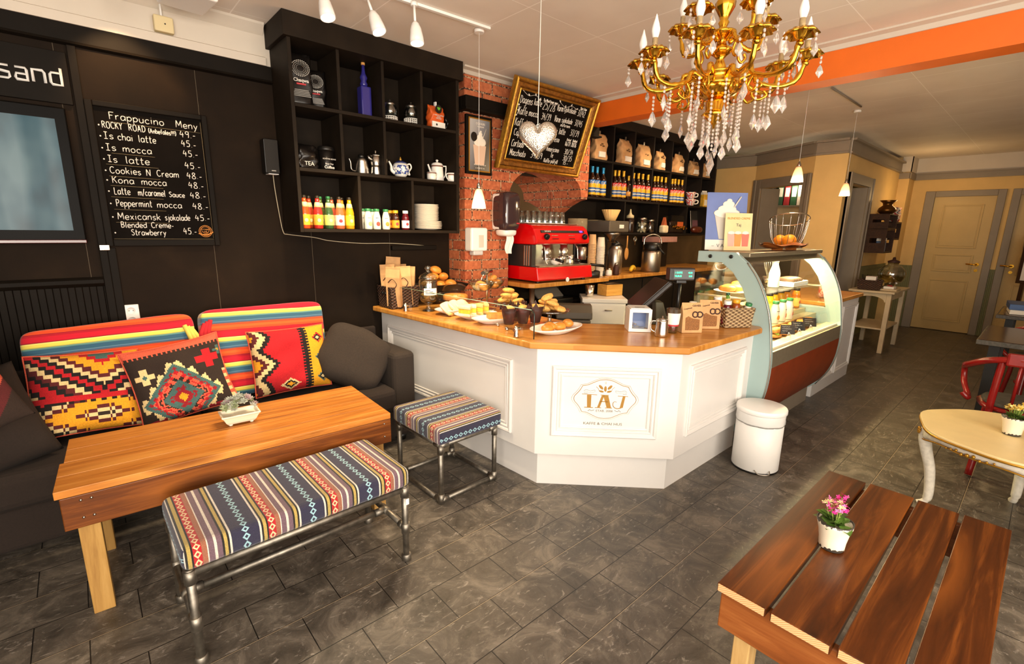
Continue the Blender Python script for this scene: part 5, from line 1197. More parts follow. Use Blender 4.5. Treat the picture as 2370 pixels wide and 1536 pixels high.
for q in (-.012, .012): g.tube([(x_, -.0006, z_) for x_, z_ in LP([(q, .76), (q * 1.6, .88)])], .001, 4, flat=.4)
g.xf(mF).build('emblem_letters', M['logogold'], ct)
g = G()
for sg in (-1, 1):
    g.tube([(p.x, -.0006, p.y) for p in smooth([Vector((*c, 0)) for c in LP([(sg * .68, .38), (sg * .6, .46), (sg * .48, .4), (sg * .33, .44), (sg * .35, .34), (sg * .5, .32), (sg * .62, .36), (sg * .66, .28), (sg * .55, .28)])], 4)], .0008, 4, flat=.5)
    g.tube([(p.x, -.0006, p.y) for p in smooth([Vector((*c, 0)) for c in LP([(sg * .52, -.62), (sg * .46, -.55), (sg * .42, -.6), (sg * .32, -.55)])], 4)], .0014, 4, flat=.5)
g.xf(mF).build('emblem_flourish', M['logogrey'], ct)
text('emblem_lettering', 'ETAB. 2008', .018, M['logogrey'], ct, mF @ FX(LX, -.0006, LZ - .076), .0003, 'CENTER', 1.1); text('counter_lettering', 'KAFFE & CHAI HUS', .0215, M['logogrey'], ct, mF @ FX(LX - .005, -.0006, LZ - .155), .0003, 'CENTER', 1.22)

# ------------------------------------------------------------------ glass display case
CX0, CX1 = 3.352, 4.93
front = [(1.446, 1.367), (1.367, 1.302), (1.294, 1.209), (1.234, 1.097), (1.188, .968), (1.163, .835), (1.144, .682), (1.143, .54), (1.16, .401), (1.205, .27), (1.285, .14)]
dc = thing('display_case', 'curved glass refrigerated display case with pale blue side panels', 'display case', (4.14, 1.45, 0))
dT = Matrix.Translation((-4.14, -1.45, 0))
def db(g, name, mat, bev=0, par=None): return g.xf(dT).build(name, mat, par or dc, bev)
M['bluepanel'] = flat('pale_blue_laminate', '9db4b2', .35, var=.02, vs=6); M['rust'] = flat('rust_brown_panel', '7a3014', .38, var=.15, vs=10)
fs_ = [(p.x, p.y) for p in smooth([Vector((*q, 0)) for q in front[1:]], 4)]
inn = [(1.72, 1.29), (1.54, 1.293), (1.457, 1.231), (1.381, 1.128), (1.317, .979), (1.285, .86), (1.78, .86)]
side = [(1.72, 1.367), (1.45, 1.367)] + fs_ + [(1.33, .1), (1.78, .1), (1.78, .86)] + inn[::-1][1:]
for x0, nm in ((CX0 - .012, 'left'), (CX1 - .028, 'right')):
    o = db(G().prism(side, x0, x0 + .04, 'x'), 'side_panel', M['bluepanel'], .004)
    if nm == 'left':
        for y_, z_ in ((1.625, 1.333), (1.478, 1.337)): db(G().lathe([(.013, 0), (.013, .006), (.009, .008), (0, .008)], M=Matrix.Translation((x0 - .001, y_, z_)) @ Matrix.Rotation(-PI / 2, 4, 'Y'), n=14), 'bolt', M['blackplastic'], 0, o)
edge = [(CX0 - .014, y_ - .002, z_) for y_, z_ in fs_]
db(G().tube(edge, .004, 6), 'edge_strip', M['brushed']); db(G().tube([(CX1 + .012, y_ - .002, z_) for y_, z_ in fs_], .004, 6), 'edge_strip', M['brushed'])
def cyz(prof, x0, x1, t):
    n_ = len(prof); q = [Vector((p[0], p[1], 0)) for p in prof]; off = []
    for i in range(n_):
        tn = (q[min(i + 1, n_ - 1)] - q[max(i - 1, 0)]).normalized(); off.append(q[i] + Vector((-tn.y, tn.x, 0)) * t)
    return G().prism([(p.x, p.y) for p in q] + [(p.x, p.y) for p in off[::-1]], x0, x1, 'x')
xi0, xi1 = CX0 + .03, CX1 - .03
gl = [p for p in fs_ if p[1] > .72]
db(cyz(gl, xi0, xi1, .006), 'front_glass', M['pane'])
db(cyz([p for p in fs_ if .60 < p[1] <= .735], xi0, xi1, .02), 'steel_band', M['band'])
db(cyz([p for p in fs_ if .17 < p[1] <= .615], xi0, xi1, .02), 'front_panel', M['rust'])
db(G().box(xi0, 1.37, 1.335, xi1, 1.7, 1.366), 'top_board', M['band'], .006); db(G().prism([(1.365, 1.295), (1.44, 1.362), (1.47, 1.335), (1.40, 1.29)], xi0, xi1, 'x'), 'top_front_rail', M['steel'], .003)
M['deck'] = flat('deck_steel', 'c8bc98', .3, .6); M['casewhite'] = flat('case_lining', 'd6cdb0', .45)
db(G().box(xi0, 1.175, .69, xi1, 1.26, .735), 'front_sill', M['casewhite'], .005)
db(G().box(xi0, 1.262, .68, xi1, 1.74, .715), 'deck', M['deck'])
db(G().box(xi0, 1.745, .1, xi1, 1.775, .9), 'rear_wall', M['casewhite'])
db(G().box(xi0, 1.31, .2, xi1, 1.74, .66), 'base_body', M['blackplastic'])
db(G().box(xi0 + .1, 1.31, .0, xi1 - .07, 1.72, .19), 'plinth', M['grey'])
db(G().box(xi0, 1.36, 1.058, xi1, 1.71, 1.066), 'glass_shelf', M['pane'])
for x_ in (xi0 + .015, xi1 - .015): db(G().tube([(x_, 1.34, 1.05), (x_, 1.72, 1.05)], .008, 8), 'shelf_bracket', M['casewhite'])
M['tube'] = glow('case_tube_light', 'fff3c4', 14); db(G().tube([(xi0 + .05, 1.5, 1.322), (xi1 - .05, 1.5, 1.322)], .011, 10), 'lamp_tube', M['tube'])
area('display_case_light', ((CX0 + CX1) / 2, 1.46, 1.315), ((CX0 + CX1) / 2, 1.42, .7), 1.4, .06, 34, (1, .84, .42))
# rear glass on the staff side, thin wire
db(G().tube(smooth([(CX0 + .03, 1.5, 1.29), (CX0 + .03, 1.53, 1.25), (CX0 + .03, 1.58, 1.24), (CX0 + .03, 1.6, 1.27), (CX0 + .03, 1.55, 1.285)], 6), .003, 6), 'loose_wire', M['plastic'])
db(G().box(CX0 + .03, 1.735, .92, xi1, 1.741, 1.3), 'rear_glass', M['pane'])
DZ = .715
db(G().box(xi0 + .01, 1.346, .7155, xi1 - .01, 1.435, .805).box(xi0 + .01, 1.4352, .7155, xi1 - .01, 1.6, .84), 'stepped_riser', M['deck'])
def inC(x_, y_, z_): return (x_, y_, z_)
# bottles on the deck
for k, (x_, y_) in enumerate(((4.18, 1.5), (4.33, 1.52), (4.48, 1.52), (4.62, 1.52), (4.8, 1.5))):
    juice(['yellow juice bottle with black cap, leftmost on the case deck', 'yellow juice bottle with black cap, second on the case deck', 'yellow juice bottle with black cap, third on the case deck', 'yellow juice bottle with black cap, fourth on the case deck', 'amber juice bottle with black cap alone at the right of the case deck'][k], (x_, y_, DZ + .126), ('d8a018', 'd8a018', 'd8a018', 'd8881c', 'c8701c')[k], 'e8c860', '1a1714', None, 1.35)
for k, (x_, y_) in enumerate(((4.02, 1.39), (4.17, 1.39), (4.32, 1.39))):
    r = smoothie(['cream smoothie bottle with green cap in the case, left', 'cream smoothie bottle with green cap in the case, middle', 'cream smoothie bottle with green cap in the case, right'][k], (x_, y_, DZ + .091), ('d89030', 'c88038', 'd84830')[k]); r.scale = (1.25,) * 3
# sandwiches on a tray with black price cards
tr = G().box(-.5, -.04, 0, .5, .04, .012).build('serving_tray', M['brushed'], None, .004); tr.location = (4.2, 1.304, DZ); tag(tr, 'steel tray under the sandwiches in the display case', 'tray')
def sandwich(label, loc, rz, s=1, group=None):
    r = thing('sandwich', label, 'sandwich', loc, rz, group); rn = random.Random(loc[0])
    G().ell((0, 0, .018), (.07, .034, .018), 18, 8, e=.7).build('lower_bun', M['bread'], r)
    g = G()
    for k in range(9): g.ell((rn.uniform(-.06, .06), rn.uniform(-.036, .036), .036), (.02, .012, .005), 8, 5, M=Euler((rn.uniform(-.5, .5), rn.uniform(-.5, .5), rn.uniform(0, 3))).to_matrix().to_4x4())
    g.build('lettuce', flat('lettuce', '8ea832', .5) if 'lettuce' not in bpy.data.materials else bpy.data.materials['lettuce'], r)
    g = G()
    for k in range(4): g.ell((rn.uniform(-.05, .05), rn.uniform(-.03, .03), .042), (.018, .015, .004), 10, 5)
    g.build('filling', flat('filling', 'd86a38', .5) if 'filling' not in bpy.data.materials else bpy.data.materials['filling'], r)
    G().ell((0, .004, .056), (.068, .033, .022), 18, 8, e=.7).build('upper_bun', M['bread'], r); return r
for k, (x_, rz) in enumerate(((3.85, .1), (4.02, .3), (4.2, .05), (4.38, .3), (4.56, .15))): sandwich('filled baguette roll in the display case, number %s from the left' % ('one', 'two', 'three', 'four', 'five')[k], (x_, 1.303, DZ + .013), rz)
for k, x_ in enumerate((3.86, 4.08, 4.34)):
    r = thing('price_card', 'black price card on a steel clip in the case, %s' % ('left', 'middle', 'right')[k], 'sign', (x_, 1.222, .736), -.85)
    G().box(-.05, -.003, .03, .05, .003, .1).xf(Matrix.Rotation(-.3, 4, 'X')).build('card', M['blackplastic'], r)
    G().tube(smooth([(-.02, .005, .003), (-.01, -.01, .02), (0, -.008, .045), (.012, -.01, .02), (.02, .005, .003)], 4), .003, 6).build('clip', M['steel'], r)
    g = G()
    for q_, w_ in ((.085, .034), (.07, .04), (.055, .026)): g.tube([Matrix.Rotation(-.3, 4, 'X') @ Vector((-.04 + .006 * t_, -.0035, q_ + .003 * math.sin(t_ * 2.3))) for t_ in range(int(w_ * 300))], .0008, 4)
    g.build('chalk_scrawl', M['chalk'], r)
# cake stand, paper trays and bread on the glass shelf
r = thing('cake_stand', 'cream ceramic cake stand on the deck of the display case', 'cake stand', (4.35, 1.67, DZ)); lath('foot', [(.06, 0), (.062, .01), (.045, .04), (.035, .1), (.045, .16), (.06, .175)], flat('cream_ceramic', 'dccf9a', .3), r, n=28); lath('plate', [(.05, .175), (.068, .19), (.07, .205), (.06, .2), (0, .198)], bpy.data.materials['cream_ceramic'], r, n=32)
r = thing('milk_bottle', 'white milk bottle on the glass shelf of the display case', 'bottle', (4.22, 1.5, 1.067)); lath('bottle_body', [(.04, 0), (.043, .005), (.043, .11), (.032, .15), (.02, .185), (.02, .2)], M['plastic'], r, n=24); lath('cap', [(.023, .198), (.023, .215), (.02, .218)], M['cream'], r)
r = thing('food_tray', 'white tray of long rolls on the glass shelf of the case', 'tray', (4.5, 1.48, 1.067)); G().box(-.17, -.1, 0, .17, .1, .012).box(-.17, -.1, .012, .17, -.09, .04).box(-.17, .09, .012, .17, .1, .04).box(-.17, -.09, .012, -.16, .09, .04).box(.16, -.09, .012, .17, .09, .04).build('tray', M['plastic'], r, .004)
for k in range(4): G().ell((-.09 + k * .055, .0, .045), (.022, .085, .026), 14, 8, e=.8).build('roll', flat('dark_roll', '4a3220', .6, var=.2) if 'dark_roll' not in bpy.data.materials else bpy.data.materials['dark_roll'], r)
r = thing('whisk_holder', 'steel whisk bundle in a cup on the glass shelf of the case', 'utensil', (4.5, 1.645, 1.067)); lath('cup', [(.045, 0), (.05, .06), (.047, .06), (.043, .004)], M['steel'], r, n=24)
g = G()
for k in range(9): a = PI * k / 9; g.tube([(.05 * math.cos(a) * s_, .05 * math.sin(a) * s_, .06 + z_) for s_, z_ in ((.2, 0), (.8, .07), (1, .12), (.7, .165), (0, .18), (-.7, .165), (-1, .12), (-.8, .07), (-.2, 0))], .0028, 6)
g.build('wires', M['steel'], r)
def flatbread(label, loc, n_, rz, grp=None):
    r = thing('plate_of_rolls', label, 'plate', loc, rz); plate(.13).build('plate', M['porcelain'], r)
    for k in range(n_): G().ell((-.08 + .16 * k / max(1, n_ - 1), .02 * (-1) ** k, .034), (.03, .06, .024), 14, 8, e=.85).build('roll', M['bread'], r)
    return r
flatbread('white plate of pale rolls at the left of the case shelf', (3.56, 1.54, 1.067), 4, .2); flatbread('white plate of flat rolls in the middle of the case shelf', (3.84, 1.56, 1.067), 3, .9)
# on top of the case
TZ = 1.368
def vz(x, y, P): d = ray(x, y); t = (P[0] * d.x + P[1] * d.y) / (d.x ** 2 + d.y ** 2); return H + t * d.z
pos = flat('poster_blue', '6d7fb8', .5, var=.1, vs=6)
def card(name, label, base, w_, h_, rz, lean, mat, depth=.003):
    r = thing(name, label, 'poster', base, rz); r.rotation_euler = (lean, 0, rz); G().box(-w_ / 2, 0, 0, w_ / 2, depth, h_).build('sheet', mat, r); return r
b1 = PZ(1688, 578, TZ); r = card('drink_poster', 'blue poster of a whipped cream drink on top of the display case', (3.62, 1.66, TZ + .002), .3, .42, -.72, -.1, pos)
g = G().prism([(-.15, .0), (.15, .0), (.15, .075), (-.15, .075)], -.002, 0, 'y'); g.build('lower_band', M['paper'], r)
g = G().prism([(-.05, .08), (.055, .08), (.095, .26), (-.09, .26)], -.004, -.001, 'y'); g.build('printed_glass', flat('print_grey', 'cfc9bd', .6), r)
g = G()
for cx, cz, rx, rz_ in ((0, .27, .1, .035), (0, .3, .07, .03), (.01, .335, .045, .025), (.015, .36, .02, .015)): g.ell((cx, -.005, cz), (rx, .002, rz_), 18, 8)
g.build('printed_cream', M['paper'], r); G().tube([(.05, -.006, .31), (.1, -.006, .39)], .009, 6, flat=.3).build('printed_straw', M['paper'], r)
text('poster_lettering', '–  V A', .035, flat('print_ink', '5c5a58', .6), r, FX(-.1, -.003, .02))
r = card('drink_poster', 'yellow-cream poster of fruit drinks before the blue poster on the case', (3.64, 1.575, TZ + .002), .2, .27, -.72, -.1, flat('poster_yellow', 'ecd9a0', .55, var=.06, vs=9))
for cx, cl in ((-.05, 'e8b0a0'), (.0, 'e89a50'), (.055, 'e07a68')): G().prism([(cx - .022, .03), (cx + .022, .03), (cx + .028, .12), (cx - .028, .12)], -.002, 0, 'y').build('printed_glass', flat('prnt_' + cl, cl, .6), r); 
for cx in (-.05, .0, .055): G().ell((cx, -.001, .127), (.027, .0015, .014), 12, 6).build('printed_foam', M['paper'], r)
text('poster_lettering', 'BLENDED CREME', .022, flat('print_gold', 'c8902c', .6), r, FX(0, -.002, .225), align='CENTER'); text('poster_lettering', 'Taj', .03, bpy.data.materials['print_ink'], r, FX(0, -.002, .175), align='CENTER')
# wavy wooden dish, wire basket with oranges
ds = thing('wooden_dish', 'wavy carved wooden dish on top of the display case', 'dish', (4.22, 1.455, TZ), -.06)
def dishf(dz):
    def f(a, b_):
        u, v = 2 * a - 1, 2 * b_ - 1
        return Vector((.4 * u, .085 * v * math.sqrt(max(.02, 1 - u * u * .95)), .012 + dz + .03 * (.5 + .5 * math.cos(u * 7.5 + .6)) * (u * u * .8 + .2) + .012 * v * v))
    return f
g = G().grid(dishf(0), 40, 10).grid(dishf(.012), 40, 10); g.build('bowl', wood('dish_wood', ('6a3210', '9c5420', 'b87030'), 0, .4, 2, False), ds)
for x_ in (-.12, .13): G().box(x_ - .03, -.03, 0, x_ + .03, .03, .02).build('foot', bpy.data.materials['dish_wood'], ds)
wb = thing('wire_basket', 'chrome wire fruit basket standing behind the wooden dish', 'basket', (4.68, 1.6, TZ))
g = G(); RT, RB, HB = .155, .07, .25
rim = [(RT * math.cos(2 * PI * k / 40), RT * math.sin(2 * PI * k / 40), HB + .05 * math.cos(2 * PI * k / 40 + 2.6)) for k in range(40)]
g.tube(rim, .0045, 7, True); g.build('rim', M['steel'], wb)
g = G().tube([(RB * math.cos(2 * PI * k / 24), RB * math.sin(2 * PI * k / 24), .004) for k in range(24)], .004, 6, True); g.build('base_ring', M['steel'], wb)
g = G()
for k in range(16):
    a = 2 * PI * k / 16; tp = HB + .05 * math.cos(a + 2.6)
    g.tube(smooth([(RB * math.cos(a), RB * math.sin(a), .004), (.125 * math.cos(a), .125 * math.sin(a), .09), (RT * math.cos(a), RT * math.sin(a), tp)], 4), .0026, 5)
g.build('wires', M['steel'], wb); wb['label'] = 'chrome wire fruit basket holding oranges on top of the display case'
for k, (dx, dy, s_) in enumerate(((-.035, -.03, 1.0), (.05, -.0, .95), (-.0, .05, .9))):
    o = G().ell((0, 0, 0), .057 * s_, 20, 12).build('orange', M['orangefruit']); o.location = (4.68 + dx * 1.15, 1.6 + dy * 1.15, TZ + .066); tag(o, ('larger orange at the left of the wire basket', 'orange at the right of the wire basket', 'orange at the back of the wire basket')[k], 'orange', 'oranges in the wire basket')

# ------------------------------------------------------------------ on the worktop
def wick(name, c1, c2):
    x = N(name); o3 = x.xyz(); u = x.math('MULTIPLY', x.math('ADD', o3[0], o3[1]), 150); v = x.math('MULTIPLY', o3[2], 260)
    s_ = x.math('MULTIPLY', x.math('SINE', u), x.math('SINE', v)); x.col(x.ramp(x.math('ADD', x.math('MULTIPLY', s_, .5), .5), [(.2, c1), (.8, c2)])); x.set(rough=.65); x.bump(s_, .9, .006); return x.m
M['wickdark'] = wick('dark_wicker', '24150e', '5a3c2a'); M['wicklight'] = wick('pale_wicker', '6a5034', 'c8ab80')
def basket(name, label, loc, w, d, h, rz, mat, flare=.9):
    r = thing(name, label, 'basket', loc, rz); g = G()
    def ring(s_, z_, t=0): return [(x_ * (w / 2 * s_ - t), y_ * (d / 2 * s_ - t), z_) for x_, y_ in ((-1, -1), (1, -1), (1, 1), (-1, 1))]
    vs = ring(flare, 0) + ring(1, h) + ring(1, h, .014) + ring(flare, .012, .014); fs = [(j * 4 + i, j * 4 + (i + 1) % 4, j * 4 + 4 + (i + 1) % 4, j * 4 + 4 + i) for j in range(3) for i in range(4)] + [(3, 2, 1, 0), (12, 13, 14, 15)]
    g.add(vs, fs); g.build('woven_body', mat, r, .01, 3)
    q = G(); n_ = 40
    for z_, s_ in ((h, 1), (h - .012, .995), (.01, flare)):
        pts = []
        for (x0, y0), (x1, y1) in zip(((-1, -1), (1, -1), (1, 1), (-1, 1)), ((1, -1), (1, 1), (-1, 1), (-1, -1))):
            for k in range(12): t = k / 12; pts.append(((x0 + (x1 - x0) * t) * (w / 2 * s_ - .005), (y0 + (y1 - y0) * t) * (d / 2 * s_ - .005), z_ + .003 * math.sin(k * PI)))
        q.tube(pts, .0075, 7, True)
    q.build('braided_rim', mat, r); return r
r = basket('wicker_basket', 'dark wicker basket of paper bags at the wall end of the counter', (1.81, 3.34, CZ), .25, .23, .16, .0, M['wickdark'])
g = G()
for dx in (-.02, .02): g.ell((-.125, dx, .115), (.008, .014, .012), 10, 6)
g.build('handle_hole', M['blackplastic'], r)
M['kraft2'] = flat('kraft_bag', 'c79a68', .8, var=.12, vs=20, bump=.2, bs=25)
for k, (dx, dy, rz, tilt, hh) in enumerate(((-.07, -.07, -.9, .18, .3), (-.055, .02, -.7, .1, .31), (-.02, .07, -.75, -.02, .36), (.03, -.06, -.6, .12, .3), (.07, .0, -.7, -.05, .29), (.06, .075, -.8, -.1, .3))):
    r = thing('paper_bag', 'kraft paper bag standing in the dark wicker basket, %s' % ('front left', 'middle left', 'the tallest one', 'front right', 'middle right', 'back right')[k], 'bag', (1.81 + dx, 3.34 + dy, CZ + .02), rz); r.rotation_euler = (tilt, .05 * (-1) ** k, rz)
    vs = []
    for z_, t_ in ((0, .02), (hh * .75, .018), (hh * .95, .003), (hh, .003)): vs += [(-.055, -t_, z_), (.055, -t_, z_), (.055, t_, z_), (-.055, t_, z_)]
    G().add(vs, [(j * 4 + i, j * 4 + (i + 1) % 4, j * 4 + 4 + (i + 1) % 4, j * 4 + 4 + i) for j in range(3) for i in range(4)] + [(3, 2, 1, 0), (12, 13, 14, 15)]).build('bag', M['kraft2'], r)
    G().tube(smooth([(-.035, -.02, hh * .62), (0, -.024, hh * .72), (.03, -.02, hh * .6), (.015, -.02, hh * .5)], 5), .004, 6, flat=.3).build('pretzel_print', M['darkchoc'], r)
# lidded glass jar
jr = thing('biscuit_jar', 'lidded glass biscuit jar with a white label on the counter', 'jar', (1.885, 3.03, CZ))
lath('foot', [(.045, 0), (.048, .006), (.02, .02), (.016, .045), (.03, .06), (.05, .07)], M['glass'], jr, n=28); lath('bowl', [(.05, .07), (.066, .09), (.068, .22), (.06, .235), (.057, .235), (.064, .22), (.062, .094), (.0, .08)], M['glass'], jr, n=32)
lath('lid', [(.066, .238), (.068, .244), (.055, .265), (.025, .285), (.012, .292), (.012, .298), (.024, .315), (.018, .332), (0, .336)], M['glass'], jr, n=28)
rn = random.Random(3)
for k in range(7): G().ell((rn.uniform(-.03, .03), rn.uniform(-.03, .03), .105 + .006 * k), (.02, .02, .012), 10, 6).build('biscuit', M['cookie'], jr)
q = G().grid(lambda a, b_: (.0692 * math.cos(-2.6 + 1.5 * a), .0692 * math.sin(-2.6 + 1.5 * a), .125 + .05 * b_), 10, 2).build('label', M['paper'], jr)
for k in range(3): G().grid(lambda a, b_: (.0696 * math.cos(-2.4 + (1.1 - .3 * k) * a), .0696 * math.sin(-2.4 + (1.1 - .3 * k) * a), .135 + .012 * k + .004 * b_), 8, 1).build('label_line', M['blackplastic'], jr)
# bread bowl
bb = thing('bread_tray', 'dark flared tray on a black bowl holding a heap of buns', 'tray', (2.15, 3.32, CZ)); lath('black_bowl', [(.05, 0), (.06, .005), (.1, .07), (.11, .1), (.1, .1), (.05, .02)], M['blackplastic'], bb, n=32)
g = G().prism([(-.19, -.1), (.19, -.1), (.19, .1), (-.19, .1)], .101, .108, 'z'); g.add([(-.19, -.1, .101), (.19, -.1, .101), (.19, .1, .101), (-.19, .1, .101), (-.23, -.13, .16), (.23, -.13, .16), (.23, .13, .16), (-.23, .13, .16), (-.222, -.122, .16), (.222, -.122, .16), (.222, .122, .16), (-.222, .122, .16)], [(0, 1, 5, 4), (1, 2, 6, 5), (2, 3, 7, 6), (3, 0, 4, 7), (4, 5, 9, 8), (5, 6, 10, 9), (6, 7, 11, 10), (7, 4, 8, 11), (8, 9, 1, 0), (9, 10, 2, 1), (10, 11, 3, 2), (11, 8, 0, 3)]); g.build('tray', M['blackplastic'], bb)
for k, (dx, dy, dz, a, nm) in enumerate(((-.12, -.03, .155, .3, 'at the left'), (.0, -.05, .15, 1.2, 'in the front middle'), (.11, -.03, .155, 2, 'at the front right'), (-.06, .04, .16, .6, 'at the back left'), (.07, .05, .16, 1.6, 'at the back right'), (-.05, -.01, .215, 2.2, 'upper left'), (.06, .0, .21, .9, 'upper right'), (.0, .02, .265, .2, 'on the top'))):
    o = G().ell((0, 0, 0), (.055, .043, .036), 18, 10, fn=lambda p: Vector((p.x, p.y, p.z * (1 if p.z > 0 else .7)))).build('bun', M['bun']); o.location = (2.15 + dx, 3.32 + dy, CZ + dz); o.rotation_euler = (.3 * math.sin(k * 2), .3 * math.cos(k), a); tag(o, 'glossy golden bun %s of the heap' % nm, 'bun', 'buns on the dark tray')
# glass cake dome
dm = thing('cake_dome', 'glass cake dome over a cake on the counter', 'cake stand', (2.12, 3.02, CZ)); lath('stand', [(.06, 0), (.06, .006), (.018, .015), (.016, .04), (.05, .05), (.125, .055), (.13, .066), (.12, .062), (0, .06)], M['glass'], dm, n=36)
lath('cake', [(.09, .066), (.095, .07), (.095, .098), (.085, .108), (0, .112)], M['bread'], dm, n=32); lath('dome', [(.108, .067), (.11, .07), (.108, .12), (.09, .165), (.05, .19), (.012, .197), (.012, .205), (.017, .215), (.01, .225), (0, .226)], M['pane'], dm, n=36)
# oval porcelain dishes with food behind the glass guard
def oval_dish(label, loc, rz, a, b2):
    r = thing('serving_dish', label, 'dish', loc, rz)
    vs = []; pr_ = [(.5, 0), (.55, .004), (.8, .02), (1, .036), (1.0, .04), (.94, .038), (.75, .022), (.5, .01)]
    n_ = 40
    for s_, z_ in pr_: vs += [(a * s_ * math.cos(2 * PI * i / n_), b2 * s_ * math.sin(2 * PI * i / n_), z_) for i in range(n_)]
    g = G().add(vs, [(j * n_ + i, j * n_ + (i + 1) % n_, (j + 1) * n_ + (i + 1) % n_, (j + 1) * n_ + i) for j in range(len(pr_) - 1) for i in range(n_)], True); g._cap(0, n_, True, 0); g._cap((len(pr_) - 1) * n_, n_, False, 0); g.build('dish', M['porcelain'], r); return r
D1 = oval_dish('white oval dish of wraps nearest the wall behind the glass guard', (1.985, 2.82, CZ), -.25, .16, .1)
D2 = oval_dish('white oval dish of sandwich wedges, middle of the three dishes', (1.985, 2.585, CZ), -.25, .155, .1)
D3 = oval_dish('white oval dish with a slice of cake, nearest the muffins', (1.975, 2.385, CZ), -.3, .15, .085)
M['wrap'] = flat('tortilla', 'f0e2bc', .6, var=.12, vs=30); M['wraptoast'] = flat('toasted_wrap', 'e6c27a', .6, var=.25, vs=30)
for k, (dx, dy, dz, rz) in enumerate(((-.07, -.01, .045, .8), (0.0, .0, .052, .9), (.07, .01, .048, .75))):
    o = thing('wrap', 'pale rolled wrap on the dish nearest the wall, %s' % ('left', 'middle', 'right')[k], 'wrap', (1.985 + dx, 2.82 + dy, CZ + dz), rz, 'wraps on the oval dish'); o.rotation_euler = (0, .12, rz)
    o.rotation_euler = (.75, .1, rz - .2); G().ell((0, 0, 0), (.1, .06, .016), 22, 10, e=.85, fn=lambda p: p + Vector((0, 0, .01 * math.sin(p.x * 30)))).build('tortilla', M['wrap'], o); G().ell((0, -.05, -.004), (.085, .014, .013), 18, 8, fn=lambda p: p * (1 + .12 * math.sin(p.x * 150))).build('filling', M['wraptoast'], o)
for k, (dx, dy, rz, ml) in enumerate(((-.08, -.02, .3, 'wrap'), (-.02, .01, .5, 'wrap'), (.04, .0, .35, 'wraptoast'), (.09, .02, .6, 'wraptoast'))):
    o = thing('sandwich_wedge', 'toasted sandwich wedge on the middle dish, %s from the left' % ('first', 'second', 'third', 'fourth')[k], 'sandwich', (1.985 + dx, 2.585 + dy, CZ + .028), rz, 'sandwich wedges on the oval dish')
    for q_, (z0, z1, mm_) in enumerate(((0, .022, ml), (.05, .072, ml))): G().prism([(-.05, -.05), (.06, .0), (-.05, .05)], z0, z1, 'z').build('bread_slice', M[mm_], o, .006)
    G().prism([(-.047, -.046), (.052, .0), (-.047, .046)], .0225, .0495, 'z').build('filling', flat('egg_filling', 'f0c840', .6, var=.3, vs=40) if 'egg_filling' not in bpy.data.materials else bpy.data.materials['egg_filling'], o)
o = G().prism([(-.055, -.04), (.055, -.04), (.055, .04), (-.055, .04)], 0, .04, 'z').build('cake_slice', M['bread'], None, .01, 3); o.location = (1.995, 2.385, CZ + .025); o.rotation_euler = (0, 0, -.4); tag(o, 'golden square cake slice on the dish beside the muffins', 'cake')
def tray_glass(): pass
gt = thing('glass_tray', 'small glass tray on chrome feet under the muffins', 'tray', (2.03, 2.19, CZ), -.3); G().box(-.15, -.09, .02, .15, .09, .026).build('sheet', M['pane'], gt)
for sx in (-1, 1):
    for sy in (-1, 1): G().lathe([(.011, 0), (.012, .005), (.009, .019)], (sx * .12, sy * .07, 0), 12).build('foot', M['steel'], gt)
for k, (dx, dy, nm) in enumerate(((-.09, -.0, 'leftmost'), (-.0, -.03, 'front middle'), (.09, -.05, 'rightmost'), (.03, .05, 'back'))):
    o = thing('muffin', 'muffin in a dark brown tulip paper, %s of the four' % nm, 'muffin', (2.03 + dx, 2.19 + dy, CZ + .027), k, 'muffins in dark papers')
    G().lathe([(.028, 0), (.03, .003), (.043, .07), (.05, .105), (.047, .104), (.038, .06)], n=32, fl=lambda a, j: 1 + (.08 * math.sin(4 * a) if j in (3, 4) else .03 * math.sin(8 * a))).build('paper_case', M['darkchoc'], o)
    g = G()
    for q_ in range(4): a = PI / 2 * q_ + .4; g.prism([(-.024, .09), (.024, .09), (0, .135)], -.0012, .0012, 'y', M=Matrix.Rotation(a, 4, 'Z') @ Matrix.Translation((0, -.043, 0)) @ Matrix.Rotation(.12, 4, 'X'))
    g.build('paper_points', M['darkchoc'], o); G().ell((0, 0, .085), (.041, .041, .034), 18, 10).build('crumb', M['cookie'], o)
# glass stands of cookies
def cookie_stand(label, loc, R_, n_, grp, hgt=.07):
    r = thing('cookie_stand', label, 'cake stand', loc); lath('stand', [(.05, 0), (.05, .006), (.014, .016), (.013, hgt - .02), (.03, hgt - .008), (R_ * .95, hgt), (R_, hgt + .012), (R_ * .97, hgt + .012), (R_ * .9, hgt + .006), (0, hgt + .005)], M['glass'], r, n=36)
    rn = random.Random(n_); 
    for k in range(n_):
        a = k * 2.4; rr = R_ * .62 * min(1, .35 + .65 * ((k * 7) % 5) / 4); lay = 0 if k < n_ * .55 else 1 if k < n_ * .85 else 2
        rr *= (1, .65, .3)[lay]
        o = G().ell((0, 0, 0), (.043, .042, .018), 18, 9, fn=lambda p: p * (1 + .06 * math.sin(p.x * 160 + p.y * 130))).build('cookie', M['cookie']); o.location = (loc[0] + rr * math.cos(a), loc[1] + rr * math.sin(a), loc[2] + hgt + .026 + lay * .033); o.rotation_euler = (rn.uniform(-.35, .35), rn.uniform(-.35, .35), rn.uniform(0, 3))
        tag(o, 'lumpy golden cookie on the %s' % grp, 'cookie', 'cookies on the ' + grp)
cookie_stand('low glass cake stand of cookies right of the muffins', (2.25, 2.14, CZ), .135, 10, 'glass stand right of the muffins', .085)
cookie_stand('glass cake stand of cookies behind the muffins', (2.24, 2.52, CZ), .12, 7, 'glass stand behind the muffins', .09)
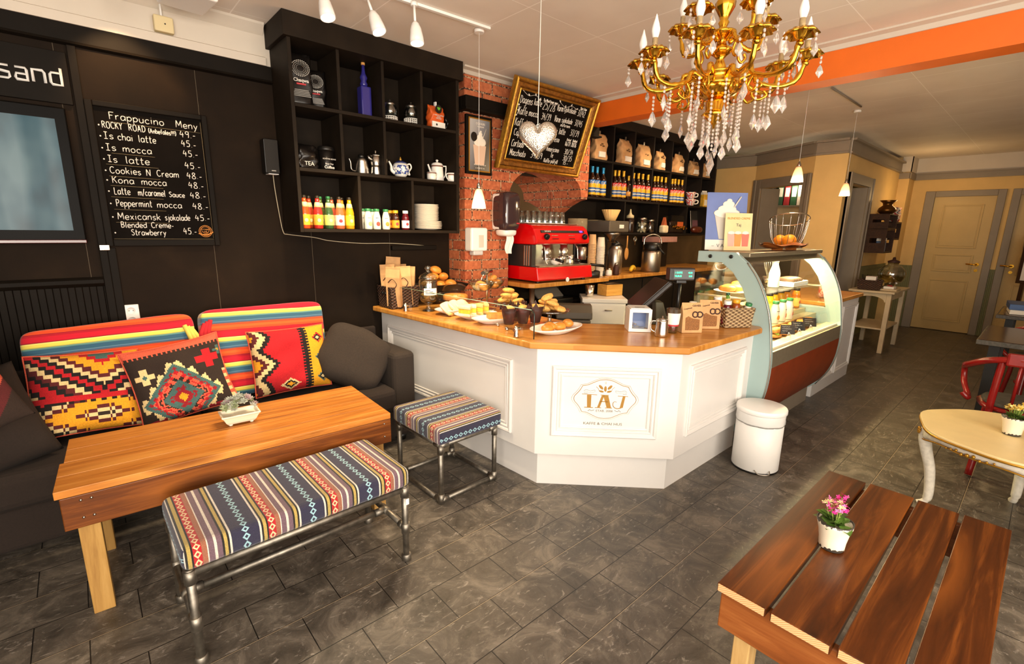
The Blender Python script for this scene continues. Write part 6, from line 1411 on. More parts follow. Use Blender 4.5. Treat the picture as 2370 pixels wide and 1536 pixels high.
# chrome stand with two hanging glass bowls of rolls
st = thing('bowl_stand', 'chrome stand with two hanging glass bowls', 'stand', (2.27, 2.82, CZ), .6)
lath('base', [(.07, 0), (.07, .008), (.01, .014)], M['steel'], st, n=28); G().tube([(0, 0, .01), (0, 0, .28)], .008, 10).build('pole', M['steel'], st)
G().tube([(-.1, 0, .285), (.1, 0, .285)], .017, 12).build('cross_bar', M['steel'], st)
for sx, zb in ((-1, .16), (1, .145)):
    G().tube([(sx * .09, 0, .28), (sx * .15, 0, zb + .08)], .005, 8).build('arm', M['steel'], st)
    lath('glass_bowl', [(.03, zb), (.05, zb + .004), (.085, zb + .04), (.1, zb + .07), (.096, zb + .07), (.08, zb + .042), (.045, zb + .01), (0, zb + .008)], M['glass'], st, (sx * .14, 0, 0), 28)
for k, (dx, dz, dy) in enumerate(((.10, .185, -.03), (.15, .19, .03), (.19, .188, -.02), (.14, .225, .0), (-.12, .2, .02), (-.17, .2, -.02))):
    m = Matrix.Translation((2.27, 2.82, CZ)) @ Matrix.Rotation(.6, 4, 'Z'); o = G().ell((0, 0, 0), (.042, .036, .028), 16, 9).build('bread_roll', M['bread']); o.location = m @ Vector((dx, dy, dz)); o.rotation_euler = (.2, .1 * k, k); tag(o, 'pale bread roll in the %s hanging bowl' % ('right' if dx > 0 else 'left'), 'roll', 'rolls in the %s hanging bowl' % ('right' if dx > 0 else 'left'))
# glass sneeze guard
g0, g1 = Vector((1.742, 3.22, 0)), Vector((1.835, 1.86, 0)); dd = g1 - g0
sn = thing('sneeze_guard', 'upright glass sheet guarding the food along the counter edge', 'glass guard', (g0.x, g0.y, CZ)); m = frameM((0, 0, 0), dd)
G().box(0, -.003, .006, dd.length, .003, .168).xf(m).build('glass_sheet', M['pane'], sn)
o = G().tube([(dd.length, 0, .006), (dd.length, 0, .15), (dd.length - .02, 0, .168)], .0035, 6).xf(m).build('sheet_edge', flat('glass_edge', '1f2e2a', .2), sn); o['label'] = 'dark polished right edge'
G().tube([(0, 0, .169), (dd.length - .02, 0, .169)], .002, 6).xf(m).build('sheet_edge', flat('glass_top_edge', 'a8c8a8', .2), sn)
for s_ in (.12, dd.length - .12):
    q = G().lathe([(.016, 0), (.017, .006), (.012, .03), (.011, .06), (.004, .066)], n=16); q.tube([(0, -.018, .045), (0, .03, .045)], .011, 10); q.xf(m @ Matrix.Translation((s_, -.018, 0))).build('clamp', M['steel'], sn)
# oval dish with pastries at the corner
D4 = oval_dish('long white oval dish with pastries at the corner of the counter', (2.09, 1.925, CZ), .02 - PI / 4 + .75, .2, .105)
for k, (dx, dy, rz, nm) in enumerate(((-.1, -.02, .4, 'left'), (-.045, .01, 1.2, 'second'), (.0, -.025, .2, 'third'), (.115, .015, 1.0, 'right'))):
    o = G().ell((0, 0, 0), (.048, .034, .026), 18, 9, fn=lambda p: p * (1 + .05 * math.sin(p.x * 140))).build('pastry', M['bun']); m = Matrix.Translation((2.09, 1.925, CZ)) @ Matrix.Rotation(-.015, 4, 'Z'); o.location = m @ Vector((dx, dy, .042)); o.rotation_euler = (0, .1, rz); tag(o, 'golden pastry on the long oval dish, %s one' % nm, 'pastry', 'pastries on the long oval dish')
# white cube box with a clear window
cbx = thing('collection_box', 'white cube box with a blue tinted window on the counter', 'box', (2.565, 1.675, CZ), -PI / 4)
G().box(-.068, -.068, 0, .068, .068, .008).box(-.068, -.068, .008, -.06, .068, .14).box(.06, -.068, .008, .068, .068, .14).box(-.06, .06, .008, .06, .068, .14).build('walls', M['plastic'], cbx)
fr(G(), -.068, .0, .068, .14, [(0, .006), (0, 0), (.02, 0), (.02, .006)]).xf(Matrix.Translation((0, -.075, 0))).build('front_frame', M['plastic'], cbx, .002); G().box(-.05, -.07, .02, .05, -.069, .122).build('window', M['pane'], cbx)
G().box(-.06, .05, .01, .06, .0595, .139).build('blue_lining', flat('blue_lining', '6f86b8', .5), cbx); G().box(-.06, -.068, .14, .06, .068, .146).build('lid', M['plastic'], cbx, .002); G().box(-.03, -.03, .1462, .03, -.018, .147).build('slot', M['blackplastic'], cbx)
rn = random.Random(8)
for k in range(12): G().lathe([(.011, 0), (.011, .002)], (rn.uniform(-.045, .045), rn.uniform(-.05, .04), .009 + .0022 * k), 14).build('coin', M['brushed' if k % 3 else 'gold'], cbx)
# steel milk jug and glass of wrapped chocolates
jg = thing('milk_jug', 'small steel milk jug on the counter before the glass', 'jug', (2.515, 1.475, CZ), 2.2)
G().lathe([(.036, 0), (.038, .004), (.038, .02), (.035, .06), (.033, .085), (.034, .1), (.032, .1), (.033, .02), (0, .006)], n=28).build('body', M['steel'], jg); lath('lid', [(.033, .1), (.02, .106), (.004, .108), (.004, .122)], M['steel'], jg); G().tube(smooth([(.034, 0, .09), (.06, 0, .085), (.062, 0, .04), (.037, 0, .025)], 5), .004, 8).build('handle', M['steel'], jg)
gc = thing('tip_glass', 'tall glass with a white and red paper label behind the milk jug', 'glass', (2.66, 1.49, CZ)); lath('glass_body', [(.028, 0), (.03, .004), (.043, .15), (.041, .15), (.028, .012), (0, .01)], M['glass'], gc, n=28)
q = G().grid(lambda a, b_: ((.0375 + .006 * b_) * math.cos(-3.4 + 2.2 * a), (.0375 + .006 * b_) * math.sin(-3.4 + 2.2 * a), .055 + .07 * b_), 12, 2).build('paper_label', M['paper'], gc)
q = G().grid(lambda a, b_: ((.0362 + .002 * b_) * math.cos(-3.4 + 2.2 * a), (.0362 + .002 * b_) * math.sin(-3.4 + 2.2 * a), .045 + .01 * b_), 12, 2).build('red_stripe', M['printred'], gc)
for k in range(5): G().ell((.014 * math.cos(k * 2.2), .014 * math.sin(k * 2.2), .018 + .012 * k), (.012, .012, .01), 10, 6).build('wrapped_sweet', M['printred'], gc)
# two paper bags with pretzel print and window
M['seeds'] = flat('seed_mix', '8a5a2c', .7, var=.5, vs=220, bump=.8, bs=220)
for k, (bx_, by_, rz, nm) in enumerate(((2.765, 1.43, -.62, 'paper bag of seed crackers with window and pretzel print, nearest the milk jug'), (2.975, 1.42, -.7, 'paper bag of seed crackers with window and pretzel print, beside the pale wicker basket'))):
    r = thing('cracker_bag', nm, 'bag', (bx_, by_, CZ), rz)
    vs = []
    for z_, t_, w_ in ((0, .03, .065), (.12, .028, .066), (.17, .004, .066), (.185, .003, .066)): vs += [(-w_, -t_, z_), (w_, -t_, z_), (w_, t_, z_), (-w_, t_, z_)]
    G().add(vs, [(j * 4 + i, j * 4 + (i + 1) % 4, j * 4 + 4 + (i + 1) % 4, j * 4 + 4 + i) for j in range(3) for i in range(4)] + [(3, 2, 1, 0), (12, 13, 14, 15)]).build('bag', M['kraft2'], r, .003)
    G().prism([(-.045, .018), (.04, .018), (.045, .028), (.042, .085), (.0, .09), (-.03, .105), (-.048, .095)], -.0312, -.029, 'y').build('window', M['seeds'], r)
    sl = (.024 / .05); q = G()
    def on(x_, z_): return (x_, -.0305 if z_ < .12 else -.0305 + (z_ - .12) * sl, z_)
    for cx in (.012, .042): q.tube([on(cx + .017 * math.cos(2 * PI * i / 20), .115 + .016 * math.sin(2 * PI * i / 20)) for i in range(20)], .004, 6, True)
    q.build('pretzel_print', M['darkchoc'], r); text('bag_lettering', 'GEHEB', .016, M['darkchoc'], r, Matrix.Translation((.0, -.0105, .162)) @ Matrix.Rotation(-.45, 4, 'X') @ FRONT, sx=1.1)
    text('bag_lettering', 'Crispbread', .012, M['darkchoc'], r, Matrix.Translation((-.058, -.021, .142)) @ Matrix.Rotation(-.45, 4, 'X') @ Matrix.Rotation(-.2, 4, 'Y') @ FRONT)
# pale wicker basket of drinks
bk = basket('wicker_basket', 'pale wicker basket full of juice bottles at the end of the counter', (3.185, 1.36, CZ), .21, .17, .125, -.55, M['wicklight'], .88)
mB = Matrix.Translation((3.185, 1.36, CZ)) @ Matrix.Rotation(-.55, 4, 'Z')
for k, (dx, dy, kind, nm) in enumerate(((-.06, .045, 'white', 'orange juice bottle with white cap, back left in the pale basket'), (-.065, -.035, 'redw', 'dark red juice bottle with white cap in the pale basket'), (-.005, -.035, 'amber', 'amber juice bottle with orange label in the pale basket'), (.0, .045, 'green', 'green bottle standing tallest at the back of the pale basket'), (.055, .04, 'cream', 'cream smoothie bottle with grey-green cap in the pale basket'), (.06, -.035, 'cream2', 'cream smoothie bottle with green cap, right in the pale basket'))):
    p = mB @ Vector((dx, dy, .02))
    if kind == 'white': r = juice(nm, p, 'd87a1c', 'e8901c', 'f2eee8', None, 1.25)
    elif kind == 'redw': r = juice(nm, p, '5a101c', '6a1c2c', 'f2eee8', None, 1.15)
    elif kind == 'amber': r = juice(nm, p, '8a4010', 'e8901c', 'e0a024', None, 1.2)
    elif kind == 'green': r = soda(nm, p, '5f8a2c', 'c2cc62', None, '1f4a34'); r.scale = (.95,) * 3
    elif kind == 'cream': r = smoothie(nm, p, '9aa870', None, '5a6a58')
    else: r = smoothie(nm, p, 'd8a060'); r.scale = (1.05,) * 3
    r.rotation_euler = (-.1 + .05 * k, .06 * (k - 2), k)
r = juice('white-capped juice bottle behind the two cracker bags', (2.95, 1.52, CZ), 'd87a1c', 'e8901c', 'f2eee8', None, 1.2)
# cash register: tilted touch screen on a foot, pole with customer display
rg = thing('cash_register', 'black touch screen cash register seen from behind on the counter', 'register', (2.86, 1.72, CZ), 0)
ax = Vector((.68, -.73, 0)) * 0 + Vector((.66, .75, 0)); nrm = Vector((-.52, .46, .72)).normalized(); hx = nrm.cross(Vector((0, 0, 1))).normalized(); up_ = hx.cross(nrm) * -1
up_ = nrm.cross(hx) * -1 if nrm.cross(hx).z < 0 else nrm.cross(hx)
m = Matrix.Identity(4)
for i in range(3): m[i][0] = hx[i]; m[i][1] = up_[i]; m[i][2] = nrm[i]
m.translation = Vector((-.02, .08, .2))
G().box(-.165, -.13, -.03, .165, .14, .0).xf(m).build('screen_back', flat('register_black', '221c1a', .4), rg, .01); G().box(-.155, -.12, .0, .155, .13, .004).xf(m).build('touch_screen', M['blackplastic'], rg)
G().box(-.08, -.05, -.06, .08, .07, -.031).xf(m).build('rear_housing', bpy.data.materials['register_black'], rg, .008)
G().prism([(-.1, 0), (.09, 0), (.06, .02), (.02, .15), (-.03, .15), (-.02, .02), (-.1, .012)], -.055, .055, 'y', M=Matrix.Rotation(-.8, 4, 'Z')).build('foot', flat('olive_plastic', '4a4630', .5), rg, .006)
pz = vz(1566, 634, (2.9, 1.6, 0)) - CZ
pd = thing('customer_display', 'pole-mounted customer display with green digits beside the register', 'display', (2.9, 1.6, CZ), -.62)
lath('base', [(.05, 0), (.05, .008), (.02, .014)], M['blackplastic'], pd); G().tube([(0, 0, .01), (0, 0, pz - .04)], .012, 12).build('pole', M['blackplastic'], pd)
G().box(-.035, -.03, pz - .06, .035, .03, pz - .035).build('joint', M['blackplastic'], pd, .006); G().box(-.085, -.03, pz - .04, .085, .035, pz + .04).build('housing', bpy.data.materials['register_black'], pd, .006)
o = G().box(-.06, -.0325, pz - .028, .08, -.0295, pz + .03).build('screen', flat('display_black', '060606', .1), pd); gd_ = glow('green_digits', '3cff9a', 2.5)
text('green_digits', '1 KAFFE', .018, gd_, o, FX(-.054, -.0335, pz + .006), sx=.8); text('green_digits', 'TILBUD', .018, gd_, o, FX(-.054, -.0335, pz - .016), sx=.8); text('green_digits', '45.00', .016, gd_, o, FX(.036, -.0335, pz + .006), sx=.8); text('green_digits', '5.00', .016, gd_, o, FX(.042, -.0335, pz - .016), sx=.8)
# ================================================================== behind the bar
BZ = 1.03; SY0 = 3.42
bc = thing('back_counter', 'oak-topped work counter along the wall behind the bar', 'counter', (4.5, 3.3, 0)); bT = Matrix.Translation((-4.5, -3.3, 0))
G().prism([(2.9, 3.02), (2.94, 2.985), (4.0, 2.985), (4.02, 3.06), (6.85, 3.06), (6.85, BY - .001), (3.95, BY - .001), (3.95, 3.68), (2.885, 3.68), (2.885, 3.02)], BZ - .04, BZ, 'z').xf(bT).build('worktop', M['oak'], bc, .006)
G().box(4.05, 3.1, 0, 6.85, BY - .002, BZ - .041).xf(bT).build('base_cabinet', M['shelfdark'], bc)
for k in range(4): G().box(4.08 + k * .69, 3.085, .1, 4.75 + k * .69, 3.1, BZ - .06).xf(bT).build('cabinet_door', M['shelfdark'], bc, .003)
for x_, y_ in ((3.0, 3.08), (3.0, 3.6)): G().lathe([(.025, 0), (.025, BZ - .041)], (x_, y_, 0), 14).xf(bT).build('leg', M['brushed'], bc)
G().box(2.95, 3.27, .76, 4.04, 3.6, .785).xf(bT).build('lower_shelf', M['shelfdark'], bc)
o = G().box(4.0, BY - .004, BZ, 7.3, BY - .001, 1.44).build('splashback', flat('steel_splash', '6a5a44', .35, .6, var=.2, vs=4)); tag(o, 'dull metal splashback on the wall under the dark bar shelf', 'splashback')
# dark bar shelf
bs = thing('bar_shelf', 'long dark cube shelf of syrups and coffee behind the bar', 'shelf', (5.4, BY, 1.45)); sT = Matrix.Translation((-5.4, -BY, -1.45))
def sx(x0, y0, z0, x1, y1, z1, nm): return G().box(x0, y0, z0, x1, y1, z1).xf(sT).build(nm, M['shelfdark'], bs, .002)
ZA, ZB, ZC = 2.242, 1.849, 1.475; SX0, SX1 = R1 + .065, 6.93
sx(SX0, SY0, 2.6, SX1, BY - .01, 2.698, 'top_box')
for z in (ZA, ZB): sx(SX0, SY0 + .002, z - .022, SX1 - .021, BY - .012, z, 'shelf_board')
sx(4.62, SY0 + .002, ZC - .022, SX1 - .021, BY - .012, ZC, 'shelf_board')
sx(SX0, BY - .011, ZC - .02, SX1, BY - .002, 2.599, 'back_panel'); sx(SX1 - .02, SY0, ZC - .022, SX1, BY - .012, 2.599, 'side_panel'); sx(SX0, SY0, ZB, SX0 + .02, BY - .012, 2.599, 'side_panel')
DV = (4.533, 4.93, 5.329, 5.748, 6.142, 6.555)
for x_ in DV: sx(x_ - .01, SY0 + .003, ZB + .0005, x_ + .01, BY - .013, ZA - .0225, 'divider'); sx(x_ - .01, SY0 + .003, ZA + .0005, x_ + .01, BY - .013, 2.599, 'divider')
for x_ in (4.81, 5.524, 6.237): sx(x_ - .01, SY0 + .003, ZC + .0005, x_ + .01, BY - .013, ZB - .0225, 'divider')
def sp_(x_, y_, Y, z): return (PY(x_, y_, Y).x, Y, z)
# kraft coffee bags, top row
for k, (px_, Y, w_, h_, rz, nm) in enumerate(((1383, 3.5, .19, .27, -.1, 'first kraft coffee bag on the bar shelf, beside the brick hood'), (1443, 3.5, .24, .27, .05, 'widest kraft coffee bag on the bar shelf, second compartment'), (1486, 3.5, .24, .26, 0, 'kraft coffee bag in the third compartment of the bar shelf'), (1524, 3.49, .17, .22, .1, 'shorter kraft coffee bag in front, fourth compartment of the bar shelf'), (1540, 3.57, .2, .26, 0, 'taller kraft coffee bag behind, fourth compartment of the bar shelf'), (1568, 3.5, .19, .24, .1, 'kraft coffee bag in the fifth compartment of the bar shelf'), (1603, 3.52, .2, .2, 0, 'low kraft coffee bag behind the chandelier crystals, sixth compartment'), (1630, 3.52, .17, .2, 0, 'last kraft coffee bag at the right end of the bar shelf'))):
    r = coffee_bag('coffee_bag', nm, sp_(px_, 400, Y, ZA), w_, .1, h_, M['kraft2'], rz, 0, crumple=.006, seed=30 + k)
    G().box(-w_ * .28, -.0635, .03, w_ * .24, -.04, .085).build('white_label', M['paper'], r)
    for q_, (cx, cz) in enumerate(((-.025, .15), (.02, .145), (0, .165))): G().ell((cx, -.05, cz), (.02, .008, .009), 10, 6).build('leaf_print', flat('print_brown', '6a4a2a', .8) if 'print_brown' not in bpy.data.materials else bpy.data.materials['print_brown'], r)
    G().box(-.012, -.008, h_ - .01, .012, .008, h_ + .035).build('clip', M['brushed'], r, .003)
# syrup bottles
def syrup(label, loc, top, red, rz=0, lab=True):
    r = thing('syrup_bottle', label, 'bottle', loc, rz, None)
    lath('glass_body', [(.035, 0), (.038, .006), (.038, .185), (.034, .205), (.018, .235), (.0145, .255), (.0145, .3)], flat('syrup_glass', '2a160c', .06, coat=.6) if 'syrup_glass' not in bpy.data.materials else bpy.data.materials['syrup_glass'], r, n=20)
    key = 'foil_' + top; lath('foil_top', [(.0155, .255), (.016, .26), (.0165, .305), (.0175, .307), (.0165, .318), (.014, .32)], bpy.data.materials.get(key) or flat(key, top, .3, .4), r, n=16)
    if not lab:
        lath('amber_label', [(.0385, .05), (.0386, .11)], flat('amber_label', 'd89a48', .5) if 'amber_label' not in bpy.data.materials else bpy.data.materials['amber_label'], r, n=20); return r
    x = bpy.data.materials.get('syl_' + red)
    if not x:
        nn = N('syl_' + red); o3 = nn.xyz(); nn.col(nn.ramp(nn.math('DIVIDE', o3[2], .2), [(0, 'e8b020'), (.25, '2c5a98'), (.36, 'f0ead8'), (.41, '2c5a98'), (.5, 'e8b020'), (.72, red), (.98, 'e8d8c0')], True)); nn.set(rough=.4); x = nn.m
    lath('label', [(.0384, .025), (.0387, .027), (.0387, .178), (.0384, .18)], x, r, n=20)
    g = G(); Ps = lambda a, z: Vector((.0397 * math.sin(a / .0397), -.0397 * math.cos(a / .0397), z)); sl = lambda a, z: Ps(a, z + a * .45)
    chalk(g, 'Tor', -.024, .028, .135, .04, sl, .0022); g.build('script_lettering', M['paper'], r)
    g = G(); chalk(g, 'oool', -.02, .02, .068, .012, Ps, .0012); g.build('flavour_line', M['paper'], r); return r
BT = [(1368, 1, 'sugar'), (1379, 1, 0), (1393, 1, 0), (1420, 0, 0), (1429, 0, 0), (1440, 0, 0), (1452, 2, 0), (1463, 0, 0), (1474, 0, 0), (1484, 0, 0), (1496, 0, 0), (1511.5, 0, 0), (1519, 0, 0), (1527.5, 0, 0), (1537, 0, 0), (1552.5, 0, 0), (1559, 0, 0), (1567, 0, 0), (1575.5, 0, 0)]
ordn = ['first', 'second', 'third', 'fourth', 'fifth', 'sixth', 'seventh', 'eighth', 'ninth', 'tenth', 'eleventh', 'twelfth', 'thirteenth', 'fourteenth', 'fifteenth', 'sixteenth', 'seventeenth', 'eighteenth', 'nineteenth']
for k, (px_, ty, _) in enumerate(BT):
    nm = {1: 'syrup bottle with blue foil top and white-blue label, %s from the hood' % ordn[k], 0: 'syrup bottle with gold foil top and red-yellow-blue label, %s in the row from the hood' % ordn[k], 2: 'short amber-labelled syrup bottle with gold top between the red-labelled ones'}[ty]
    Yb = 3.47 if k % 4 != 3 or ty else 3.5
    r = syrup(nm, sp_(px_, 462, Yb, ZB), '2c86b8' if ty == 1 else 'd8a428', '2a6ab0' if ty == 1 else 'd02020', .35, ty != 2)
    if ty == 2: r.scale = (.9, .9, .86)
    r.rotation_euler = (0, 0, -.75)
# cups, cartons
def cup(label, loc, mat, rz=0, s=1):
    r = thing('mug', label, 'cup', loc, rz); G().lathe([(.03, 0), (.035, .004), (.052, .06), (.056, .075), (.053, .075), (.033, .01), (0, .008)], n=28).build('bowl', mat, r); G().tube(smooth([(.05, 0, .062), (.08, 0, .06), (.078, 0, .03), (.044, 0, .022)], 5), .006, 8).build('handle', M['porcelain'], r); return r
x = N('painted_cup'); nz = x.noise(x.co(), 26, 2); x.col(x.ramp(nz, [(.35, 'd8e0e8'), (.45, 'c84850'), (.55, 'e8d8c8'), (.65, '3c6ab0')], True)); x.set(rough=.25)
cu = PY(1597, 475, 3.5).x
cup('lower painted cup of the stacked pair on the bar shelf', (cu, 3.5, ZB), x.m, -.7).scale = (1.3, 1.3, 1.2); cup('upper painted cup of the stacked pair on the bar shelf', (cu - .01, 3.5, ZB + .092), x.m, -.6).scale = (1.3, 1.3, 1.2)
for px_, cl, nm in ((1627, 'd8a838', 'yellow and white drink carton on the bar shelf'), (1640, 'c8d8e4', 'white and blue drink carton at the end of the bar shelf')):
    r = thing('carton', nm, 'carton', sp_(px_, 478, 3.5, ZB), -.3); G().box(-.045, -.045, 0, .045, .045, .17).build('box', flat('carton_' + cl, cl, .5, var=.3, vs=18), r, .003); G().prism([(-.045, .1705), (.045, .1705), (.003, .21), (.003, .225), (-.003, .225), (-.003, .21)], -.045, .045, 'x').build('gable', M['paper'], r); G().box(-.03, -.047, .02, .03, -.0445, .1).build('print', flat('carton_print_' + cl, '3c74a8' if cl[0] == 'c' else 'e8e0c8', .6), r)
# lower row
r = thing('squeeze_bottle', 'dark squeeze bottle with a pale nozzle cap on the lower bar shelf', 'bottle', sp_(1456, 540, 3.47, ZC)); lath('bottle_body', [(.045, 0), (.048, .01), (.048, .15), (.042, .17)], flat('choc_sauce', '2a1a12', .15), r, n=22); lath('cap', [(.044, .17), (.044, .2), (.02, .215), (.012, .24), (.006, .275)], M['cream'], r, n=18)
for px_, Y, s_, nm in ((1484, 3.48, 1.05, 'clip-top glass jar of pale sweets on the lower bar shelf'), (1503, 3.5, .95, 'clip-top glass jar of dark sweets on the lower bar shelf')):
    r = thing('glass_jar', nm, 'jar', sp_(px_, 540, Y, ZC)); lath('glass_body', [(.055, 0), (.06, .008), (.06, .12), (.05, .14), (.05, .15)], M['glass'], r, n=24); lath('lid', [(.053, .15), (.055, .155), (.052, .172), (.0, .176)], M['brushed'], r, n=24)
    rn = random.Random(px_); g = G()
    for k in range(40): g.ell((rn.uniform(-.036, .036), rn.uniform(-.036, .036), .012 + k * .0027), .0125, 7, 5)
    o = g.build('sweets', flat('sweets_%d' % px_, 'e6d6b8' if px_ < 1490 else '5a3a24', .5), r); r.scale = (s_,) * 3
r = thing('gift_bag', 'clear gift bags of sweets with gold ribbon bows on the lower bar shelf', 'bag', sp_(1560, 545, 3.5, ZC)); G().box(-.2, -.05, 0, .2, .05, .16).build('sweets', flat('gift_dark', '241612', .15, var=.6, vs=30), r, .02); G().box(-.21, -.06, .0, .21, .06, .235).build('film', M['pane'], r, .01)
g = G()
for cx, cz in ((-.12, .08), (-.02, .06), (.09, .07), (.15, .05)):
    for a in (.5, 2.6): g.tube(smooth([(cx, -.066, cz), (cx + .04 * math.cos(a), -.075, cz + .03 * math.sin(a)), (cx + .05 * math.cos(a + .6), -.07, cz + .03 * math.sin(a + .6)), (cx, -.066, cz)], 5), .006, 6, flat=.5)
g.build('ribbon', M['gold'], r); G().box(-.05, -.064, .09, .1, -.061, .15).build('label', flat('gift_orange', 'c8602c', .5), r)
r = thing('santa_box', 'small cream and red package left of the gift bags on the lower bar shelf', 'package', sp_(1535, 543, 3.46, ZC)); G().box(-.06, -.04, 0, .06, .04, .1).build('box', M['wrap'], r, .02); G().prism([(-.04, .1005), (.04, .1005), (.0, .2)], -.02, .02, 'y').build('wrapped_top', flat('pkg_red', 'b8603c', .6), r)
r = thing('serving_tray', 'silver and plum patterned tray standing upright on the lower bar shelf', 'tray', sp_(1619, 545, 3.6, ZC)); r.rotation_euler = (-.13, 0, -.1); G().box(-.24, -.012, .004, .24, .0, .33).build('tray', M['brushed'], r, .02, 4)
x = N('tray_dots'); o3 = x.xyz(); a_ = x.math('SINE', x.math('MULTIPLY', o3[0], 260)); b_ = x.math('SINE', x.math('MULTIPLY', o3[2], 260)); x.col(x.mix(x.math('GREATER_THAN', x.math('MULTIPLY', a_, b_), .35), '6a1c34', 'b8a0a0')); x.set(rough=.4)
G().box(-.2, -.0145, .03, .2, -.0125, .19).build('dotted_print', x.m, r); text('tray_lettering', 'so good', .06, M['blackplastic'], r, FX(-.08, -.014, .235), shear=.3)
r = thing('bread_loaf', 'dark brown loaf lying before the upright tray', 'bread', sp_(1610, 548, 3.47, ZC)); G().ell((0, 0, .05), (.13, .055, .05), 22, 12, e=.85).build('crust', flat('dark_crust', '5a2412', .3, var=.4, vs=25, bump=.3), r); G().ell((0, 0, .055), (.14, .06, .058), 20, 10, e=.85).build('wrapping', M['pane'], r)

# espresso machine
em = thing('espresso_machine', 'red and chrome two-group espresso machine under the brick hood', 'coffee machine', (3.3, 3.02, BZ)); EX0, EX1 = 2.945 - 3.3, 3.655 - 3.3
pr_ = [(.0, .36), (-.01, .45), (.03, .5), (.07, .505), (.5, .505), (.5, .34), (.12, .34), (.02, .35)]
bodyp = [(-.005, .335), (-.035, .345), (-.04, .38), (.0, .47), (.04, .5), (.12, .515), (.5, .515), (.5, .335)]
G().prism(bodyp, EX0, EX1, 'x').build('upper_body', M['red'], em, .012, 3)
G().prism([(-.06, .02), (-.07, .03), (-.05, .135), (-.02, .14), (.5, .14), (.5, .02)], EX0, EX1 + .03, 'x').build('lower_body', M['red'], em, .01, 3)
G().box(EX0 + .01, .16, .141, EX1 - .01, .49, .334).build('back_panel', M['steel'], em); G().box(EX0 + .002, .02, .141, EX0 + .05, .5, .334).build('side_column', flat('machine_side', '3a3330', .3, .4), em, .003)
for k in range(3): G().box(EX0 - .0015, .05 + k * .03, .15, EX0 + .003, .06 + k * .03, .325).build('side_rib', M['steel'], em)
G().box(EX0 + .05, -.03, .1405, EX1 + .01, .158, .15).build('drip_grid', M['brushed'], em)
g = G()
for k in range(16): g.box(EX0 + .07 + k * .037, -.025, .1505, EX0 + .09 + k * .037, .15, .153)
for x_ in (-.13, .1):
    q = G().lathe([(.04, .225), (.045, .23), (.045, .29), (.035, .3), (.035, .334)], (x_, .06, 0), 22); o = q.build('group_head', M['steel'], em)
    G().lathe([(.036, .195), (.038, .2), (.038, .224)], (x_, .06, 0), 20).tube([(x_, .03, .212), (x_ + .01, -.05, .205)], .008, 8).build('portafilter', M['steel'], o); G().tube([(x_ + .01, -.05, .205), (x_ + .02, -.13, .19)], [.012, .015], 10).build('handle', M['blackplastic'], o)
for x_ in (-.235, .2): G().tube(smooth([(x_, .02, .34), (x_, -.02, .3), (x_ + .005, -.03, .2), (x_ + .01, -.05, .165)], 5), .005, 8).build('steam_wand', M['steel'], em)
for x_ in (-.27, .24): G().lathe([(.02, 0), (.026, .01), (.026, .03), (.02, .035)], M=Matrix.Translation((x_ + .03, -.03, .41)) @ Matrix.Rotation(PI / 2 + .3, 4, 'X'), n=18).build('steam_knob', M['blackplastic'], em)
ss = Matrix.Translation((0, -.012, .448)) @ Matrix.Rotation(-.42, 4, 'X'); G().box(EX0 + .07, -.004, -.012, EX1 - .06, .004, .012).xf(ss).build('display_strip', M['blackplastic'], em, .003)
for k in range(4): G().box(EX0 + .12 + .02 * k, -.006, -.006, EX0 + .128 + .02 * k, -.003, .008).xf(ss).build('white_mark', M['print'], em)
o = G().box(EX1 - .13, -.0065, -.008, EX1 - .09, -.003, .008).xf(ss).build('display', glow('blue_display', '5a3ae8', 2), em)
for x_ in (-.12, .1):
    for k in range(6): G().box(x_ - .04 + .014 * k, -.0425, .385, x_ - .03 + .014 * k, -.0385, .39).build('button', M['blackplastic'], em); G().box(x_ - .04 + .014 * k, -.03, .412, x_ - .03 + .014 * k, -.024, .417).build('button', M['steel'], em)
for x_ in (EX0 + .06, EX1 - .03):
    for y_ in (.0, .42): G().lathe([(.02, 0), (.022, .004), (.018, .021)], (x_, y_, 0), 14).build('foot', M['blackplastic'], em)
G().lathe([(.02, 0), (.022, .004), (.02, .008)], M=Matrix.Translation((.02, -.07, .02)) @ Matrix.Rotation(PI / 2, 4, 'X'), n=18).build('pressure_gauge', M['plastic'], em)
g = G().box(EX0 + .02, .1, .516, EX1 - .02, .49, .52); o = g.build('cup_tray', M['brushed'], em)
tg = None; MB_ = Matrix.Translation((3.3, 3.02, BZ))
rn = random.Random(5); cnt = 0
for j in range(3):
    for k in range(7):
        loc = MB_ @ Vector((EX0 + .06 + k * .075 + .02 * (j % 2), .15 + j * .1, .5205))
        if tg is None:
            tg = thing('tumbler_glass', 'clear tumbler upside down on top of the red espresso machine', 'glass', loc, 0, 'tumblers on the espresso machine'); lath('glass_body', [(.033, 0), (.034, .004), (.027, .105), (.0, .107)], M['tumbler'], tg, n=16); lath('rim', [(.033, .0), (.0345, .001), (.0345, .004), (.033, .005)], M['porcelain'], tg, n=16); lath('base_disc', [(.0275, .098), (.0275, .106), (0, .108)], M['glass'], tg, n=16)
        else: dup(tg, loc)
for k, (x_, s_, nm) in enumerate(((.03, .85, 'left'), (.16, 1, 'right'))):
    r = thing('milk_jug', 'steel milk jug on the drip grid of the espresso machine, %s' % nm, 'jug', MB_ @ Vector((x_, .03, .1505)), .3); lath('body', [(.036, 0), (.038, .004), (.038, .02), (.032, .065), (.034, .085), (.032, .085)], M['steel'], r); G().tube(smooth([(.034, 0, .08), (.058, 0, .075), (.055, 0, .03), (.037, 0, .02)], 4), .004, 7).build('handle', M['steel'], r); r.scale = (s_,) * 3
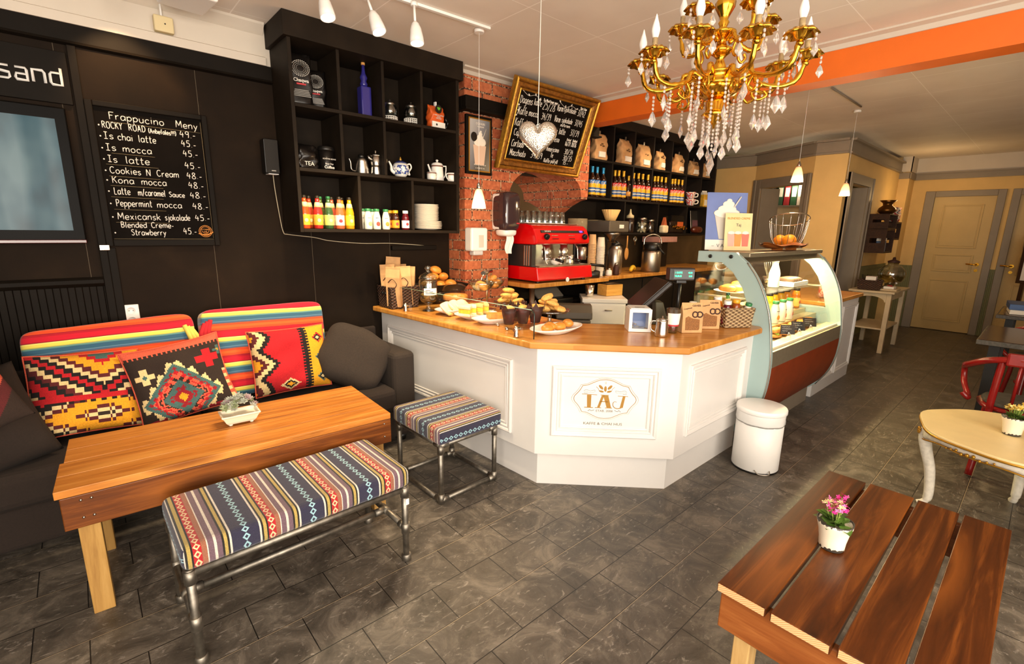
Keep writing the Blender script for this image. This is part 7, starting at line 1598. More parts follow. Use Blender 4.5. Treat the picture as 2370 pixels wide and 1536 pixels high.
o = G().ell((0, 0, .03), (.05, .045, .03), 12, 7, fn=lambda p: p * (1 + .15 * math.sin(p.x * 120 + p.z * 90))).build('cleaning_cloth', M['paper']); o.location = MB_ @ Vector((-.06, -.0, .1515)); tag(o, 'crumpled white cloth on the espresso machine drip grid', 'cloth')

# grinders, cup stacks, brewer
for px_, py_, nm, Y in ((1335, 636, 'espresso grinder with smoky hopper nearest the red machine', 3.3), (1374, 630, 'espresso grinder with clear hopper behind the paper cups', 3.56)):
    X_ = PY(px_, 560, Y).x; r = thing('coffee_grinder', nm, 'coffee grinder', (X_, Y, BZ))
    G().box(-.075, -.1, 0, .075, .12, .03).build('base', M['blackplastic'], r, .01); G().box(-.06, -.02, .03, .06, .11, .34).build('housing', M['blackplastic'], r, .02)
    lath('hopper', [(.03, .34), (.035, .36), (.095, .45), (.1, .47), (.1, .58), (.097, .58), (.09, .46), (.03, .365)], flat('hopper_smoke', 'a89878', .08, alpha=.5, coat=.6) if 'hopper_smoke' not in bpy.data.materials else bpy.data.materials['hopper_smoke'], r, n=28); lath('beans', [(.03, .36), (.085, .45), (.086, .47), (0, .475)], M['darkchoc'], r, n=24)
    lath('doser', [(.045, .17), (.05, .175), (.05, .29), (.04, .3), (0, .3)], M['brushed'], r, (0, -.07, 0), 20); G().tube([(.03, -.1, .2), (.1, -.12, .19)], .008, 8).build('dosing_lever', M['blackplastic'], r); G().box(-.03, -.15, .1, .03, -.05, .11).build('fork', M['steel'], r)
r = thing('knock_box', 'round black knock box with a portafilter handle on it', 'box', (PZ(1365, 641, BZ).x, 3.1, BZ)); lath('drum', [(.08, 0), (.085, .006), (.085, .06), (.075, .066), (.07, .03), (0, .03)], M['blackplastic'], r, n=28); G().tube([(-.02, 0, .13), (.14, -.05, .11)], [.012, .016], 10).build('portafilter_handle', M['blackplastic'], r); G().tube([(-.02, 0, .13), (-.03, .0, .064)], .008, 8).build('portafilter_neck', M['steel'], r)
def cupstack(label, px_, Y, n_, cl, grp, r0=.033, r1=.042, pitch=.0155):
    X_ = PY(px_, 600, Y).x; first = None
    mt = flat('cupmat_' + cl, cl, .5)
    for k in range(n_):
        z = BZ + k * pitch
        if first is None:
            first = G().lathe([(r1 + .002, 0), (r1 + .0025, .003), (r1, .005), (r0, .1), (0, .1)], n=18).build('paper_cup', mt); tag(first, label, 'cup', grp); o = first
        else: o = first.copy(); COL.objects.link(o)
        o.location = (X_ + .001 * math.sin(k), Y, z)
cupstack('kraft paper cup of the tall upside-down stack beside the grinders', 1369, 3.17, 22, 'c9a070', 'kraft paper cups in a tall stack')
cupstack('white paper cup of the upside-down stack right of the kraft ones', 1389, 3.15, 19, 'ddd2c0', 'white paper cups in a stack', .034, .043, .0165)
X_ = PY(1414, 600, 3.3).x
r = thing('coffee_brewer', 'filter coffee brewer with a grey head over its funnel', 'coffee machine', (X_, 3.36, BZ)); G().box(-.19, -.16, .45, .16, .2, .57).build('head', flat('brewer_grey', '6d665c', .35, .5), r, .01); G().box(-.02, -.165, .49, .06, -.159, .53).build('badge', M['paper'], r, .004)
lath('funnel', [(.03, .34), (.04, .345), (.05, .38), (.09, .42), (.095, .449)], M['brushed'], r, (0, -.05, 0), 24); G().box(-.2, .1, 0, .13, .2, .45).build('column', M['blackplastic'], r); G().tube([(.05, -.06, .36), (.13, -.12, .3)], .008, 8).build('lever', M['blackplastic'], r)
r = thing('thermos', 'tall steel thermos under the filter coffee brewer', 'thermos', (X_ - .01, 3.24, BZ)); lath('body', [(.075, 0), (.08, .008), (.08, .26), (.06, .295), (.045, .31)], M['brushed'], r, n=28); lath('lid', [(.048, .31), (.05, .315), (.045, .335), (0, .338)], M['blackplastic'], r); G().tube(smooth([(.07, 0, .27), (.11, 0, .26), (.11, 0, .14), (.08, 0, .1)], 5), .009, 8).build('handle', M['blackplastic'], r)
xf_ = PY(1421, 517, 3.36).x
o = G().lathe([(.05, 0), (.055, .004), (.1, .12), (.098, .12), (.05, .01)], n=80, fl=lambda a, j: 1 + (.055 * math.sin(20 * a) if 1 < j < 4 else 0)).build('coffee_filters', flat('filter_paper', 'e0b878', .8)); o.location = (X_ + .03, 3.36, BZ + .571); tag(o, 'fluted stack of paper coffee filters on the brewer head', 'coffee filter')
# hanging spoon and strainer, pink folder
p = PY(1451, 570, 3.44); r = thing('wooden_spoon', 'wooden spoon hanging from the lower bar shelf', 'spoon', (p.x, 3.44, ZC - .025)); G().tube([(0, 0, -.01), (0, 0, -.16)], [.008, .01], 8).build('handle', M['cork'], r); G().ell((0, 0, -.22), (.04, .012, .075), 16, 9).build('bowl', M['cork'], r)
p = PY(1472, 570, 3.44); r = thing('tea_strainer', 'small wire strainer hanging beside the wooden spoon', 'strainer', (p.x, 3.46, ZC - .025)); G().tube([(0, 0, -.005), (0, 0, -.12)], .004, 6).build('handle', M['steel'], r); G().tube([(.03 * math.cos(2 * PI * k / 20), 0, -.05 + .03 * math.sin(2 * PI * k / 20)) for k in range(20)], .004, 6, True).build('hoop', M['steel'], r)
p = PY(1527, 562, 3.5); r = thing('folded_box', 'flat pinkish cardboard box under the lower bar shelf', 'box', (p.x, 3.5, 1.36), .1); G().box(-.26, -.12, 0, .26, .12, .07).build('box', flat('pink_board', 'b88a80', .7, var=.1), r, .004); G().box(-.24, .0, -.33, .24, .1, -.001).build('support', M['shelfdark'], r)
# airpot
p = PZ(1540, 622, BZ); r = thing('airpot', 'steel airpot with black pump lid and arched handle', 'thermos', (5.02, 3.16, BZ), -.6); lath('body', [(.105, 0), (.11, .01), (.11, .22), (.1, .25)], M['brushed'], r, n=32); lath('lid', [(.102, .25), (.105, .255), (.105, .31), (.09, .335), (.03, .34), (0, .34)], M['blackplastic'], r, n=32)
G().tube(smooth([(-.1, 0, .3), (-.09, 0, .39), (0, 0, .43), (.09, 0, .4), (.115, 0, .32)], 6), .008, 8).build('carry_handle', M['steel'], r); G().tube([(.02, -.09, .3), (.09, -.16, .21)], .013, 8).build('spout', M['blackplastic'], r)
r = thing('banana', 'yellow banana on the back counter beside the shakers', 'fruit', (4.72, 3.2, BZ), .4); G().tube(smooth([(-.12, 0, .03), (-.06, 0, .055), (.02, 0, .06), (.1, 0, .035)], 5), [.008] + [.02 + .004 * math.sin(PI * k / 14) for k in range(14)] + [.008], 10).build('peel', flat('banana_peel', 'e0b428', .45, var=.1), r)
for k, (dx, mt, nm) in enumerate(((-.1, 'blackplastic', 'black espresso cup, left of the three small things by the brewer'), (0, 'porcelain', 'small white cup in the middle of the three by the brewer'), (.11, 'darkchoc', 'brown wooden grinder, right of the three small things by the brewer'))):
    r = thing('shaker', nm, 'cup', (4.17 + dx, 3.13 - .01 * k, BZ)); lath('body', [(.03, 0), (.034, .01), (.03, .05 + .03 * (k == 2)), (.02, .06 + .05 * (k == 2))], M[mt], r); lath('top', [(.021, .06 + .05 * (k == 2)), (.016, .075 + .05 * (k == 2)), (0, .08 + .05 * (k == 2))], M['steel'], r)
# white cabinet with box and steel cup, dark bin, tablet
wc = thing('drawer_cabinet', 'white drawer cabinet standing behind the counter', 'cabinet', (3.8, 2.9, 0), -PI / 4); G().box(-.2, -.16, .02, .2, .2, .82).build('body', M['white'], wc, .004); G().box(-.215, -.175, .821, .215, .2, .86).build('top', M['white'], wc, .006)
for z0, z1 in ((.62, .805), (.42, .61), (.05, .41)):
    o = G().box(-.19, -.176, z0, .19, -.161, z1).build('drawer', M['white'], wc, .004); G().tube([(.0, -.19, z1 - .05), (.07, -.19, z1 - .05)], .006, 8).build('handle', M['brushed'], o)
r = thing('wooden_box', 'small plywood box with dark top on the white cabinet', 'box', (3.95, 2.93, .861), -.2); G().box(-.105, -.07, 0, .105, .07, .11).build('box', wood('ply', ('b07830', 'cf9a4a', 'dcae62'), 0, .5, 1, False), r, .003); G().box(-.09, -.055, .11, .09, .055, .116).build('lid', M['blackplastic'], r)
r = thing('steel_cup', 'steel cup on the white cabinet', 'cup', (3.69, 2.98, .861)); lath('cup', [(.035, 0), (.037, .004), (.045, .11), (.043, .11), (.034, .01)], M['steel'], r, n=26)
r = thing('waste_bin', 'dark grey bin with a curved lid behind the counter', 'bin', (3.3, 2.84, 0), -PI / 4); G().box(-.15, -.13, 0, .15, .13, .72).build('body', flat('bin_grey', '4a4238', .5), r, .02); G().prism([(-.14, .721), (.14, .721), (.13, .78), (.06, .84), (-.06, .84), (-.13, .78)], -.16, .16, 'x').build('lid', bpy.data.materials['bin_grey'], r, .01)
p = PY(1275, 672, 3.14); r = thing('tablet_till', 'black tablet till on the shelf under the espresso machine', 'tablet', (3.45, 3.25, .786)); G().box(-.19, -.11, 0, .19, .1, .05).build('base', M['blackplastic'], r, .008); G().box(-.18, -.01, -.0, .18, .008, .14).xf(Matrix.Translation((0, .02, .05)) @ Matrix.Rotation(-.9, 4, 'X')).build('screen', flat('tablet_grey', '77716a', .2), r, .004)

# ================================================================== pendants, track, heart, chandelier
M['shade'] = N('frosted_shade'); 
x = M['shade']; x.b.inputs['Base Color'].default_value = lin('f3d9b8'); x.set(rough=.4, es=2.2, sss=.0); zz = x.math('DIVIDE', x.xyz()[2], .13)
x.L(x.ramp(zz, [(.05, 'ffe9bd'), (.45, 'ffb569'), (.95, '8a3c1c')]), x.b.inputs['Emission Color']); M['shade'] = x.m
def pendant(label, base, top=2.699, pw=9):
    r = thing('pendant_lamp', label, 'lamp', base); L_ = top - base[2]
    lath('shade', [(.047, 0), (.045, .02), (.034, .075), (.022, .115), (.012, .125)], M['shade'], r, n=26); lath('cap', [(.014, .122), (.016, .13), (.012, .15), (.005, .165)], M['brushed'], r, n=14)
    G().tube([(0, 0, .16), (0, 0, L_ - .02)], .0016, 5).build('cord', M['plastic'], r); lath('canopy', [(.03, L_ - .022), (.032, L_ - .01), (.03, L_)], M['plastic'], r); lath('bulb', [(0, .015), (.014, .02), (.018, .04), (.01, .07)], glow('lamp_bulb', 'ffdf9c', 22) if 'lamp_bulb' not in bpy.data.materials else bpy.data.materials['lamp_bulb'], r, n=14)
    point('pendant_glow', (base[0], base[1], base[2] - .03), pw, (1, .68, .36), .03); return r
p1 = PZ(1109, 67, 2.7); pendant('small frosted pendant lamp over the counter before the brick pier', (p1.x, p1.y, vz(1106, 482, p1)))
for (x0, y0), d_, nm in (((1844, 421), 4.05, 'small glowing pendant lamp before the yellow doorway, left of two'), ((1954, 453), 4.9, 'small glowing pendant lamp at the corner of the yellow wall, right of two')):
    q = CAM + ray(x0, y0) * d_; pendant(nm, tuple(q), 2.699, 13)
tk = thing('track_light', 'white ceiling track with three spot heads above the cube shelf', 'lamp', (1.55, 2.562, 2.7)); td = Vector((1, -.055, 0)).normalized()
G().box(-1.1, -.012, -.016, .5, .012, -.001).xf(Matrix.Rotation(-.055, 4, 'Z')).build('track', M['plastic'], tk, .002)
M['spotface'] = glow('spot_face', 'fff6e6', 9)
for (hx_, hy_), (ex, ey), nm in (((958, 5), (963, 92), 0), ((848, -10), (872, 58), 1), ((742, -40), (752, 16), 2)):
    t0 = PZ(hx_, hy_, 2.69); e = CAM + ray(ex, ey) * ((t0 - CAM).dot(cF) - .02); j = Vector((t0.x, t0.y, 2.58)) * .5 + e * .5; ax_ = (e - t0)
    t0_ = t0 - Vector((1.55, 2.562, 2.7)); e_ = e - Vector((1.55, 2.562, 2.7)); mid = t0_ * .48 + e_ * .52
    dr = (e_ - t0_).normalized() + Vector((.12, .1, -.1)); dr.normalize(); q = dr.to_track_quat('Z', 'Y').to_matrix().to_4x4()
    st_ = G().tube([t0_, mid], .007, 8); st_.lathe([(.018, -.02), (.018, 0)], t0_, 12); st_.build('stem', M['plastic'], tk)
    o = G().lathe([(.008, 0), (.02, .012), (.03, .04), (.036, .08), (.038, .115), (.035, .115), (.033, .08), (.02, .03), (0, .02)], M=Matrix.Translation(mid) @ q, n=24).build('spot_head', M['plastic'], tk)
    G().lathe([(0, .1), (.0335, .101)], M=Matrix.Translation(mid) @ q, n=20).build('lamp_face', M['spotface'], o)
    wp = mid + dr * .13 + Vector((1.55, 2.562, 2.7)); spot('track_spot', wp, wp + dr * .6 + Vector((-.05, .35, -.8)), (55, 40, 55)[nm], (1, .8, .52), 1.5, .03)
r = thing('wall_washer', 'ceiling spot lighting the black wall above the chalkboard', 'lamp', (.25, 3.1, 2.7)); G().tube([(0, 0, 0), (0, .03, -.09)], .007, 8).build('stem', M['plastic'], r); G().lathe([(.01, 0), (.03, .04), (.036, .1), (.033, .1), (0, .03)], M=Matrix.Translation((0, .03, -.09)) @ Matrix.Rotation(2.6, 4, 'X'), n=20).build('spot_head', M['plastic'], r)
spot('wall_spot', (.27, 3.17, 2.52), (.3, 3.5, 2.2), 14, (1, .62, .3), 1.3, .02)
# hanging tin heart
hp = CAM + ray(1244, 318) * 2.45
ht = thing('hanging_heart', 'hammered silver heart hanging on a cord before the gilt menu board', 'ornament', tuple(hp), -.72)
def heartp(t): return Vector((.0062 * 16 * math.sin(t) ** 3, 0, .0062 * (13 * math.cos(t) - 5 * math.cos(2 * t) - 2 * math.cos(3 * t) - math.cos(4 * t)) * 1.04))
n_, k_ = 64, 10; vs = []; fs2 = []
for sg in (-1, 1):
    for j in range(k_ + 1):
        s_ = 1 - j / k_
        for i in range(n_):
            q = heartp(2 * PI * i / n_); c_ = Vector((0, 0, .005)); p_ = c_ + (q - c_) * s_; th = .03 * math.sqrt(max(0, 1 - s_ ** 2)) * (1 - .45 * math.exp(-(p_.x / .012) ** 2) * (1 if p_.z > .02 else 0)); vs.append((p_.x, sg * th, p_.z))
for h_ in range(2):
    b_ = h_ * (k_ + 1) * n_
    fs2 += [(b_ + j * n_ + i, b_ + j * n_ + (i + 1) % n_, b_ + (j + 1) * n_ + (i + 1) % n_, b_ + (j + 1) * n_ + i) for j in range(k_) for i in range(n_)]
x = N('hammered_tin'); nz = x.n('TexVoronoi'); x.L(x.co(), nz.inputs['Vector']); nz.inputs['Scale'].default_value = 170
x.col(x.ramp(nz.outputs['Distance'], [(.15, '6a5a48'), (.4, 'ddd2c4')])); x.set(rough=.33, metal=.9); x.bump(nz.outputs['Distance'], .6, .003); M['tin'] = x.m
g = G(); g.add(vs, fs2, True); g.build('heart', M['tin'], ht, weld=True); G().tube([(0, 0, .03), (0, 0, 2.698 - hp.z)], .0022, 6).build('cord', M['chalk'], ht); G().tube([(.008 * math.cos(2 * PI * k / 12), 0, .055 + .008 * math.sin(2 * PI * k / 12)) for k in range(12)], .0015, 5, True).build('ring', M['steel'], ht)
# ------------------------------------------------------------------ brass chandelier
CHX, CHY = 2.085, 1.06
ch = thing('chandelier', 'two-tier brass chandelier with candle bulbs and hanging crystals', 'chandelier', (CHX, CHY, 2.7))
Zc = lambda z: z - 2.7
prof = [(.004, 1.93), (.006, 1.945), (.02, 1.955), (.04, 1.975), (.055, 1.985), (.05, 1.99), (.04, 2.0), (.042, 2.03), (.038, 2.04), (.03, 2.045)]
def cl(name, pr, n=28, fl=None, par=None, mat='gold'): return G().lathe([(r_, Zc(z_)) for r_, z_ in pr], n=n, fl=fl).build(name, M[mat], par or ch)
cl('finial', prof + [(.02, 2.05)]); flu = lambda a, j: 1 + .05 * math.sin(14 * a)
cl('lower_bowl', [(.03, 2.045), (.06, 2.055), (.085, 2.075), (.092, 2.085), (.09, 2.09)], 56, flu); cl('drum', [(.09, 2.088), (.096, 2.092), (.096, 2.1), (.088, 2.105), (.088, 2.13), (.094, 2.134), (.094, 2.142), (.05, 2.15)], 36)
cl('baluster', [(.03, 2.145), (.02, 2.155), (.026, 2.17), (.02, 2.185), (.014, 2.2), (.03, 2.215), (.045, 2.225), (.045, 2.235), (.02, 2.25), (.016, 2.265), (.034, 2.28), (.05, 2.292), (.052, 2.3), (.018, 2.305), (.014, 2.32), (.022, 2.335), (.015, 2.345), (.02, 2.36), (.036, 2.39), (.038, 2.41), (.02, 2.435), (.012, 2.445), (.012, 2.46)], 28, lambda a, j: 1 + (.06 * math.sin(10 * a) if 16 < j < 20 else 0))
cl('ceiling_canopy', [(.012, 2.445), (.03, 2.45), (.055, 2.475), (.06, 2.49), (.03, 2.495), (.012, 2.5)], 48, flu); cl('rod', [(.008, 2.495), (.008, 2.68), (.06, 2.685), (.065, 2.699)], 20)
M['candle'] = flat('candle_sleeve', 'a89068', .5, var=.3, vs=60); M['bulbwhite'] = flat('frosted_bulb', 'f6f2ec', .25)
cM = M['crystal']
def bobeche(g, c, R_, Mx=None):
    g.lathe([(.012, -.014), (.02, -.004), (.028, .012), (R_ * .8, .02), (R_ * 1.1, .004), (R_ * .82, .023), (.028, .016), (.012, .004)], c, 44, fl=lambda a, j: 1 + (.1 * math.sin(9 * a) if j in (3, 4, 5) else 0))
def drop(g, p, s=1, a=0):
    w_, h_ = .014 * s, .05 * s; m = Matrix.Translation(p) @ Matrix.Rotation(a, 4, 'Z')
    vs = [(0, 0, 0), (-w_, 0, -h_ * .6), (-w_ * .3, -w_ * .55, -h_ * .55), (w_ * .3, -w_ * .55, -h_ * .55), (w_, 0, -h_ * .6), (w_ * .3, w_ * .55, -h_ * .55), (-w_ * .3, w_ * .55, -h_ * .55), (0, 0, -h_), (-w_ * .5, 0, -h_ * .2), (w_ * .5, 0, -h_ * .2)]
    vs = [m @ Vector(v) for v in vs]; g.add(vs, [(0, 8, 2), (8, 1, 2), (0, 2, 3), (0, 3, 9), (9, 3, 4), (0, 5, 6), (0, 6, 8), (8, 6, 1), (0, 9, 5), (9, 4, 5), (7, 2, 1), (7, 3, 2), (7, 4, 3), (7, 5, 4), (7, 6, 5), (7, 1, 6)])
def string(g, p, n, s=1, a=0, bead=.0068):
    p = Vector(p)
    for k in range(n): g.ell((p.x, p.y, p.z - bead * (1 + 2.25 * k)), (bead, bead * .7, bead), 8, 5)
    drop(g, p + Vector((0, 0, -bead * 2.25 * n)), s, a)
crys = []
def arm(a, R_, z0, zc, dip, sc, nm='arm'):
    m = Matrix.Rotation(a, 4, 'Z'); r0 = .075 if R_ > .25 else .03
    pts = [(r0, 0, Zc(z0)), (r0 + R_ * .18, 0, Zc(z0 + .022)), (R_ * .48, 0, Zc(z0 - dip * .4)), (R_ * .72, 0, Zc(z0 - dip)), (R_ * .92, 0, Zc(z0 - dip * .45)), (R_ * .99, 0, Zc(zc - .02)), (R_, 0, Zc(zc - .012))]
    sp_ = smooth(pts, 5); g = G().tube(sp_, [.0085 * sc * (1 + .35 * math.sin(i * 1.9) ** 2) for i in range(len(sp_))], 9)
    g.tube(smooth([(R_ * .5, 0, Zc(z0 - dip * .4)), (R_ * .42, 0, Zc(z0 - dip - .02)), (R_ * .5, 0, Zc(z0 - dip - .045)), (R_ * .6, 0, Zc(z0 - dip - .03)), (R_ * .56, 0, Zc(z0 - dip - .012))], 5), .006 * sc, 7)
    g.ell((R_, 0, Zc(zc - .022)), (.014 * sc, .014 * sc, .012), 10, 7)
    ar = g.xf(m).build('arm', M['gold'], ch)
    c = m @ Vector((R_, 0, Zc(zc))); g = G(); bobeche(g, c, .052 * sc); g.build('drip_pan', M['gold'], ar)
    lath('candle_sleeve', [(.011 * sc, 0), (.0115 * sc, .004), (.0105 * sc, .06)], M['candle'], ar, c, 14)
    b_ = c + Vector((0, 0, .06)); lath('candle_bulb', [(.009, 0), (.012, .004), (.0165, .022), (.0165, .032), (.012, .05), (.006, .068), (.003, .08), (.0005, .086)], M['bulbwhite'], ar, b_, 16)
    for q in range(3):
        b = a + (q - 1) * 2.1; p = c + Vector((math.cos(b), math.sin(b), 0)) * .054 * sc + Vector((0, 0, .0))
        o = G(); string(o, p, 1 if q != 1 else 2, 1.0 * sc, b); o.build('crystal_drop', cM, ch)
ph = 2.72
for k in range(10): arm(ph + 2 * PI * k / 10, .315, 2.115 + (.012 if k % 2 else 0), 2.185 + (.012 if k % 2 else -.004), .035, 1)
for k in range(5): arm(ph + .31 + 2 * PI * k / 5, .17, 2.262, 2.335, .028, .95)
# crystal chains round the lower bowl and under the arms
rn = random.Random(2)
for k in range(20):
    a = ph + 2 * PI * k / 20 + .1; rr = (.1, .2)[k % 2]; z0 = 2.06 if k % 2 == 0 else 2.075
    o = G(); string(o, (rr * math.cos(a), rr * math.sin(a), Zc(z0)), (9, 6)[k % 2] + (k % 3), 1.25, a); o.build('crystal_chain', cM, ch)
for k in range(10):
    a = ph + 2 * PI * k / 10; o = G(); string(o, (.255 * math.cos(a), .255 * math.sin(a), Zc(2.075)), 2 + (k % 2) * 2, 1.35, a + .5); o.build('crystal_chain', cM, ch)
for k in range(8):
    a = 2 * PI * k / 8; o = G(); string(o, (.045 * math.cos(a), .045 * math.sin(a), Zc(1.985)), 5 + k % 2 * 3, 1.2, a); o.build('crystal_chain', cM, ch)
o = G(); string(o, (0, 0, Zc(1.93)), 6, 2.0, .8); o.build('crystal_pendant', cM, ch)

# ------------------------------------------------------------------ far right of the room
M['oldwhite'] = flat('white_table_paint', 'cdb894', .5, var=.1, vs=10)
wt = thing('side_table', 'white side table with a lower shelf against the yellow wall', 'table', (7.98, 1.5, 0), 0)
G().box(-.46, -.25, .775, .5, .24, .8).build('tabletop', M['oldwhite'], wt, .004); G().box(-.4, -.2, .3, .42, .2, .32).build('lower_shelf', M['oldwhite'], wt, .003)
for x_ in (-.38, .4):
    for y_ in (-.19, .18): G().box(x_ - .025, y_ - .025, 0, x_ + .025, y_ + .025, .774).build('leg', M['oldwhite'], wt, .003)
ap_ = [(-.18, .774), (.18, .774), (.18, .66)] + [(.15 * math.cos(PI * k / 10), .66 + .07 * math.sin(PI * k / 10)) for k in range(11)] + [(-.18, .66)]
for x_ in (-.395, .4): G().prism(ap_, x_, x_ + .02, 'x').build('apron', M['oldwhite'], wt)
for y_ in (-.2, .19): G().box(-.37, y_, .68, .39, y_ + .02, .774).build('apron', M['oldwhite'], wt)
r = basket('wicker_basket', 'small dark basket of sachets on the white side table', (7.68, 1.55, .801), .22, .26, .12, .1, M['wickdark'])
for k in range(4): G().box(-.06 + k * .035, -.06, .05, -.04 + k * .035, .05, .17).build('sachet', M[('paper', 'printred', 'blackplastic', 'paper')[k]], r, .002)
r = thing('stirrer_pot', 'black pot of stirrers behind the small basket on the side table', 'pot', (7.95, 1.66, .801)); lath('pot', [(.05, 0), (.055, .01), (.06, .12), (.055, .12), (.045, .01)], M['blackplastic'], r)
for k in range(6): G().tube([(.02 * math.cos(k), .02 * math.sin(k), .02), (.05 * math.cos(k), .05 * math.sin(k), .17)], .004, 5).build('stirrer', M['blackplastic'], r)
r = thing('water_dispenser', 'large round glass drink dispenser on the white side table', 'dispenser', (8.12, 1.42, .801)); lath('stand', [(.09, 0), (.1, .01), (.06, .03), (.06, .06)], M['steel'], r, n=24); lath('glass_body', [(.06, .06), (.12, .09), (.155, .16), (.15, .24), (.09, .3), (.06, .31), (.06, .34)], M['tumbler'], r, n=32); lath('water', [(.05, .07), (.11, .092), (.145, .16), (.1452, .17), (0, .17)], pane('lemon_water', 'e8d6a0'), r, n=28); lath('lid', [(.065, .34), (.068, .36), (.02, .38), (.015, .41), (0, .415)], M['darkchoc'], r, n=22); G().tube([(-.1, -.06, .085), (-.19, -.1, .085)], .012, 8).build('tap', M['steel'], r)
r = thing('napkin_tray', 'tray with red and white napkins before the drink dispenser', 'tray', (7.78, 1.36, .801)); G().box(-.12, -.1, 0, .14, .1, .02).build('tray', M['oldwhite'], r, .003); G().box(-.07, -.06, .021, .06, .05, .05).build('napkins', M['paper'], r, .003); G().prism([(-.05, -.04), (.07, -.01), (.04, .03)], .051, .062, 'z').build('red_napkin', M['printred'], r)
# wooden crates on the wall
CR = wood('crate_wood', ('24140a', '3e2412', '56341a'), 0, .6, 1, False)
def crate(label, loc, w_, d_, h_, rz=0):
    r = thing('wooden_crate', label, 'crate', loc, rz)
    G().box(-w_ / 2, -d_ / 2, 0, w_ / 2, d_ / 2, .015).build('bottom', CR, r); G().box(-w_ / 2, -d_ / 2, h_ - .015, w_ / 2, d_ / 2, h_).build('top', CR, r); G().box(-w_ / 2, d_ / 2 - .015, .016, w_ / 2, d_ / 2, h_ - .016).build('back', CR, r)
    for x_ in (-w_ / 2, w_ / 2 - .015):
        G().box(x_, -d_ / 2, .016, x_ + .015, d_ / 2 - .016, h_ * .42).build('side_slat', CR, r); G().box(x_, -d_ / 2, h_ * .62, x_ + .015, d_ / 2 - .016, h_ - .016).build('side_slat', CR, r); G().box(x_ + .001, -d_ / 2, h_ * .42, x_ + .014, -d_ / 2 + .05, h_ * .62).box(x_ + .001, d_ / 2 - .07, h_ * .42, x_ + .014, d_ / 2 - .016, h_ * .62).build('side_slat', CR, r)
    return r
crate('dark wooden crate shelf on the yellow wall, lower of the stacked pair', (8.58, 1.72, 1.25), .5, .255, .33); crate('dark wooden crate shelf on the yellow wall, upper of the stacked pair', (8.58, 1.72, 1.585), .5, .255, .2); crate('small dark wooden crate shelf at the right of the stacked pair', (9.1, 1.73, 1.43), .38, .23, .26)
r = thing('brass_vase', 'squat brass vase on top of the wooden crates', 'vase', (8.55, 1.68, 1.786)); lath('body', [(.06, 0), (.07, .005), (.11, .04), (.1, .08), (.055, .12), (.06, .15), (.1, .185), (.095, .188), (.05, .15)], flat('dark_brass', '6a4418', .3, .8), r, n=28)
r = thing('flower_jar', 'patterned red, white and blue jar on the right crate', 'jar', (9.05, 1.7, 1.691)); x = N('painted_jar'); nz = x.noise(x.co(), 14, 2); x.col(x.ramp(nz, [(.38, 'b83030'), (.46, 'e8d8c0'), (.56, '2c3a6a'), (.62, 'd8b0a0')], True)); lath('body', [(.08, 0), (.09, .01), (.1, .1), (.09, .17), (.1, .2), (.0, .22)], x.m, r, n=24)
r = thing('blue_tin', 'blue and white tin hanging inside the wooden crates', 'tin', (8.9, 1.62, 1.3)); r.location = (8.5, 1.67, 1.266); G().box(-.05, -.05, 0, .05, .05, .15).build('tin', flat('tin_blue', '46648a', .4), r, .006); G().box(-.0505, -.0505, .15, .0505, .0505, .19).build('lid', M['paper'], r, .004)
# oak counter end behind the display case
r = thing('end_counter', 'white panelled counter with an oak top beyond the display case', 'counter', (5.55, 1.55, 0)); G().box(-.59, -.27, .862, .6, .3, .9).build('worktop', M['oak'], r, .006); G().box(-.59, -.24, 0, .57, .27, .861).build('body', M['white'], r)
for x0, x1 in ((-.55, -.02), (.02, .54)): o = fr(G(), x0, .12, x1, .8, MOLD).xf(Matrix.Translation((0, -.24, 0))).build('panel_moulding', M['white'], r)
r = thing('sweet_bowl', 'patterned pinkish bag of sweets on the counter beyond the display case', 'bag', (5.3, 1.42, .901), .3); x = N('sweet_bag'); nz = x.noise(x.co(), 30, 2); x.col(x.ramp(nz, [(.4, 'c85a48'), (.5, 'e8c8b0'), (.6, 'a83838')], True)); G().ell((0, 0, .075), (.07, .05, .075), 16, 10, e=.6).build('bag', x.m, r)
# office behind the yellow door: white shelf with ring binders
q = CAM + ray(1842, 470) * 7.75; oz = q.z
of = thing('office_shelf', 'white wall shelf unit seen through the yellow doorway', 'shelf', (q.x, q.y, q.z), -1.1)
for (a, b_, c_, d_, e_, f_), nm in (((-.36, -.15, -.06, .45, .17, -.04), 'shelf_board'), ((-.36, -.15, .4, .45, .17, .42), 'shelf_board'), ((-.38, -.15, -.8, -.36, .17, .42), 'side_panel'), ((.45, -.15, -.8, .47, .17, .42), 'side_panel'), ((-.36, .15, -.8, .45, .17, .42), 'back_panel'), ((-.36, -.14, -.8, .45, -.12, -.061), 'front_panel')): G().box(a, b_, c_, d_, e_, f_).build(nm, M['grey' if nm != 'front_panel' else 'oldwhite'], of)
mo = Matrix.Translation(q) @ Matrix.Rotation(-1.1, 4, 'Z')
for k, (cl_, nm) in enumerate((('1f4a2c', 'green ring binder with white label, leftmost'), ('9a1420', 'first red ring binder'), ('1f4a2c', 'second green ring binder with white label'), ('c8b8b0', 'white ring binder with red print'), ('9a1420', 'second red ring binder'), ('1c1a18', 'black ring binder, rightmost'))):
    r = thing('ring_binder', nm + ' on the office shelf', 'binder', mo @ Vector((-.25 + k * .095, -.02, -.039)), -1.1); G().box(-.042, -.1, 0, .042, .12, .33).build('cover', flat('binder_%d' % k, cl_, .5), r, .003); G().box(-.03, -.102, .13, .03, -.1, .27).build('spine_label', M['paper'] if k != 4 else M['printred'], r)
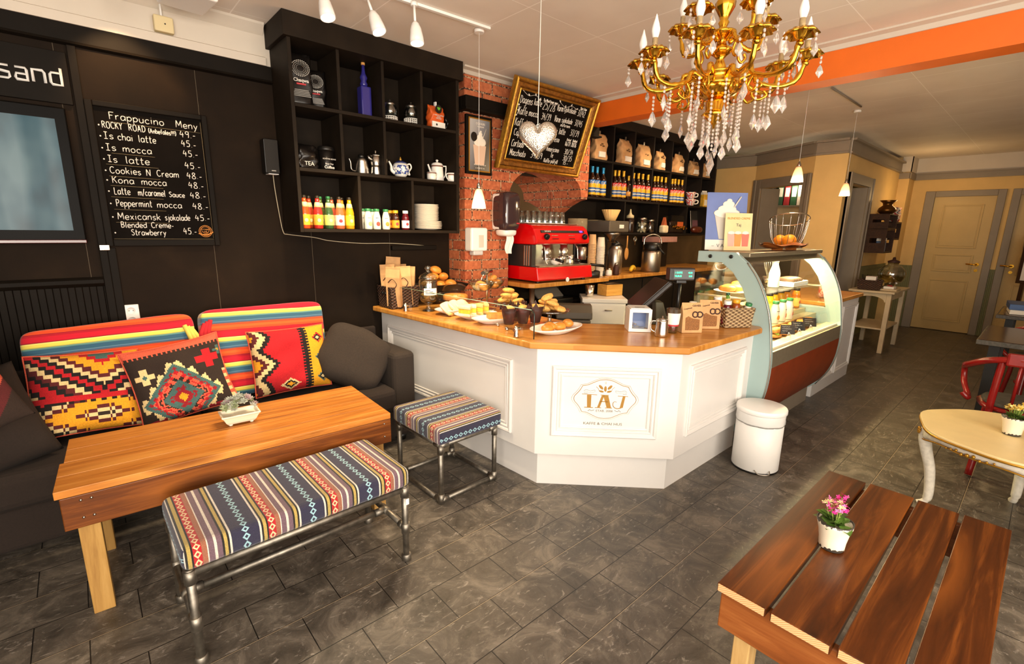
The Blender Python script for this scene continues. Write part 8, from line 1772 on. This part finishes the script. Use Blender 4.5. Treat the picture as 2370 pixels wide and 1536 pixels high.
# hanging coat in the second doorway
r = thing('hanging_coat', 'dark coat hanging inside the second doorway', 'coat', (8.6, 2.35, .9)); G().ell((0, 0, .4), (.16, .08, .5), 16, 10, fn=lambda p: Vector((p.x * (1 + .1 * math.sin(9 * p.z)), p.y, p.z))).build('cloth', flat('coat_maroon', '3a1216', .9), r); G().tube([(0, 0, .88), (0, 0, 1.0), (.03, 0, 1.02)], .005, 6).build('hook', M['steel'], r)
# dark tables and red bentwood chairs
M['stone'] = flat('dark_stone_edge', '4a4640', .35, var=.4, vs=60); M['darktop'] = flat('dark_gloss_top', '3a2414', .15, var=.3, vs=4)
def dtable(label, loc, L_, W_, tg=None):
    r = thing('dining_table', label, 'table', loc); G().box(0, -W_, .715, L_, 0, .75).build('edge_band', M['stone'], r, .003); G().box(.012, -W_ + .012, .7505, L_ - .012, -.012, .754).build('tabletop', M['darktop'], r)
    for x_ in (.1, L_ - .1):
        for y_ in (-.1, -W_ + .1): G().box(x_ - .03, y_ - .03, 0, x_ + .03, y_ + .03, .714).build('leg', M['blackplastic'], r)
    return r
dtable('dark gloss table with stone edge behind the red armchair', (4.93, .285, 0), .88, .8); dtable('second dark gloss table further back near the doors', (6.7, .29, 0), .9, .8)
def redchair(label, loc, rz):
    r = thing('bentwood_armchair', label, 'chair', loc, rz)
    G().ell((0, 0, .44), (.22, .22, .022), 26, 8, e=.7).build('seat_frame', M['redchair'], r); G().ell((0, 0, .465), (.2, .2, .022), 24, 8, e=.7).build('seat_cushion', flat('striped_seat', '3a332c', .9, var=.3, vs=30) if 'striped_seat' not in bpy.data.materials else bpy.data.materials['striped_seat'], r)
    G().tube(smooth([(.02, -.3, .66), (-.1, -.3, .69), (-.22, -.2, .76), (-.25, 0, .79), (-.22, .2, .76), (-.1, .3, .69), (.02, .3, .66)], 6), .02, 10).build('top_rail', M['redchair'], r)
    G().box(-.265, -.15, .74, -.235, .15, .82).build('crest', M['redchair'], r, .012)
    for s_ in (-1, 1):
        G().tube(smooth([(.02, s_ * .3, .66), (.12, s_ * .3, .62), (.1, s_ * .29, .53), (-.02, s_ * .27, .48), (-.1, s_ * .27, .47), (-.1, s_ * .3, .5)], 6), .017, 9).build('arm_scroll', M['redchair'], r)
        G().tube(smooth([(-.22, s_ * .16, .78), (-.21, s_ * .17, .5), (-.2, s_ * .17, .4), (-.27, s_ * .2, .012)], 6), .019, 9).build('rear_leg', M['redchair'], r); G().tube(smooth([(.17, s_ * .15, .43), (.17, s_ * .16, .25), (.2, s_ * .18, .012)], 5), .018, 9).build('front_leg', M['redchair'], r)
    for k in range(3): G().tube([(-.2, -.08 + k * .08, .46), (-.245, -.08 + k * .08, .78)], .009, 7).build('back_spindle', M['redchair'], r)
    G().tube([(-.21 + 0 * k, .17 * math.cos(2 * PI * k / 24), .0) for k in range(1)] + [(.0, 0, 0)], .001, 4) if False else None
    G().tube([(.17 * math.cos(2 * PI * k / 28), .15 * math.sin(2 * PI * k / 28), .22) for k in range(28)], .011, 8, True).build('stretcher_ring', M['redchair'], r); return r
redchair('red bentwood armchair behind the oval table, facing the dark table', (4.36, -.03, 0), .12); redchair('red bentwood chair between the two dark tables', (6.2, -.1, 0), .3)
r = thing('board_game', 'blue and white boxes stacked on the further dark table', 'box', (6.85, .16, .755), .1); G().box(-.05, -.3, 0, .35, .05, .045).build('lower_box', M['paper'], r, .003); G().box(-.06, -.31, .046, .36, .06, .1).build('blue_box', flat('box_blue', '1d4a86', .4), r, .003)
r = thing('picture_stand', 'dark framed white board leaning by the second door', 'picture', (9.3, .1, .0), -.3); G().box(-.02, -.35, .9, .02, .2, 1.5).build('frame', M['darktop'], r, .004); G().box(-.024, -.31, .94, -.019, .16, 1.46).build('white_sheet', M['paper'], r); G().box(-.02, -.3, .0, .02, -.26, .9).box(-.02, .11, .0, .02, .15, .9).build('easel_legs', M['darktop'], r)
r = thing('ceiling_rail', 'thin dark rail on the ceiling beyond the orange beam', 'rail', (5.0, .95, 2.7)); a_ = PZ(1925, 203, 2.69); b_ = PZ(1993, 247, 2.69); G().tube([a_ - Vector((5, .95, 2.7)), b_ - Vector((5, .95, 2.7))], .008, 6).build('rail', M['grey'], r)
# warm lamp light in the far part of the room
point('far_lamp', (9.3, 1.35, 2.05), 6, (1, .66, .3), .1)
point('office_lamp', (8.6, 2.9, 2.2), 7, (1, .85, .55), .1)
for k, (x_, y_) in enumerate(((4.12, 2.35), (5.4, 2.6))):  # added lamps with made-up fixtures, brightening the bar and the hood
    r = thing('bar_fill_fixture', ('added fill lamp out of view right behind the orange beam', 'added fill lamp over the bar passage')[k], 'lamp', (x_, y_, 2.7)); lath('housing', [(.05, -.001), (.055, -.02), (.05, -.05), (.044, -.05), (.04, -.03)], M['plastic'], r); lath('lamp_face', [(0, -.035), (.04, -.036)], M['spotface'], r)
    spot('bar_fill_spot', (x_, y_, 2.64), ((3.5, 3.3, 1.6), (5.6, 3.4, 1.6))[k], (46, 40)[k], (1, .74, .45), 1.9, .04)
# ------------------------------------------------------------------ group phrases of repeats; things stand a hair above what carries them
def grp(o):
    n = o.name.split('.')[0]; l = o['label']
    where = 'in the display case' if ' case' in l else 'in the pale wicker basket' if 'pale basket' in l else 'on the bar shelf' if 'bar shelf' in l else 'on the cube shelf'
    return {'soda_bottle': 'soda bottles ' + where, 'smoothie_bottle': 'smoothie bottles ' + where, 'juice_bottle': 'juice bottles ' + where, 'coffee_bag': 'coffee bags ' + where, 'syrup_bottle': 'syrup bottles on the bar shelf',
            'ring_binder': 'ring binders on the office shelf', 'paper_bag': 'kraft bags in the dark wicker basket', 'sandwich': 'filled rolls in the display case', 'price_card': 'price cards in the display case', 'kilim_cushion': 'kilim cushions on the sofa',
            'pendant_lamp': 'small pendant lamps', 'mug': 'stacked painted cups', 'wooden_crate': 'wooden crates on the yellow wall', 'carton': 'drink cartons on the bar shelf', 'cracker_bag': 'pretzel print bags on the counter', 'serving_dish': 'white oval dishes on the counter',
            'glass_jar': 'clip-top jars on the bar shelf', 'bentwood_armchair': 'red bentwood chairs', 'dining_table': 'dark gloss tables', 'flower_pot': 'distressed flower pots', 'coffee_grinder': 'espresso grinders', 'glass_teapot': 'glass teapots on the cube shelf',
            'glass_bottle': 'cobalt blue bottles', 'back_cushion': 'striped back cushions', 'plate_of_rolls': 'plates of rolls in the display case', 'shaker': 'small things by the brewer', 'cookie_stand': 'glass cookie stands', 'drink_poster': 'posters on the display case'}.get(n)
HUNG = ('lamp', 'chandelier', 'chalkboard', 'sign', 'television', 'poster', 'shelf', 'loudspeaker', 'dispenser', 'ornament', 'spoon', 'strainer', 'socket', 'junction box', 'projector', 'rail', 'coat')
for o in list(COL.objects):
    if o.parent or not o.get('label'): continue
    if not o.get('group') and grp(o): o['group'] = grp(o)
    if o.location.z > .3 and o['category'] not in HUNG: o.location.z += .0012
